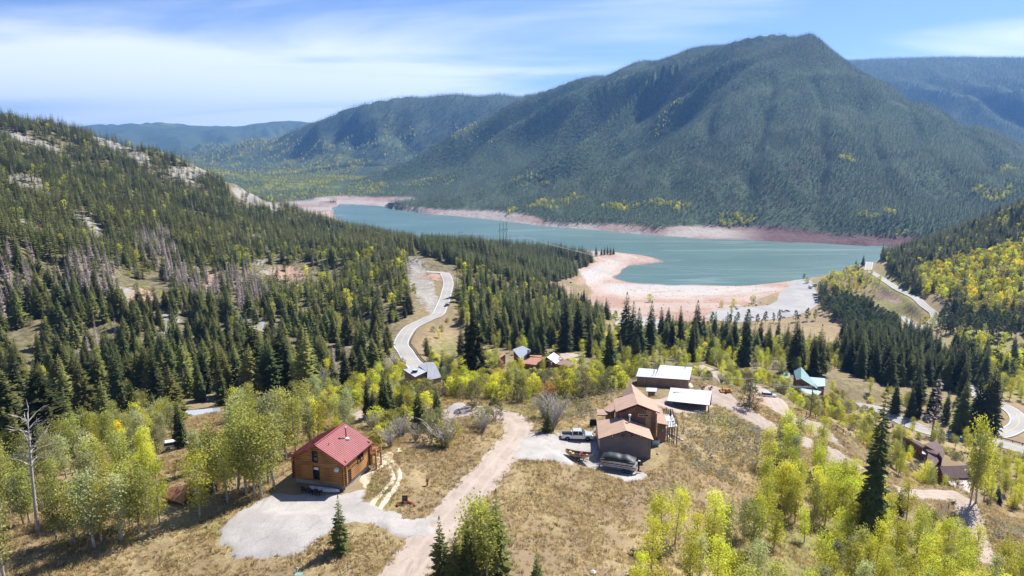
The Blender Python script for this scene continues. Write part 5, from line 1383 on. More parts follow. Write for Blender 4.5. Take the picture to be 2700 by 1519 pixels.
C8_ = crop(2310, 1120, 6.586)
house('dark_roofed_house', 'rambling brown house under dark brown shingle roofs below the dirt road', 'house', C8_, -100.2, [
    (m_dkshing, 'roof', [(440, 215, -96.2), (730, 325, -96.4), (905, 490, -96.8), (1055, 540, -96.8), (1118, 455, -95.6), (820, 348, -95.2), (490, 180, -95.2)], m_siding, .6),
    (m_dkshing, 'roof', [(905, 492, -96.8), (850, 752, -98.6), (960, 802, -98.8), (1092, 640, -97.8), (1052, 542, -96.8)], m_siding, .5),
    (m_dkshing, 'roof', [(822, 345, -95.25), (1112, 458, -95.7), (1150, 600, -97.2), (1192, 520, -97.0), (1155, 400, -96.2), (1050, 275, -95.3)], m_siding, .5),
    (m_pinkroof, 'porch_roof', [(800, 500, -97.2), (875, 520, -97.4), (912, 462, -97.0), (800, 435, -96.8)], None)], m_siding)
house('brown_barn', 'brown boarded barn with a dark roof and a pale pink lower roof', 'barn', C8_, -101.5, [
    (m_dkshing, 'roof', [(1180, 925, -97.4), (1642, 922, -97.4), (1622, 705, -95.0), (1108, 718, -95.0)], m_siding, .5),
    (m_dkshing, 'roof', [(940, 872, -97.6), (1110, 722, -95.0), (1160, 715, -95.0), (1000, 860, -97.6)], m_siding, .3),
    (m_pinkroof, 'lower_roof', [(1310, 1060, -98.6), (1438, 1200, -99.4), (1625, 1190, -99.4), (1642, 928, -97.8), (1205, 932, -97.8)], m_siding, .4)], m_siding)
C9_ = crop(430, 1060, 9.058)
house('white_roofed_house', 'long house with a pale grey roof showing above the aspens in the gully', 'house', C9_, -74.0, [
    (m_galv2, 'roof', [(515, 350, -71.8), (1188, 318, -71.8), (1192, 150, -70.8), (540, 200, -70.8)], m_brown),
    (m_slate, 'roof', [(1190, 318, -71.8), (1360, 320, -71.9), (1372, 138, -70.8), (1194, 150, -70.8)], m_brown)], m_brown)
C10_ = crop(400, 1200, 8.523)
shd, _ = house('leaf_strewn_cabin', 'low cabin with a rusty leaf covered roof behind the aspen trunks', 'cabin', C10_, -51.2, [
    (m_rust, 'roof', [(240, 965, -48.7), (690, 1085, -48.7), (800, 700, -47.3), (430, 680, -47.3)], m_logd, .45),
    (m_rust, 'roof', [(690, 1085, -48.7), (960, 790, -48.4), (800, 700, -47.3)], m_logd, .3)], m_logd)
shb, L10 = house('brown_shed', 'narrow reddish brown shed with one white framed window beside the aspens', 'shed', C10_, -50.8, [
    (m_fascia, 'roof', [(1125, 600, -48.0), (1180, 660, -48.35), (1440, 690, -48.35), (1400, 630, -48.0)], m_siding, .25)], m_siding)
e0, e1 = L10(C10_(1180, 660, -48.35)), L10(C10_(1440, 690, -48.35))
G().box(e0.x + .15, e1.x - .15, e0.y + .1, e0.y + 1.6, -1.0, e0.z - .12).build('wall', m_siding, shb)
window(shb, e0.x + .75, e0.x + 1.35, e0.z - 1.45, e0.z - .55, e0.y + .1, fr=m_white)
C11_ = crop(1570, 790, 16.1)
house('river_building', 'small pale roofed building by the gravel clearing near the beach', 'building', C11_, -174.2, [
    (m_pinkroof, 'roof', [(390, 855, -171.2), (690, 872, -171.2), (765, 778, -170.0), (470, 740, -170.0)], m_stucco, .4)], m_stucco)

# ------------------------------------------------------------------ vehicles
def wheel_mesh(r=.38, w=.26):
    t_ = G(); t_.loft([[(math.cos(2*math.pi*j/16)*q, yy, math.sin(2*math.pi*j/16)*q) for j in range(16)] for q, yy in ((r*.62, -w/2), (r*.93, -w/2), (r, -w/2+.04), (r, w/2-.04), (r*.93, w/2), (r*.62, w/2))], close=True, cap=False)
    rm = G(); rm.loft([[(math.cos(2*math.pi*j/16)*q, yy, math.sin(2*math.pi*j/16)*q) for j in range(16)] for q, yy in ((r*.63, -w/2+.01), (r*.5, -w/2+.05), (r*.15, -w/2+.03), (.01, -w/2+.02))], close=True)
    return t_.mesh('tyre', [m_black], True), rm.mesh('rim', [m_chrome], True)
TY, RM = wheel_mesh()
def add_wheel(parent, x, y, r=.38, side=-1):
    o = bpy.data.objects.new('wheel', TY); COL.objects.link(o); o.parent = parent; o.location = (x, y, r); o.scale = (r/.38, 1 if side < 0 else -1, r/.38)
    q = bpy.data.objects.new('rim', RM); COL.objects.link(q); q.parent = o; return o
# silver crew cab pickup: x forward, origin at ground centre
tp = at(1452, 1106); Z_ = tp[2] + .16
pk = thing('pickup_truck', 'silver crew cab pickup with an empty open bed parked on the gravel by the garage', 'pickup truck', (tp[0], tp[1], Z_), R(-2))
b = G()
prof = [(-2.95, .55), (-2.95, 1.02), (-2.9, 1.08), (-1.05, 1.10), (-1.0, 1.12), (1.25, 1.12), (1.35, 1.14), (2.55, 1.05), (2.85, .92), (2.92, .62), (2.80, .42), (2.35, .40), (1.35, .40), (-1.25, .40), (-2.3, .42), (-2.8, .45)]
def side_poly(y): return [(x, y, z) for x, z in prof]
b.loft([side_poly(-.98), side_poly(-1.0), side_poly(-.985)], close=True); b = G()
secs = [[(x, y * (1 if z < 1.0 else .97), z) for x, z in prof] for y in (-1.0, -.9, .9, 1.0)]
# body sides and floor, leaving the bed open
b.box(-2.93, -1.02, -1.0, -.88, .45, 1.12).box(-2.93, -1.02, .88, 1.0, .45, 1.12).box(-2.95, -2.85, -.88, .88, .5, 1.12).box(-2.85, -1.02, -.88, .88, .5, .62)
b.taper(-1.02, 1.3, -1.0, 1.0, .42, 1.13, 0, 0, .02).taper(1.3, 2.88, -.99, .99, .45, 1.12, 0, .12, .07)
pb_ = b.build('body', m_paint, pk)
bv = pb_.modifiers.new('soft_edges', 'BEVEL'); bv.width = .05; bv.segments = 2
G().box(-2.83, -1.06, -.87, .87, .62, .66).build('bed_liner', m_black, pk)
cb = G().taper(-1.0, 1.45, -.93, .93, 1.13, 1.86, .12, .75, .16).build('cab', m_paint, pk); bv = cb.modifiers.new('soft_edges', 'BEVEL'); bv.width = .06; bv.segments = 2
G().add([(1.42, -.84, 1.19), (1.42, .84, 1.19), (.78, .72, 1.82), (.78, -.72, 1.82)], [(0, 1, 2, 3)]).build('windscreen', m_glassb, pk).location = (.025, 0, .015)
for s_ in (-1, 1):
    for xa, xb in ((-.86, .1), (.18, 1.12)):
        xt = xb - (.42 if xb > 1 else .03)
        G().add([(xa, s_ * .945, 1.2), (xb, s_ * .945, 1.2), (xt, s_ * .815, 1.76), (xa + .05, s_ * .815, 1.76)], [(0, 1, 2, 3) if s_ < 0 else (3, 2, 1, 0)]).build('side_window', m_glass, pk)
    G().box(2.72, 2.86, s_ * .85 - .12, s_ * .85 + .12, .82, 1.0).build('headlight', m_lamp_w, pk); G().box(-2.97, -2.9, s_ * .9 - .08, s_ * .9 + .08, .72, 1.05).build('tail_light', m_lamp_r, pk)
    G().box(.95, 1.15, s_ * 1.02, s_ * 1.24, 1.12, 1.32).build('mirror', m_paint, pk); G().box(-.95, 1.2, s_ * 1.0 - .02, s_ * 1.0 + .06, .98 - .0, 1.01).build('door_trim', m_chrome, pk)
    for x in (-1.85, 1.85):
        G().tube([(x, s_ * .90, .4), (x, s_ * 1.012, .4)], .47, 16).build('wheel_arch', m_black, pk); add_wheel(pk, x, s_ * .92, .40, s_)
G().box(-2.98, -2.86, -.6, .6, .6, 1.05).build('tailgate', m_paint, pk); G().box(-3.05, -2.9, -.95, .95, .45, .6).build('rear_bumper', m_chrome, pk); G().box(2.84, 2.98, -.95, .95, .42, .62).build('front_bumper', m_chrome, pk); G().box(2.86, 2.93, -.6, .6, .66, .98).build('grille', m_black, pk)

def simple_car(u, v, lab, rz, paint, L=4.6, kind='suv', group='vehicles in the parking lot', name='parked_car', cat='car', pos=None):
    p = at(u, v) if pos is None else pos
    c = thing(name, lab, cat, (p[0], p[1], p[2] + .15 + (.35 if p[1] > 500 else 0)), rz, group); h = L / 2
    g_ = G().taper(-h, h, -.92, .92, .35, .98, .06, .12, .05); o = g_.build('body', paint, c); bv = o.modifiers.new('soft_edges', 'BEVEL'); bv.width = .06
    rb_ = h * (.95 if kind == 'suv' else .55)
    G().taper(-rb_, h * .45, -.86, .86, .98, 1.5, .22, .55, .16).build('window_band', m_glass, c)
    G().taper(-rb_ + .2, h * .45 - .5, -.72, .72, 1.5, 1.58, .05, .08, .05).build('roof', paint, c)
    for s_ in (-1, 1):
        for x in (-h * .62, h * .62): add_wheel(c, x, s_ * .86, .34, s_)
        G().box(h - .1, h - .01, s_ * .7 - .12, s_ * .7 + .12, .62, .78).build('headlight', m_lamp_w, c); G().box(-h - .01, -h + .08, s_ * .75 - .1, s_ * .75 + .1, .65, .85).build('tail_light', m_lamp_r, c)
    return c
def motorhome(u, v, lab, rz, L=7.5, trailer=False, paint=m_paintw):
    p = at(u, v); c = thing('camper_trailer' if trailer else 'motorhome', lab, 'camper' if trailer else 'motorhome', (p[0], p[1], p[2] + .45), rz, 'vehicles in the parking lot'); h = L / 2
    if trailer:
        o = G().taper(-h, h, -1.2, 1.2, .55, 3.0, .1, .5, .05).build('body', paint, c); G().beam((h, 0, .5), (h + 1.2, 0, .45), .12).build('tow_bar', m_steel, c)
    else:
        o = G().taper(-h, h - 1.6, -1.2, 1.2, .5, 3.1, .05, .0, .05).taper(h - 1.6, h - .2, -1.15, 1.15, 2.0, 3.0, 0, .4, .1).build('body', paint, c); G().taper(h - 1.6, h, -1.05, 1.05, .5, 1.9, 0, .7, .1).build('cab', paint, c)
        G().box(h - .95, h - .5, -.9, .9, 1.3, 1.8).build('windscreen', m_glass, c)
    bv = o.modifiers.new('soft_edges', 'BEVEL'); bv.width = .1
    G().box(-h + .6, h - 2.0, -1.23, -1.18, 1.5, 2.2).build('side_window', m_glass, c); G().box(-h + .5, h - 1.8, -1.225, -1.17, 1.0, 1.25).build('stripe', m_paintd, c)
    for s_ in (-1, 1):
        for x in ((-.4, .4) if trailer else (-h * .6, h * .7)): add_wheel(c, x, s_ * 1.05, .38, s_)
    return c
def L3(cx, cy): return ((1920 + cx / 9.058) * .954, (720 + cy / 9.058) * .954)
motorhome(*L3(1962, 362), 'white camper standing alone at the far upper end of the parking lot', R(100), 6)
motorhome(*L3(2065, 320), 'grey pickup camper beside the trees at the far end of the parking lot', R(20), 6, False, m_paint)
motorhome(*L3(2085, 545), 'long white camper trailer, the uppermost in the right hand parking row', R(5), 7, True)
simple_car(*L3(2080, 605), 'silver car between the camper trailer and the white van', R(8), m_paint)
simple_car(*L3(2110, 660), 'white van in the middle of the right hand parking row', R(6), m_paintw, 5.6)
simple_car(*L3(2180, 680), 'white car close to the pines in the right hand parking row', R(6), m_paintw)
simple_car(*L3(2120, 725), 'pale teal car, the lowest in the right hand parking row', R(6), m_paintt, 5.0)
simple_car(*L3(672, 775), 'white camper van parked by the picnic spots near the round green bush', R(80), m_paintw, 5.2)
simple_car(*L3(185, 830), 'white pickup beside the green tree at the left end of the lot', R(100), m_paintw, 5.4, 'pickup')
simple_car(*L3(205, 870), 'white car below the white pickup at the left end of the lot', R(100), m_paintw)
simple_car(*L3(1270, 915), 'white boat tender parked behind the small pines', R(-20), m_paintw, 5.5)
simple_car(*L3(1330, 940), 'white car behind the gap between the small pines', R(-25), m_paintw)
simple_car(*L3(1415, 930), 'dark car beside the bushy pine at the lower edge of the lot', R(-25), m_paintd, 5.0)
simple_car(*L3(1690, 1040), 'dark car under the pair of pines at the lower edge of the lot', R(10), m_paintd)
simple_car(*L3(1320, 1075), 'white car at the grass edge beside the bushy pine', R(15), m_paintw)
simple_car(*L3(570, 1080), 'pale car half hidden by the leftmost lone pine', R(10), m_paint)
simple_car(*L3(60, 1035), 'white trailer at the lower left corner of the parking lot', R(5), m_paintw, 6.0)
simple_car(1124, 771, 'dark pickup truck driving on the curving paved road', R(250), m_paintd, 5.4, 'pickup', None, 'pickup_truck', 'pickup truck')
simple_car((430 + 320 / 9.058) * .954, (1060 + 1100 / 9.058) * .954, 'white car half hidden among the aspens behind the cabin', R(25), m_paintw, 4.6, 'suv', None)
simple_car(1934, 1000, 'grey car in the shade at the end of the dirt lane', R(-15), m_paint, 4.6, 'suv', None)
simple_car((1570 + 330 / 16.1) * .954, (790 + 480 / 16.1) * .954, 'white car nearest the dark spruces in the gravel clearing', R(60), m_paintw, 4.6, 'suv', None)
simple_car((1570 + 375 / 16.1) * .954, (790 + 555 / 16.1) * .954, 'pale car below the white one in the gravel clearing', R(60), m_paint, 4.6, 'suv', None)
simple_car((1570 + 940 / 16.1) * .954, (790 + 910 / 16.1) * .954, 'white car right of the small pale roofed building', R(30), m_paintw, 4.6, 'suv', None)

# drift boat on its trailer
dp = at(1457, 1158)
tr_ = thing('boat_trailer', 'low trailer with spoked wheels carrying the tan drift boat', 'trailer', (dp[0], dp[1], dp[2] + .15), R(-14))
G().beam((-3.6, 0, .45), (-1.6, 0, .45), .09).beam((-1.6, 0, .45), (1.6, -.6, .45), .08).beam((-1.6, 0, .45), (1.6, .6, .45), .08).beam((-.9, -.75, .45), (-.9, .75, .45), .08).beam((.9, -.75, .45), (.9, .75, .45), .08).beam((0, -1.0, .4), (0, 1.0, .4), .08).build('frame', m_rail, tr_)
G().beam((-3.2, 0, .45), (-3.2, 0, 0), .06).build('jack', m_steel, tr_)
for s_ in (-1, 1): add_wheel(tr_, 0, s_ * 1.0, .36, s_); G().box(-.45, .45, s_ * 1.0 - .14, s_ * 1.0 + .14, .76, .80).build('fender', m_rail, tr_)
db = thing('drift_boat', 'open tan drift boat with upturned ends and gear inside, on a trailer', 'boat', (dp[0], dp[1], dp[2] + .68), R(-14))
def hullsec(s, ins=0.0):
    wd = (.86 - ins) * max(.03, 1 - abs(s) ** 2.2); bw = wd * .62; zb = .02 + .55 * abs(s) ** 2.4 + ins * .6; zt = .62 + .62 * max(0, -s) ** 2 + .38 * max(0, s) ** 2 - (0 if ins == 0 else .02)
    return [(s * 2.5 * (1 - ins * .1), -wd, zt), (s * 2.4, -bw, zb), (s * 2.4, bw, zb), (s * 2.5 * (1 - ins * .1), wd, zt)]
ss = np.linspace(-1, 1, 17)
G().loft([hullsec(s) for s in ss]).build('hull', m_tan, db, True); inner = G().loft([hullsec(s, .05)[::-1] for s in ss[1:-1]]).build('interior', m_boatin, db)
for s in (-.45, .1, .55): G().box(s * 2.5 - .18, s * 2.5 + .18, -.5, .5, .42, .48).build('seat', m_trimc, db)
G().box(.2, .6, -.2, .2, .48, .85).build('seat_back', m_redpaint, db); G().taper(-1.9, -1.3, -.25, .25, .55, .85, .1, .1, .05).build('gear_bag', m_yellow, db)
for s_ in (-1, 1): G().tube([tuple(Vector((x, s_ * (.86 * (1 - abs(x / 2.5) ** 2.2) + .02), .64 + (.62 if x < 0 else .38) * (x / 2.5) ** 2))) for x in np.linspace(-2.3, 2.3, 11)], .035, 5).build('gunwale', m_dkframe, db); G().tube([(-1.4, s_ * .62, .74), (1.7, s_ * .6, .80)], .03, 5).build('oar', m_trimc, db)

# pontoon boat under a black cover, on its tandem trailer
pp_ = at(1558, 1184)
PRZ = R(-19)
tr2 = thing('pontoon_trailer', 'tandem axle trailer under the covered pontoon boat', 'trailer', (pp_[0], pp_[1], pp_[2] + .15), PRZ)
G().beam((-4.4, 0, .5), (-2.6, 0, .5), .12).beam((-2.6, 0, .5), (-2.0, -.7, .5), .1).beam((-2.6, 0, .5), (-2.0, .7, .5), .1).beam((-2.0, -.7, .5), (2.7, -.7, .5), .1).beam((-2.0, .7, .5), (2.7, .7, .5), .1).beam((-1.9, -.7, .5), (-1.9, .7, .5), .1).beam((1.2, -1.0, .5), (1.2, 1.0, .5), .1).build('frame', m_steel, tr2)
G().beam((-3.4, 0, .5), (-2.9, 0, 1.5), .09).build('winch_post', m_steel, tr2); G().beam((-3.9, .05, .6), (-3.9, .05, 0), .07).build('jack', m_black, tr2)
for s_ in (-1, 1):
    for x in (.9, 1.7): add_wheel(tr2, x, s_ * .98, .30, s_)
pt = thing('pontoon_boat', 'silver sided pontoon boat under a bulging black cover with an outboard motor', 'boat', (pp_[0], pp_[1], pp_[2] + .8), PRZ)
for s_ in (-1, 1): G().tube([(-3.6, s_ * .85, .45), (-3.2, s_ * .85, .36), (-2.7, s_ * .85, .32), (2.9, s_ * .85, .32), (3.0, s_ * .85, .34)], [.03, .2, .30, .30, .1], 12).build('pontoon', m_alum, pt, True)
G().box(-3.1, 2.9, -1.2, 1.2, .66, .78).build('deck', m_alum, pt)
for s_ in (-1, 1):
    f_ = G().box(-3.0, 2.6, s_ * 1.17 - .02, s_ * 1.17 + .02, .98, 1.28).build('side_panel', m_alum, pt); G().box(-3.0, 2.6, s_ * 1.195 - .012, s_ * 1.195 + .012, 1.1, 1.14).build('stripe', m_sign, pt)
    for x in np.linspace(-3.0, 2.6, 8): G().beam((x, s_ * 1.17, .78), (x, s_ * 1.17, 1.55), .05).build('rail_post', m_alum, pt)
    G().beam((-3.0, s_ * 1.17, 1.55), (2.6, s_ * 1.17, 1.55), .05).build('rail', m_alum, pt)
secs = []
for x in np.linspace(-3.05, 2.75, 20):
    f_ = (x + 3.05) / 5.8; ridge = 1.55 + .72 * math.sin(min(1, f_ * 4.5) * math.pi / 2) * (1 - .35 * sstep(.45, .6, f_)) * (1 - .75 * sstep(.8, 1.0, f_)) + .22 * math.exp(-((f_ - .72) / .1) ** 2)
    low = 1.30 - .06 * math.sin(f_ * 9); wv = 1.24
    secs.append([(x, math.cos(a) * wv * (1 if abs(math.cos(a)) > .9 else 1 - .04), low + (ridge - low) * max(0, math.sin(a)) ** .75 + .012 * math.sin(x * 5 + a * 9)) for a in np.linspace(0, math.pi, 13)])
G().loft(secs).build('cover', m_cover, pt, True)
mt = G().taper(3.05, 3.55, -.2, .2, .9, 1.5, .06, .08, .05).box(3.15, 3.4, -.1, .1, -.25, .9).taper(3.05, 3.7, -.06, .06, -.4, -.25).build('outboard_motor', m_black, pt); G().taper(3.1, 3.5, -.18, .18, 1.5, 1.58, .05, .05, .05).build('cowling', m_white, mt)
G().tube([(3.62, 0, -.32), (3.75, 0, -.32)], [.16, .03], 6).build('propeller', m_black, mt)

# ------------------------------------------------------------------ poles and wires
def pole(u, vb, vt, label, arm_z=.93, arms=1, H_=None, rz=0.0, transf=False):
    p = at(u, vb); dist = p[1] * CP - (p[2] - CAMZ) * SP_; h = H_ or (vb - vt) / 1718 * dist / CP
    o = thing('utility_pole', label, 'utility pole', (p[0], p[1], p[2] - .1), rz, 'wooden utility poles')
    G().tube([(0, 0, -.8), (0, 0, h)], [.17, .11], 8).build('pole', m_wood, o, True); ends = []
    for k in range(arms):
        z = h * arm_z - k * .9; ar = G().box(-1.25, 1.25, .1, .22, z - .06, z + .06).build('crossarm', m_wood, o)
        for x in (-1.15, 0.45, 1.15):
            G().tube([(x, .16, z + .06), (x, .16, z + .28)], [.06, .04], 6).build('insulator', m_white, ar); ends.append(o.matrix_basis @ Vector((x, .16, z + .3)))
    if transf: G().tube([(.32, -.1, h * .70), (.32, -.1, h * .70 + .8)], .22, 10).build('transformer', m_steel, o, True)
    return o, ends
SP_ = SP if isinstance(SP, float) else math.sin(PITCH)
_, e_a = pole(1384, 948, 903, 'wooden utility pole in front of the silver gabled house', rz=.5, transf=True)
_, e_b = pole(1885, 1010, 949, 'wooden utility pole with a transformer behind the bush by the dirt lane', rz=.3, transf=True)
_, e_c = pole(2038, 1047, 966, 'tall wooden utility pole beside the pale lane and the green roofed house', rz=.6, transf=True)
_, e_d = pole(2271, 1100, 1058, 'short looking utility pole above the dark roofed house', rz=.8)
def wire(name, a, b, sag, r, label, group='power lines'):
    pts = [tuple(Vector(a).lerp(Vector(b), t) - Vector((0, 0, sag * 4 * t * (1 - t)))) for t in np.linspace(0, 1, 25)]
    o = thing(name, label, 'power line', tuple(a), 0, group); G().tube([tuple(Vector(p) - Vector(a)) for p in pts], r, 4).build('cable', m_wire, o)
NM = ['nearer', 'middle', 'farther']
for k in range(3):
    wire('power_cable', e_a[k], e_b[k], 1.6, .022, 'thin %s cable between the silver gabled house and the dirt lane' % NM[k])
    wire('power_cable', e_b[k], e_c[k], 1.0, .022, 'thin %s cable from the lane pole to the tall pole' % NM[k])
    wire('power_cable', e_c[k], e_d[k], 1.6, .022, 'thin %s cable from the tall pole down to the short pole' % NM[k])
tops = []
for k, (u_, vt_) in enumerate(((1257.3, 561), (1265.9, 559.8), (1273.5, 558.8))):
    p = at(u_, 640); gx_, gy_, gz_ = P(u_, vt_, Y=p[1]); base = float(H(np.array([gx_]), np.array([gy_]))[0]); h = gz_ - base
    o = thing('transmission_pole', ['left', 'middle', 'right'][k] + ' one of three tall power poles standing above the wooded point', 'power pole', (gx_, gy_, base), 0, 'tall power poles on the point')
    G().tube([(0, 0, -1), (0, 0, h)], [.42, .26], 8).build('pole', m_dkframe, o); G().box(-2.0, 2.0, -.2, .2, h * .78, h * .78 + .4).build('crossarm', m_dkframe, o); G().tube([(-1.8, 0, h * .70), (-1.8, 0, h * .78)], .2, 6).tube([(1.8, 0, h * .70), (1.8, 0, h * .78)], .2, 6).build('insulator', m_dkframe, o)
    tops.append(Vector((gx_, gy_, base + h * .76)))
for k in range(3):
    b_ = Vector(P(2680 + 14 * k, 572 + 6 * k, Y=860)); wire('transmission_cable', tops[k], b_, 58 + 3 * k, .17, '%s long cable sagging over the bay from the power poles' % ['lower', 'middle', 'upper'][k], 'long power cables over the bay')
# anchor poles of the long cables on the right hillside, just outside the picture
p = P(2700, 590, Y=860); zz = float(H(np.array([p[0]]), np.array([p[1]]))[0]); o = thing('transmission_pole', 'power pole on the right hillside where the long cables end', 'power pole', (p[0], p[1], zz)); G().tube([(0, 0, -1), (0, 0, max(6, p[2] - zz + 4))], [.42, .26], 8).build('pole', m_dkframe, o)

# ------------------------------------------------------------------ fence along the lane
fp = [at((2130 + a / 12.88) * .954, (1080 + b / 12.88) * .954) for a, b in ((-60, 215), (260, 290), (575, 395), (775, 485), (985, 665), (1200, 805), (1450, 930))]
fn = thing('rail_fence', 'weathered two rail wooden fence along the pale lane by the tall pole', 'fence', tuple(fp[0]))
F0 = Vector(fp[0])
for i_ in range(len(fp)):
    a = Vector(fp[i_]) - F0; G().beam(a - Vector((0, 0, .3)), a + Vector((0, 0, 1.25)), .16).build('post', m_wood, fn)
    if i_: 
        c = Vector(fp[i_ - 1]) - F0
        for zz in (.55, 1.0): G().beam(c + Vector((0, 0, zz)), a + Vector((0, 0, zz)), .07, .13).build('rail', m_wood, fn)
# guardrails of the highway bends
def guardrail(nm, pl, shift, i0, i1, label):
    d = np.gradient(pl[:, :2], axis=0); d /= np.hypot(d[:, 0], d[:, 1])[:, None]; pts = np.c_[pl[:, 0] + d[:, 1] * shift, pl[:, 1] - d[:, 0] * shift, pl[:, 2]][i0:i1]
    o = thing(nm, label, 'guardrail', tuple(pts[0])); q = [Vector(p - pts[0]) for p in pts]
    b_ = G()
    for a, c in zip(q[:-1], q[1:]): b_.beam(a + Vector((0, 0, .85)), c + Vector((0, 0, .85)), .12, .4)
    b_.build('rail', m_wood, o)
    ps = G()
    for a in q: ps.beam(a, a + Vector((0, 0, .95)), .22)
    ps.build('post', m_wood, o, kind='stuff')
guardrail('guardrail', PATHS['highway'], 5.0 if True else 0, 2, 40, 'rusty brown guardrail on the outside of the highway bend')
n_ = len(PATHS['valley_highway']); guardrail('guardrail', PATHS['valley_highway'], -4.9, n_ // 2, n_ - 3, 'low dark guardrail beside the valley road by the switchback')

# ------------------------------------------------------------------ small things in the grass
hp = at(1075, 1222); hy = thing('fire_hydrant', 'dark red fire hydrant standing in the dry grass beside the gravel road', 'fire hydrant', tuple(hp))
G().tube([(0, 0, -.1), (0, 0, .1), (0, 0, .12), (0, 0, .95), (0, 0, 1.0), (0, 0, 1.12), (0, 0, 1.22)], [.2, .2, .13, .13, .18, .16, .05], 12).build('barrel', m_redpaint, hy, True)
for s_ in (-1, 1): G().tube([(s_ * .1, 0, .75), (s_ * .26, 0, .75)], .08, 8).build('outlet', m_redpaint, hy)
G().tube([(0, -.1, .7), (0, -.27, .7)], .1, 8).build('pumper_outlet', m_redpaint, hy); G().tube([(0, 0, 1.2), (0, 0, 1.30)], .04, 5).build('operating_nut', m_redpaint, hy)
sp_ = at(1019, 1268); sg = thing('entrance_sign', 'small dark square sign on a post above the red stones', 'sign', tuple(sp_))
G().box(-.38, .38, -.04, .04, .45, 1.25).build('board', m_sign, sg); G().box(-.42, .42, -.05, .05, 1.25, 1.31).build('cap', m_rail, sg); G().box(-.36, -.28, -.035, .035, -.2, .45).box(.28, .36, -.035, .035, -.2, .45).build('post', m_rail, sg)
G().box(-.25, .25, -.048, -.041, 1.02, 1.06).box(-.22, .2, -.048, -.041, .88, .91).build('lettering', m_concrete, sg)
rb = thing('red_stone_border', 'low half ring of dark red sandstones in front of the small sign', 'stone border', tuple(at(1020, 1272)))
for i_ in range(17):
    a = math.pi * i_ / 16; u_, v_ = 1020 - math.cos(a) * 21, 1274 - math.sin(a) * 8
    p = at(u_, v_); o = link('stone', red_stones[i_ % 4], rb); o.location = Vector(p) - rb.location + Vector((0, 0, .15)); o.rotation_euler = (.3 * i_, 0, i_); o.scale = (.75, .62, 1.0)
vp = at(747, 1444); vv_ = thing('vent_pipe', 'grey capped vent pipe standing in the grass at the bottom edge', 'vent pipe', tuple(vp)); G().tube([(0, 0, -.2), (0, 0, .75)], .09, 10).build('pipe', m_concrete, vv_, True); G().tube([(0, 0, .7), (0, 0, .8), (0, 0, .92)], [.17, .17, .05], 10).build('cap', m_concrete, vv_, True)
vp = at(752, 1452); vv_ = thing('utility_box', 'low pale green utility box next to the vent pipe', 'utility box', tuple(vp)); G().taper(-.45, .45, -.35, .35, -.1, .35, .05, .05, .05).build('case', m_gbox, vv_); G().box(-.43, .43, -.33, .33, .352, .40).build('lid', m_gbox, vv_)
for (u_, v_, lab) in ((1768, 978, 'red garden chair nearest the corner of the long brown house'), (1787, 979, 'red garden chair at the edge of the dirt yard')):
    p = at(u_, v_); garden_chair(0, 0, lab, R(200), m_redpaint, (p[0], p[1]))
p = at(1829, 989); wp_ = thing('log_pile', 'heap of orange freshly cut log rounds at the edge of the dirt yard', 'log pile', tuple(p))
unit_round = G().tube([(-.5, 0, 0), (.5, 0, 0)], .36, 10).mesh('log_round', [m_orangew], False)
for i_ in range(9):
    o = link('log_round', unit_round, wp_); o.location = ((i_ % 5) * .62 - 1.3, (i_ * .37) % .8, .3 + (.5 if i_ > 5 else 0)); o.rotation_euler = (0, 0, i_ * 1.1)
p = at(1813, 984); fp_ = thing('fire_pit', 'small dark fire pit ring in the dirt yard', 'fire pit', tuple(p)); G().tube([(0, 0, -.1), (0, 0, .35)], .5, 12).build('ring', m_black, fp_)
p = at(1497, 1040); 
bl_ = [(1655, 1142, .35, 'pale rounded boulder in the grass right of the pontoon boat', m_stone), (1492, 1443, .45, 'grey boulder in the dry grass at the bottom edge', m_stone), ((900 + 1732 / 2.862) * .954, (400 + 990 / 2.862) * .954, 1.6, 'dark lone rock on the pale reservoir bed', m_black),
       ((1800 + 40) * .954 + 80, 1132, .3, 'small rock on the sagebrush slope', m_stone)]
for i_, (u_, v_, r_k, lab, mm) in enumerate(bl_):
    p = at(u_, v_); me = rock_mesh(40 + i_, r_k); me.materials.append(mm); o = link('boulder', me); o.location = (p[0], p[1], p[2] + r_k * .25); tag(o, lab, 'boulder')
# fallen log in the grass
p = at(1790, 1136); q = at(1835, 1142); fl = G().tube([(0, 0, .12), tuple(Vector(q) - Vector(p) + Vector((0, 0, .12)))], [.16, .08], 7).build('fallen_log', M_barkg); fl.location = tuple(p); tag(fl, 'grey fallen log lying on the sagebrush slope right of the house', 'log')
# marker boulders along the beach side of the lot
for i_, (cx, cy) in enumerate(((395, 800), (500, 782), (590, 800), (560, 755), (770, 715), (935, 762))):
    p = at(*L3(cx, cy)); o = thing('picnic_table', ['leftmost', 'second', 'third', 'upper', 'fifth', 'rightmost'][i_] + ' dark picnic table in the row above the parking lot', 'picnic table', (p[0], p[1], p[2] + .1), .3 * i_, 'picnic tables above the parking lot')
    G().box(-1.0, 1.0, -.4, .4, .72, .8).build('tabletop', m_rail, o)
    for s_ in (-1, 1): G().box(-1.0, 1.0, s_ * .75 - .13, s_ * .75 + .13, .42, .48).build('bench', m_rail, o); G().beam((s_ * .7, -.7, 0), (s_ * .7, .3, .72), .1).beam((s_ * .7, .7, 0), (s_ * .7, -.3, .72), .1).build('leg', m_rail, o)
# cutbank boulders and buoys
for i_, (u_, v_) in enumerate(((1634, 639), (1195, 551), (2237, 640))):
    w_ = P(u_, v_, Z=-185); me = rock_mesh(60 + i_, 1.0); me.materials.append(m_white); o = link('buoy', me); o.location = (w_[0], w_[1], .3)
    tag(o, ['tiny white buoy on the water off the beach spit', 'tiny white buoy in the narrow far part of the lake', 'tiny white buoy near the right shore of the lake'][i_], 'buoy')

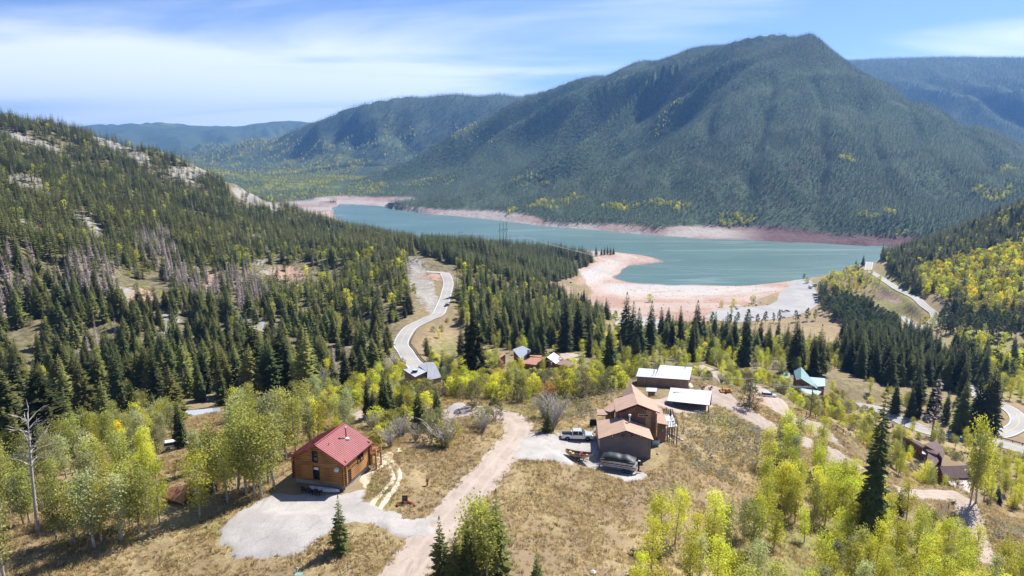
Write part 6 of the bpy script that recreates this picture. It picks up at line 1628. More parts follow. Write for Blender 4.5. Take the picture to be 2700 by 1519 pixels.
# ------------------------------------------------------------------ planting
elev = (GZ - CAMZ) / np.maximum(r_, 1)
runmax = np.maximum.accumulate(elev, axis=0)
def visible(x, y, ztop, slack=0.012):
    th = np.arctan2(x, y); r = np.hypot(x, y)
    j = np.clip(np.round((th - ths[0]) / (ths[1] - ths[0])).astype(int), 0, NTH - 1)
    i = np.clip(np.searchsorted(rs, r) - 2, 0, len(rs) - 1)
    return (ztop - CAMZ) / r > runmax[i, j] - slack
def inpoly(u, v, poly):
    inside = np.zeros(len(u), bool)
    for i in range(len(poly)):
        ax, ay = poly[i]; bx, by = poly[(i + 1) % len(poly)]
        if ay == by: continue
        inside ^= ((ay > v) != (by > v)) & (u < (bx - ax) * (v - ay) / (by - ay) + ax)
    return inside
def rockmask(x, y):
    """value of the bare-patch mask at world points, read from the terrain grid"""
    th = np.arctan2(x, y); r = np.hypot(x, y)
    j = np.clip(np.round((th - ths[0]) / (ths[1] - ths[0])).astype(int), 0, NTH - 1)
    i = np.clip(np.searchsorted(rs, r), 0, len(rs) - 1)
    return rock[i, j], (near_beach + far_ring)[i, j]
TREES = []     # species, x, y, z, height, kind of place
def cand(step, x0, x1, y0, y1, seed):
    g = np.random.default_rng(seed)
    X, Y = np.meshgrid(np.arange(x0, x1, step), np.arange(y0, y1, step)); X = X.ravel(); Y = Y.ravel()
    X = X + g.uniform(-0.46, 0.46, len(X)) * step; Y = Y + g.uniform(-0.46, 0.46, len(Y)) * step
    k = (np.abs(X) < 0.86 * Y + 30) & (Y > 15)
    return X[k], Y[k], g
C1 = [(-300,230),(0,296),(150,318),(440,400),(570,460),(740,530),(870,574),(1000,598),(1060,612),(1048,645),(1022,652),(1040,700),(1062,790),(1000,815),(985,850),(985,900),(930,950),(800,1000),(650,1020),(450,1040),(300,1055),(0,1075),(-300,1090)]
OPEN = [[(640,670),(800,660),(900,690),(860,720),(700,725),(620,700)],[(300,710),(400,700),(440,760),(330,770)],[(540,430),(640,470),(700,520),(600,520)],[(780,880),(900,850),(960,900),(860,960)]]
C2 = [(1150,655),(1250,690),(1380,722),(1430,762),(1500,782),(1560,815),(1530,880),(1470,905),(1300,900),(1180,850),(1140,800),(1150,720)]
C3 = [(1060,604),(1200,612),(1300,622),(1400,632),(1480,645),(1497,660),(1460,690),(1400,712),(1320,716),(1250,694),(1100,655),(1060,640)]
RIGHT_HILL = [(2215,650),(2400,590),(2576,515),(2760,470),(2900,900),(2576,850),(2470,805),(2380,790),(2330,765),(2260,715)]
GOLD = [(2290,690),(2420,660),(2576,615),(2760,600),(2800,780),(2576,790),(2480,800),(2380,775),(2320,740)]
PINES = [(2060,735),(2100,745),(2180,775),(2262,815),(2250,855),(2190,862),(2120,825),(2085,800),(2060,780)]
PINES2 = [(2345,800),(2400,790),(2470,800),(2560,830),(2560,870),(2500,865),(2440,850),(2370,840)]
SHORE_AS = [(2060,715),(2100,690),(2180,668),(2215,710),(2190,760),(2120,755)]
VAL1 = [(1400,880),(1560,850),(1700,840),(1850,850),(1990,868),(2110,880),(2130,925),(2000,950),(1800,930),(1700,925),(1560,930),(1480,905)]
VAL2 = [(2110,870),(2230,860),(2330,872),(2400,905),(2480,960),(2500,1000),(2440,1000),(2350,985),(2200,965),(2120,935)]
FLAT = [(1520,775),(1700,778),(1850,800),(1850,850),(1700,840),(1560,850),(1530,820)]
VAL3 = [(2170,975),(2400,1000),(2540,1030),(2520,1080),(2400,1085),(2230,1040),(2150,1000)]
EAST = [(2390,865),(2576,850),(2760,860),(2760,1020),(2576,1020),(2520,1000),(2470,950)]
HWYR = [(1040,815),(1110,790),(1145,700),(1160,780),(1160,850),(1060,900),(1030,870)]
NEARC = [(880,990),(960,935),(1090,905),(1250,895),(1400,905),(1600,925),(1700,930),(1900,950),(2090,990),(2130,1030),(2080,1060),(1960,1010),(1800,960),(1600,945),(1560,985),(1480,1000),(1380,1010),(1250,1010),(1130,1000),(1060,1030),(950,1040),(900,1060),(820,1060),(760,1010)]
NEARL = [(-300,1120),(0,1110),(250,1080),(450,1065),(700,1040),(800,1040),(900,1080),(880,1120),(740,1140),(720,1190),(690,1235),(620,1250),(560,1290),(470,1305),(390,1345),(240,1378),(120,1370),(0,1400),(-300,1500)]
BUSHES = [(930,1080),(1150,1050),(1170,1090),(1120,1125),(960,1125),(920,1110)]
ASPR = [(1585,1500),(1610,1420),(1650,1370),(1760,1345),(1860,1355),(1925,1290),(1925,1200),(1950,1130),(2040,1105),(2130,1150),(2160,1230),(2240,1290),(2330,1330),(2430,1400),(2540,1449),(2700,1560),(2700,1750),(1560,1750)]
EASTN = [(2230,1100),(2360,1105),(2576,1150),(2760,1180),(2760,1330),(2576,1290),(2500,1262),(2420,1290),(2330,1240),(2230,1180),(2150,1110)]
REST = [(2130,1020),(2240,1060),(2330,1095),(2230,1110),(2120,1080),(2060,1010)]
SLOPE2 = [(2480,1240),(2760,1300),(2760,1400),(2576,1370)]
# species odds per region: (polygon, [(species, odds, hmin, hmax), ...])
REG = [
 (PINES, [('pine', .75, 11, 15)]), (PINES2, [('pine', .4, 11, 15), ('aspen', .12, 7, 9)]),
 (SHORE_AS, [('yellow_aspen', .35, 6, 9), ('aspen', .2, 5, 8), ('spruce', .05, 10, 16), ('gold_aspen', .03, 6, 8)]),
 (GOLD, [('gold_aspen', .13, 9, 13), ('yellow_aspen', .36, 9, 13), ('aspen', .27, 8, 12), ('spruce', .30, 14, 21)]),
 (RIGHT_HILL, [('spruce', .5, 14, 21), ('aspen', .15, 7, 10), ('yellow_aspen', .12, 7, 11), ('dark_spruce', .1, 18, 22)]),
 (C3, [('spruce', .62, 13, 20), ('olive_fir', .12, 13, 18), ('aspen', .06, 6, 9)]),
 (C2, [('spruce', .30, 10, 19), ('dark_spruce', .05, 14, 22), ('aspen', .20, 6, 9), ('yellow_aspen', .14, 6, 9), ('olive_fir', .1, 12, 17)]),
 (VAL2, [('dark_spruce', .42, 17, 26), ('spruce', .25, 15, 22), ('aspen', .05, 7, 9)]),
 (VAL1, [('spruce', .08, 12, 18), ('aspen', .18, 6, 9), ('yellow_aspen', .18, 5, 9), ('lime_shrub', .2, 3, 5), ('olive_shrub', .25, 3, 5), ('dark_spruce', .05, 18, 24)]),
 (FLAT, [('aspen', .10, 5, 8), ('olive_shrub', .30, 2.5, 4), ('lime_shrub', .2, 2.5, 4), ('spruce', .03, 12, 18)]),
 (VAL3, [('dark_spruce', .12, 15, 22), ('aspen', .12, 6, 9), ('lime_shrub', .15, 2.5, 4), ('spruce', .08, 10, 15)]),
 (EAST, [('yellow_aspen', .22, 8, 12), ('aspen', .16, 8, 11), ('pine', .08, 10, 14), ('dark_spruce', .06, 14, 20)]),
 (HWYR, [('olive_shrub', .16, 2, 4), ('yellow_aspen', .06, 4, 6), ('spruce', .07, 7, 14)]),
]
REGN = [   # nearer than 260 m, on a finer grid
 (BUSHES, [('olive_shrub', .10, 3, 5), ('bare_shrub', .12, 3, 4.5), ('lime_shrub', .14, 3, 5), ('rusty_shrub', .03, 3, 4)]),
 (NEARC, [('olive_shrub', .17, 2.5, 5), ('lime_shrub', .26, 2.5, 5), ('yellow_aspen', .09, 4, 7), ('aspen', .04, 4, 8), ('rusty_shrub', .12, 2.5, 4.5), ('grey_aspen', .05, 4, 7), ('bare_shrub', .07, 2, 4)]),
 (NEARL, [('aspen', .085, 6, 10.5), ('grey_aspen', .07, 6, 9.5), ('yellow_aspen', .075, 5, 9), ('gold_aspen', .006, 4, 6), ('olive_shrub', .04, 2, 4)]),
 (ASPR, [('yellow_aspen', .42, 5.5, 9.5), ('aspen', .20, 5, 8.5), ('grey_aspen', .14, 5, 8), ('gold_aspen', .010, 4, 6.5), ('lime_shrub', .05, 2, 4), ('bare_shrub', .03, 2, 3.5)]),
 (EASTN, [('yellow_aspen', .17, 4, 8), ('aspen', .14, 4, 8.5), ('olive_shrub', .12, 2, 4), ('lime_shrub', .14, 2, 4), ('gold_aspen', .012, 3, 5), ('rusty_shrub', .03, 2, 3)]),
 (REST, [('lime_shrub', .26, 2, 4), ('olive_shrub', .16, 2, 4), ('yellow_aspen', .07, 3, 6), ('bare_shrub', .05, 2, 3)]),
 (SLOPE2, [('olive_shrub', .02, 1.5, 3)]),
]
def plant(X, Y, g, regs, extra=None):
    k = ~blocked(X, Y, 2.0)
    X, Y = X[k], Y[k]; Z = H(X, Y)
    u, v, f = project(X, Y, Z)
    k = (u > -260) & (u < 2840) & (v < 1800) & visible(X, Y, Z + 16)
    X, Y, Z, u, v, f = X[k], Y[k], Z[k], u[k], v[k], f[k]
    rk, bc = rockmask(X, Y)
    done = np.zeros(len(X), bool)
    if extra: extra(X, Y, Z, u, v, f, rk, bc, g, done)
    for poly, odds in regs:
        m = inpoly(u, v, poly) & ~done & (bc < 0.4) & (Z > 1.0)
        done |= m
        i = np.nonzero(m)[0]
        if not len(i): continue
        a = g.random(len(i)); acc = 0.0
        patch = 0.75 + 0.9 * (fbm(X[i] / 18, Y[i] / 18, 301, 2))
        for sp, od, h0, h1 in odds:
            sel = (a >= acc) & (a < acc + od * np.clip(patch, 0.25, 1.4)); acc += od * 1.4 if False else 0
            hit_ = i[sel]; a = np.where(sel, 9.0, a); a = np.where(a < 9, g.random(len(a)), 9.0)
            hh = g.uniform(h0, h1, len(hit_))
            for q, h in zip(hit_, hh): TREES.append((sp, X[q], Y[q], Z[q], h, f[q], u[q], v[q]))
DEADZ = [[(0,640),(60,620),(110,700),(60,800),(0,820)],[(110,690),(250,640),(330,700),(260,790),(140,760)],[(330,600),(420,590),(470,700),(560,720),(540,790),(480,760),(400,730)],[(540,700),(640,690),(680,760),(600,800)],[(200,880),(250,870),(240,980),(200,980)]]
def hillside(X, Y, Z, u, v, f, rk, bc, g, done):
    m = inpoly(u, v, C1)
    op = np.zeros(len(X), bool)
    for p_ in OPEN: op |= inpoly(u, v, p_)
    dz = np.zeros(len(X), bool)
    for p_ in DEADZ: dz |= inpoly(u, v, p_)
    dens = 0.80 * (1 - 0.8 * np.clip(rk * 2, 0, 1)) * np.where(op, 0.16, 1) * (0.78 + 0.5 * fbm(X / 40, Y / 40, 311, 3)) * np.where(v > 640, 0.74, 1) * np.where(v > 800, 0.58, 1)
    a = g.random(len(X)); sel = m & (a < dens); done |= m
    b = g.random(len(X)); c = g.random(len(X)); pn = vnoise(X / 60, Y / 60, 17)
    for q in np.nonzero(sel)[0]:
        if dz[q] and b[q] < 0.66: TREES.append(('dead_conifer', X[q], Y[q], Z[q], 11 + 7 * c[q], f[q], u[q], v[q])); continue
        if b[q] < 0.03: sp, h = 'dead_conifer', 8 + 6 * c[q]
        elif b[q] < 0.10 + (0.26 if (v[q] > 640 and u[q] > 560 and v[q] < 860) else 0): sp, h = ('aspen' if c[q] < .7 else 'yellow_aspen'), 5 + 5 * c[q]
        elif v[q] > 900 or (u[q] > 560 and v[q] > 860): sp, h = ('dark_spruce', 15 + 9 * c[q]) if b[q] > 0.84 else ('olive_fir', 12 + 8 * c[q]) if b[q] > .30 else ('spruce', 12 + 6 * c[q])
        elif b[q] < 0.12 + 0.62 * (pn[q] if v[q] > 560 else pn[q] * 0.4) : sp, h = 'olive_fir', 9 + 11 * c[q]
        else: sp, h = 'spruce', 8 + 12 * c[q]
        TREES.append((sp, X[q], Y[q], Z[q], h, f[q], u[q], v[q]))
X, Y, g = cand(4.5, -1150, 1100, 195, 1420, 11)
plant(X, Y, g, REG, hillside)
X, Y, g = cand(2.3, -160, 220, 40, 290, 12)
plant(X, Y, g, REGN)
X, Y, g = cand(6.0, -700, 260, 215, 760, 13)
plant(X, Y, g, [(C1, [('olive_shrub', .16, 2, 4), ('lime_shrub', .07, 2, 4), ('aspen', .04, 4, 8)]), (C2, [('olive_shrub', .2, 2, 4), ('lime_shrub', .2, 2, 4)]), (VAL2, [('lime_shrub', .2, 2, 4)])])

# nothing planted may stand before the houses and roads the photograph shows: u0, v0, u1, v1, share dropped
CLEAR = [(1262,868,1480,932,.93),(1015,912,1112,958,.93),(1985,928,2080,998,.85),(1598,915,1745,985,1),(1675,972,1792,1022,.97),(1498,965,1712,1150,1),(2300,1108,2376,1172,.7),(2352,1165,2440,1240,.8),(405,1215,560,1310,1),(465,1024,562,1046,.97),
 (1395,1070,1520,1130,1),(1420,1120,1620,1190,1),(722,1065,940,1240,1),(1000,815,1045,905,1),(1040,690,1142,815,1),(2210,1035,2330,1078,.6),(2380,1090,2576,1130,.8),(2185,650,2230,700,.9),(1525,795,1565,815,1),(1190,1035,1350,1130,1),(1120,1008,1175,1045,1),(2225,1205,2330,1262,.6),(430,1110,470,1135,.9)]
gk = np.random.default_rng(5); keep_ = []
for t_ in TREES:
    sp, x, y, z, h, f, u, v = t_; hp_ = h / f * 1718; hw = hp_ * (.35 if 'shrub' in sp else .16); ok = True
    for a, b, c, d, q in CLEAR:
        if u + hw > a and u - hw < c and v > b + (d - b) * .5 and v - hp_ < d - (d - b) * .15 and gk.random() < q: ok = False; break
    if ok: keep_.append(t_)
TREES = keep_
# trees read one by one from the photograph: species, u, v of the foot, v of the top
ONE = [('young_spruce',857,1388,1253),('young_spruce',1112,1462,1300),('young_spruce',1180,1480,1325),('young_spruce',1250,1445,1240),('young_spruce',1352,1500,1385),('young_spruce',1140,1478,1345),
 ('dark_spruce',2184,1352,982),('blue_spruce',2262,1288,1228),('blue_spruce',2510,1268,1218),
 ('dark_spruce',925,1052,958),('dark_spruce',968,1062,936),('spruce',1012,1058,975),('spruce',1055,1078,975),('spruce',1100,1052,965),('young_spruce',872,1070,1010),('dark_spruce',985,1040,950),('dark_spruce',940,1075,985),
 ('dark_spruce',457,1128,1010),('young_spruce',1375,1087,1018),('big_spruce',1192,968,785),('blue_spruce',1113,948,898),('spruce',1075,897,845),('spruce',1185,880,838),('spruce',1160,895,820),
 ('big_spruce',135,1158,925),('big_spruce',30,1150,935),('olive_fir',45,1215,1020),('olive_fir',270,1100,950),('dark_spruce',340,1085,960),('olive_fir',440,1060,915),('dark_spruce',560,1020,905),('dark_spruce',645,1005,800),('dark_spruce',718,1005,822),
 ('olive_fir',765,1010,810),('dark_spruce',600,1000,880),('olive_fir',180,1130,980),('dark_spruce',90,1130,960),('blue_spruce',510,1010,960),('olive_fir',390,1075,985),('dark_spruce',690,1010,850),
 ('dark_spruce',1532,952,818),('dark_spruce',1572,885,742),('dark_spruce',1588,895,765),('dark_spruce',1605,902,780),('dark_spruce',1632,890,762),('dark_spruce',1712,872,775),('dark_spruce',1750,872,760),('dark_spruce',1820,888,790),
 ('dark_spruce',1872,920,785),('dark_spruce',1998,935,803),('spruce',2060,945,822),('dark_spruce',2045,950,850),('spruce',1480,880,760),('dark_spruce',1455,880,745),('dark_spruce',1420,885,750),
 ('dark_spruce',2415,1090,965),('dark_spruce',2452,1085,945),('dark_spruce',2490,1088,918),('dark_spruce',2470,1090,950),('dark_spruce',2376,1062,985),('dark_spruce',2340,1040,960),('dark_spruce',2250,1040,960),('dark_spruce',2290,1050,975),
 ('pine',2375,905,872),('pine',2395,910,860),('pine',2430,905,862),('pine',2450,900,868),('pine',2390,955,905),
 ('pine',1855,812,785),('pine',1880,815,778),('pine',1905,815,790),('pine',1925,812,783),('pine',1945,812,786),('pine',1960,812,783),('pine',2000,810,780),('pine',2030,808,775),('pine',2050,806,778),('pine',1835,818,790),
 ('pine',1792,820,785),('spruce',1528,640,617),('spruce',1536,641,618),('spruce',1520,641,619),('spruce',1543,640,620),('spruce',1513,642,622),('spruce',1500,645,615),
 ('pine',2022,705,688),('spruce',2170,668,640),('spruce',2152,675,650),
 ('snag',95,1337,1040),('dead_pine',2343,1100,950),
 ('aspen',10,1455,1200),('grey_aspen',-20,1470,1240),('aspen',143,1362,1200),('aspen',187,1366,1215),('grey_aspen',238,1378,1190),('grey_aspen',306,1360,1200),('aspen',328,1321,1165),('aspen',350,1341,1180),('aspen',379,1345,1190),('yellow_aspen',402,1318,1165),('yellow_aspen',503,1301,1135),
 ('aspen',573,1264,1100),('aspen',620,1245,1030),('aspen',642,1252,1050),('aspen',658,1252,1060),('aspen',690,1230,1040),('aspen',540,1240,1075),('aspen',600,1230,1010),('grey_aspen',675,1215,1000),('aspen',720,1160,985),('aspen',745,1150,1000),
 ('yellow_aspen',1210,1452,1270),('aspen',1225,1470,1290),('yellow_aspen',1165,1450,1330),('yellow_aspen',1235,1440,1300),('aspen',1195,1462,1250),
 ('yellow_aspen',2455,1265,1060),('aspen',2440,1270,1090),('yellow_aspen',2475,1262,1110),('lime_shrub',2330,835,795),('aspen',2350,830,785),('aspen',2342,840,800),
 ('lime_shrub',1635,760,740),('lime_shrub',1895,762,742),('lime_shrub',1815,772,757),('lime_shrub',1845,770,752),('aspen',1840,795,768),('lime_shrub',2030,712,697),
 ('olive_shrub',1305,1012,955),('olive_shrub',1195,1022,965),('olive_shrub',1245,1058,1003),('olive_shrub',1215,1075,1020),('olive_shrub',1468,1002,945),('bare_shrub',1370,1050,985),('bare_shrub',1390,1080,1000),('bare_shrub',1400,1060,990),('olive_shrub',1885,1020,965),
 ('bare_shrub',1120,1125,1045),('olive_shrub',1085,1115,1050),('bare_shrub',1215,1088,1040),('olive_shrub',1240,950,910),('lime_shrub',1255,960,925),('lime_shrub',960,1110,1065),('lime_shrub',1000,1095,1060),('lime_shrub',1470,960,935),('lime_shrub',1550,968,930),
 ('bare_shrub',800,985,920),('bare_shrub',830,970,925),('bare_shrub',1180,905,872),('bare_shrub',995,930,888)]
for sp, u0, v0, vt in ONE:
    p = at(u0, v0); dist = p[1] * CP - (p[2] - CAMZ) * SP
    h = (v0 - vt) * dist / (1718 * (CP + math.sin(PITCH) * (724.5 - v0) / 1718) + (v0 - vt) * math.sin(PITCH)) * (1.06 if 'spruce' in sp else 1.0)
    TREES.append((sp, p[0], p[1], p[2], h, dist, u0, v0))
ones_start = len(TREES) - len(ONE)

# far mountain, as points only
def far_points():
    X, Y, g = cand(6.9, -2300, 3100, 1180, 3900, 21)
    X2, Y2, g2 = cand(15.0, -3200, 4300, 3900, 6400, 22)
    X = np.r_[X, X2]; Y = np.r_[Y, Y2]
    Z = Hbase(X, Y)
    u, v, f = project(X, Y, Z)
    th = np.arctan2(X, Y); r = np.hypot(X, Y)
    bey = r > np.interp(th, sh_th, sh_r) - 20
    rk, bc = rockmask(X, Y)
    k = (u > -120) & (u < 2700) & bey & (bc < 0.35) & (Z > 8) & visible(X, Y, Z + 15, 0.006)
    a = g.random(len(X))
    gulch = (inpoly(u, v, [(1720,250),(1690,300),(1650,352),(1640,345),(1655,300),(1690,262)]))
    md = np.zeros(len(X)); 
    j = np.clip(np.round((th - ths[0]) / (ths[1] - ths[0])).astype(int), 0, NTH - 1); i = np.clip(np.searchsorted(rs, r), 0, len(rs) - 1)
    md = meadow[i, j]
    clump = fbm(X / 130, Y / 130, 401, 3)
    c2 = fbm(X / 210 + 0.5 * Y / 210, Y / 520, 403, 4); c3 = fbm(X / 60, Y / 220, 405, 3)
    k &= (a < 0.95 - 0.5 * md - 0.55 * sstep(0.28, 0.5, c3))
    kind = np.where(c2 < -0.08, 1, 0); kind = np.where((c3 > 0.18) & (g.random(len(X)) < 0.5), 2, kind); kind = np.where(g.random(len(X)) < 0.12, g.integers(0, 3, len(X)), kind)
    yel = ((clump > 0.50) & (v > 390) & (g.random(len(X)) < 0.5)) | ((md > 0.1) & (g.random(len(X)) < 0.38)) | (gulch & (g.random(len(X)) < 0.8))
    return X[k], Y[k], Z[k], r[k], yel[k], kind[k], g
FX, FY, FZ, FR, FYEL, FKIND, gf = far_points()

# ------------------------------------------------------------------ instancing of what nobody could count
store = bpy.data.collections.new('stuff_sources')
def scatter(name, label, src, pts, scales, rots, idx, tilt=None):
    """one object of kind stuff: instances of the meshes in src on the given points"""
    if not len(pts): return
    coll = bpy.data.collections.new(name + '_sources')
    for k, me in enumerate(src):
        o = bpy.data.objects.new('%s_%02d' % (name, k), me); coll.objects.link(o)
    me = bpy.data.meshes.new(name); me.vertices.add(len(pts)); me.vertices.foreach_set('co', np.asarray(pts, np.float32).ravel())
    for nm, ty, arr in (('scl', 'FLOAT_VECTOR', np.asarray(scales, np.float32)), ('rot', 'FLOAT_VECTOR', np.asarray(rots, np.float32)), ('pick', 'INT', np.asarray(idx, np.int32))):
        a = me.attributes.new(nm, ty, 'POINT')
        if ty == 'INT': a.data.foreach_set('value', arr)
        else: a.data.foreach_set('vector', arr.ravel())
    o = link(name, me); tag(o, label, kind='stuff')
    ng = bpy.data.node_groups.new(name, 'GeometryNodeTree')
    ng.interface.new_socket('Geometry', in_out='INPUT', socket_type='NodeSocketGeometry'); ng.interface.new_socket('Geometry', in_out='OUTPUT', socket_type='NodeSocketGeometry')
    gi = ng.nodes.new('NodeGroupInput'); go = ng.nodes.new('NodeGroupOutput'); iop = ng.nodes.new('GeometryNodeInstanceOnPoints')
    ci = ng.nodes.new('GeometryNodeCollectionInfo'); ci.inputs['Collection'].default_value = coll; ci.inputs['Separate Children'].default_value = True; ci.inputs['Reset Children'].default_value = True
    def na(nm, ty):
        n = ng.nodes.new('GeometryNodeInputNamedAttribute'); n.data_type = ty; n.inputs['Name'].default_value = nm; return n.outputs['Attribute']
    L = ng.links.new
    L(gi.outputs[0], iop.inputs['Points']); L(ci.outputs[0], iop.inputs['Instance']); iop.inputs['Pick Instance'].default_value = True
    L(na('pick', 'INT'), iop.inputs['Instance Index'])
    er = ng.nodes.new('FunctionNodeEulerToRotation'); L(na('rot', 'FLOAT_VECTOR'), er.inputs[0]); L(er.outputs[0], iop.inputs['Rotation'])
    L(na('scl', 'FLOAT_VECTOR'), iop.inputs['Scale']); L(iop.outputs[0], go.inputs[0])
    md = o.modifiers.new('instances', 'NODES'); md.node_group = ng
    return o
n = len(FX)
sc_ = gf.uniform(0.62, 1.1, n) * np.where((FR > 2300) & (FR < 3900), 0.78, 1.0) * np.where(FR > 3900, 1.55, 1.0)
idx_ = np.where(FKIND == 0, gf.integers(0, 4, n), np.where(FKIND == 1, gf.integers(4, 7, n), 7))
kk = ~FYEL
scatter('mountain_forest', 'dense conifer forest covering the mountain beyond the lake', [m[2] for m in SPEC['far_tree'] + SPEC['far_dark'] + SPEC['far_grey']], np.c_[FX, FY, FZ - 0.4][kk],
        np.c_[sc_ * 1.15, sc_ * 1.15, sc_][kk], np.c_[np.zeros(n), np.zeros(n), gf.uniform(0, 6.28, n)][kk], idx_[kk])
kk = FYEL
scatter('mountain_aspens', 'yellow and green aspen patches scattered over the mountain forest', [m[2] for m in SPEC['low_aspen'] + SPEC['low_yellow'] + SPEC['low_gold'][:1]], np.c_[FX, FY, FZ - 1.0][kk],
        np.c_[sc_ * 1.5, sc_ * 1.5, sc_ * 1.2][kk], np.c_[np.zeros(n), np.zeros(n), gf.uniform(0, 6.28, n)][kk], gf.integers(0, 7, n)[kk])

# ------------------------------------------------------------------ the largest 300 of each kind as single trees, the rest as forest stuff
FAM = {'spruce': 'conifer', 'dark_spruce': 'conifer', 'olive_fir': 'conifer', 'blue_spruce': 'conifer', 'young_spruce': 'conifer', 'big_spruce': 'conifer', 'pine': 'conifer',
       'dead_conifer': 'dead', 'dead_pine': 'dead', 'snag': 'dead', 'aspen': 'aspen', 'yellow_aspen': 'aspen', 'gold_aspen': 'aspen', 'grey_aspen': 'aspen',
       'olive_shrub': 'shrub', 'lime_shrub': 'shrub', 'rusty_shrub': 'shrub', 'bare_shrub': 'shrub'}
LOOK = {'spruce': ('spruce_tree', 'green spruce', 'spruce'), 'dark_spruce': ('spruce_tree', 'very dark dense spruce', 'spruce'), 'olive_fir': ('fir_tree', 'olive green fir', 'fir tree'),
        'big_spruce': ('spruce_tree', 'huge broad mottled green spruce', 'spruce'), 'blue_spruce': ('blue_spruce_tree', 'wide blue grey spruce', 'blue spruce'), 'young_spruce': ('young_spruce_tree', 'young open layered spruce', 'spruce'), 'pine': ('pine_tree', 'round topped dark pine', 'pine'),
        'dead_conifer': ('dead_conifer', 'grey brown dead conifer', 'dead tree'), 'dead_pine': ('dead_pine_tree', 'dead brown pine with a bare crown', 'dead tree'), 'snag': ('dead_tree', 'bleached bare tree with a spreading top', 'dead tree'),
        'aspen': ('aspen_tree', 'green aspen', 'aspen'), 'yellow_aspen': ('aspen_tree', 'yellow green aspen', 'aspen'), 'gold_aspen': ('aspen_tree', 'bright golden aspen', 'aspen'), 'grey_aspen': ('aspen_tree', 'grey green aspen', 'aspen'),
        'olive_shrub': ('shrub', 'olive brown rounded shrub', 'shrub'), 'lime_shrub': ('shrub', 'lime green bushy shrub', 'shrub'), 'rusty_shrub': ('shrub', 'rusty orange shrub', 'shrub'), 'bare_shrub': ('shrub', 'grey nearly leafless shrub', 'shrub')}
MARKS = [('the red roofed log cabin',830,1140),('the grey gravel turning area',720,1330),('the brown shed',475,1255),('the bleached bare tree',90,1200),('the bend of the gravel road',1320,1060),('the lower gravel road',1060,1400),
 ('the shingled house',1590,1060),('the pickup truck',1450,1100),('the covered pontoon boat',1560,1150),('the metal roofed long building',1670,945),('the pale carport roof',1735,995),('the slate roofed house',1065,935),
 ('the orange roofed house',1350,900),('the silver steep roof',1310,880),('the highway bend',1015,865),('the highway truck',1124,768),('the pale cutbank',1065,715),('the power pylons',1265,575),('the wooded point',1400,650),
 ('the beach spit',1600,650),('the parking lot',1950,770),('the brown meadow',2060,825),('the green roofed house',2030,960),('the junction of paved roads',2300,830),('the straight paved road',2250,715),
 ('the dark brown roofed house',2360,1120),('the brown barn with a pale lower roof',2400,1190),('the tall dark lone spruce',2190,1150),('the switchback curve',2550,1060),('the wooden utility pole',2032,1010),
 ('the white roof in the aspens',510,1032),('the upper bare ridge',290,365),('the bare rock rib',470,440),('the middle bare rocks',620,495),('the grey dead trees',400,680),('the pale gully',420,830),('the bare bank in the forest',670,820),
 ('the clearing on the hillside',700,690),('the hilltop on the left',60,310),('the lake corner behind the ridge',800,560),('the yellow aspen slope',2450,740),('the lone dead pine',2343,1010),('the small building by the beach',1530,800),
 ('the dirt road by the fence',2130,1100),('the left picture edge',0,900),('the lower left corner',0,1420),('the lower right corner',2560,1430),('the bottom of the right aspen stand',1900,1430),('the sagebrush slope',1850,1120)]
def where(u, v):
    best = sorted(MARKS, key=lambda m: (m[1] - u) ** 2 + ((m[2] - v) * 1.3) ** 2)[:2]
    nm, mu, mv = best[0]
    du, dv = u - mu, v - mv
    if abs(du) < 26 and abs(dv) < 26: rel = 'close beside'
    elif abs(dv) > abs(du) * 1.3: rel = 'below' if dv > 0 else 'above'
    else: rel = 'right of' if du > 0 else 'left of'
    return rel, nm, best[1][0]
SZ = lambda h, fam: ({'conifer': (11, 16, 21), 'aspen': (6, 8, 10), 'shrub': (2.6, 3.6, 4.8), 'dead': (10, 13, 16)}[fam])
def sizew(h, fam):
    a, b, c = SZ(h, fam)
    return 'small' if h < a else 'medium' if h < b else 'tall' if h < c else 'very tall'
GROUPS = {'conifer': 'conifers of the hillsides and the valley', 'aspen': 'aspens around the houses and on the slopes', 'shrub': 'shrubs between the houses and along the roads', 'dead': 'dead grey conifers on the left hillside'}
sing = {}; rest = {}
fams = {}
for k, t_ in enumerate(TREES): fams.setdefault(FAM[t_[0]], []).append(k)
LIMIT = {'conifer': 300, 'aspen': 300, 'shrub': 240, 'dead': 150}
chosen = set()
for fam, ks in fams.items():
    inview = [k for k in ks if -30 < TREES[k][6] < 2606 and TREES[k][7] - TREES[k][4] / TREES[k][5] * 1718 < 1449]
    forced = [k for k in inview if k >= ones_start]
    others = sorted([k for k in inview if k < ones_start], key=lambda k: -TREES[k][4] / TREES[k][5])
    chosen |= set((forced + others)[:LIMIT[fam]])
labels_seen = {}
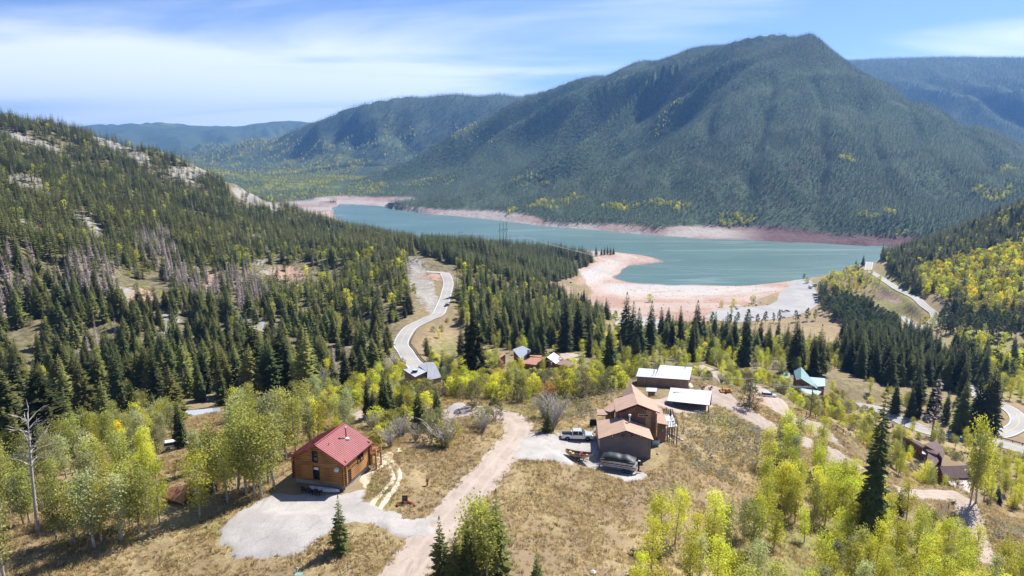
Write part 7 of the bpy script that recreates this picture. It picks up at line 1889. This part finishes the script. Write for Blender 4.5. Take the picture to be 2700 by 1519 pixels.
for k in sorted(chosen):
    sp, x, y, z, h, f, u, v = TREES[k]
    nm, look, cat = LOOK[sp]; fam = FAM[sp]
    var = SPEC[sp]; m = var[k % len(var)]
    s = h / m[3]; r = random.Random(k)
    root = bpy.data.objects.new(nm, None); COL.objects.link(root); root.empty_display_size = 0.5
    root.location = (x, y, z - 0.12); root.rotation_euler = (r.gauss(0, .025), r.gauss(0, .025), r.random() * 6.283); wv = s * r.uniform(0.88, 1.15); wv *= 1.25 if (sp in ('olive_fir', 'dark_spruce') and k >= ones_start and h > 15 and u < 1000 and (u, v) != (765, 1010)) else .72 if (u, v) == (2184, 1352) else 1; wv *= 1.08 if sp in ('spruce', 'olive_fir') and k < ones_start else 1; wv *= .62 if (sp == 'yellow_aspen' and u > 2430 and h > 14) or (sp == 'aspen' and h > 14) else 1; root.scale = (wv, wv, s)
    if len(m[0].polygons): link('crown', m[0], root)
    link('trunk', m[1], root)
    rel, mk, mk2 = where(u, v)
    lab = '%s %s %s %s, on the side of %s' % (sizew(h, fam), look, rel, mk, mk2)
    if len(lab.split()) > 16 or '%s' % mk == mk2: lab = '%s %s %s %s' % (sizew(h, fam), look, rel, mk)
    if sp == 'snag': lab = 'bleached bare dead tree with a spreading top at the edge of the aspens'
    if sp == 'dead_pine': lab = 'lone dead brown pine with bare crown beside the valley road'
    if k >= ones_start and sp == 'dark_spruce' and (u, v) == (2184, 1352): lab = 'tallest very dark spruce standing alone among the yellow green aspens'
    if (u, v) == (857, 1388): lab = 'young open spruce alone on the dry grass below the gravel turning area'
    labels_seen.setdefault(lab, []).append(root)
    tag(root, lab, cat, GROUPS[fam])
# alike neighbours: say in which order they stand
ORD = ['nearest'] + [w_ + ' nearest' for w_ in 'second third fourth fifth sixth seventh eighth ninth tenth eleventh twelfth thirteenth fourteenth fifteenth sixteenth seventeenth eighteenth nineteenth twentieth'.split()]
for lab, objs in labels_seen.items():
    if len(objs) < 2: continue
    base = lab.split(', on the side')[0]
    objs.sort(key=lambda o: math.hypot(o.location.x, o.location.y))
    for q, o in enumerate(objs):
        if q < 20 or q == len(objs) - 1:
            l2 = 'the %s %s%s' % (ORD[q] if q < 20 else 'farthest', base, ', towards ' + lab.split('on the side of ')[-1] if 'on the side' in lab else '')
            if len(l2.split()) > 16: l2 = 'the %s %s' % (ORD[q] if q < 20 else 'farthest', base)
            if len(l2.split()) > 16: l2 = 'the %s %s' % (ORD[q] if q < 20 else 'farthest', ' '.join(base.replace('very tall ', '', 1).split()[1:] if not base.startswith('very tall') else base.replace('very tall ', '', 1).split()))
            o['label'] = ' '.join(l2.split()[:16])

LOWSP = {'spruce': 'low_spruce', 'olive_fir': 'low_olive', 'aspen': 'low_aspen', 'yellow_aspen': 'low_yellow', 'gold_aspen': 'low_gold', 'grey_aspen': 'low_aspen'}
bysp = {}
for k, t_ in enumerate(TREES):
    if k in chosen: continue
    fam = FAM[t_[0]]; far_ = t_[5] > 420
    key = LOWSP.get(t_[0], t_[0]) if far_ else t_[0]
    bysp.setdefault(fam, []).append((key, t_))
ST = {'conifer': ('conifer_forest', 'dense conifers filling the hillside, the point and the valley floor'), 'aspen': ('aspen_woods', 'mass of green and yellow aspens on the slopes'),
      'shrub': ('brush', 'low brush between the trees and along the valley'), 'dead': ('dead_timber', 'scattered grey dead conifers in the forest')}
for fam, lst in bysp.items():
    keys = sorted({a for a, b in lst}); src = []; first = {}; hs = {}
    for kx in keys:
        first[kx] = len(src); src += [m[2] for m in SPEC[kx]]; hs[kx] = SPEC[kx][0][3]
    n = len(lst); g = np.random.default_rng(99)
    wide = np.array([1.12 if FAM[b[0]] == 'conifer' and b[0] != 'dark_spruce' else 1.0 for a, b in lst])
    pts = np.array([(b[1], b[2], b[3] - 0.25) for a, b in lst]); s = np.array([b[4] / hs[a] for a, b in lst]); w = s * wide * g.uniform(0.85, 1.2, n)
    idx = np.array([first[a] + g.integers(0, len(SPEC[a])) for a, b in lst])
    scatter(ST[fam][0], ST[fam][1], src, pts, np.c_[w, w, s], np.c_[g.uniform(-.04, .04, n), g.uniform(-.04, .04, n), g.uniform(0, 6.28, n)], idx)
print('TREES', len(TREES), 'singles', len(chosen), 'far', len(FX), {k: len(v) for k, v in fams.items()})

# ------------------------------------------------------------------ ground cover: grass tufts, sage, rabbitbrush
def cover(name, label, sps, step, polys, dens, smin, smax, seed, ymax=260, noise_scale=9.0):
    X, Y, g = cand(step, -150, 200, 45, ymax, seed)
    k = g.random(len(X)) < dens * np.clip(0.7 + 1.2 * fbm(X / noise_scale, Y / noise_scale, seed, 3), 0.05, 1.4)
    X, Y = X[k], Y[k]
    k = ~blocked(X, Y, -0.6); X, Y = X[k], Y[k]
    Z = H(X, Y); u, v, f = project(X, Y, Z)
    k = (u > -200) & (u < 2780) & (v < 1700)
    if polys is not None:
        m = np.zeros(len(X), bool)
        for p_ in polys: m |= inpoly(u, v, p_)
        k &= m
    X, Y, Z = X[k], Y[k], Z[k]; n = len(X)
    src = [m[2] for s_ in sps for m in SPEC[s_]]
    s = g.uniform(smin, smax, n)
    scatter(name, label, src, np.c_[X, Y, Z - 0.02], np.c_[s, s, s], np.c_[np.zeros(n), np.zeros(n), g.uniform(0, 6.28, n)], g.integers(0, len(src), n))
SAGE = [[(1640,1030),(1800,1045),(1950,1090),(2000,1130),(1930,1200),(1850,1230),(1740,1180),(1700,1100)],[(1480,960),(1600,950),(1640,1000),(1500,1015)],[(1300,1010),(1480,1000),(1500,1050),(1380,1060)],[(2300,1300),(2480,1360),(2576,1420),(2576,1330),(2450,1290)]]
cover('dry_grass', 'dry straw coloured grass on the near slopes', ['tuft'], 0.46, None, 0.95, 0.4, 1.15, 31, 185, 5.0)
cover('sagebrush', 'grey green sagebrush dotted over the slope', ['sage', 'sage', 'rabbitbrush'], 1.2, SAGE, 0.95, 0.7, 1.8, 32, 215)
cover('low_scrub', 'scattered low grey and yellow scrub in the grass', ['sage', 'rabbitbrush'], 2.6, None, 0.16, 0.6, 1.3, 33, 260, 14.0)

# loose rocks on the bare reservoir bed
X, Y, g = cand(7.0, -150, 520, 560, 1180, 41)
Z = H(X, Y); rk, bc = rockmask(X, Y); k = (bc > 0.5) & (Z > 0.3) & (g.random(len(X)) < 0.55); X, Y, Z = X[k], Y[k], Z[k]; n = len(X)
sc_ = g.uniform(0.5, 1.0, n) ** 3 * 2.4 + 0.4
scatter('beach_rocks', 'loose rocks and driftwood scattered on the bare reservoir bed', stones + red_stones[:2], np.c_[X, Y, Z], np.c_[sc_ * 1.4, sc_, sc_], np.c_[np.zeros(n), np.zeros(n), g.uniform(0, 6.28, n)], g.integers(0, 6, n))
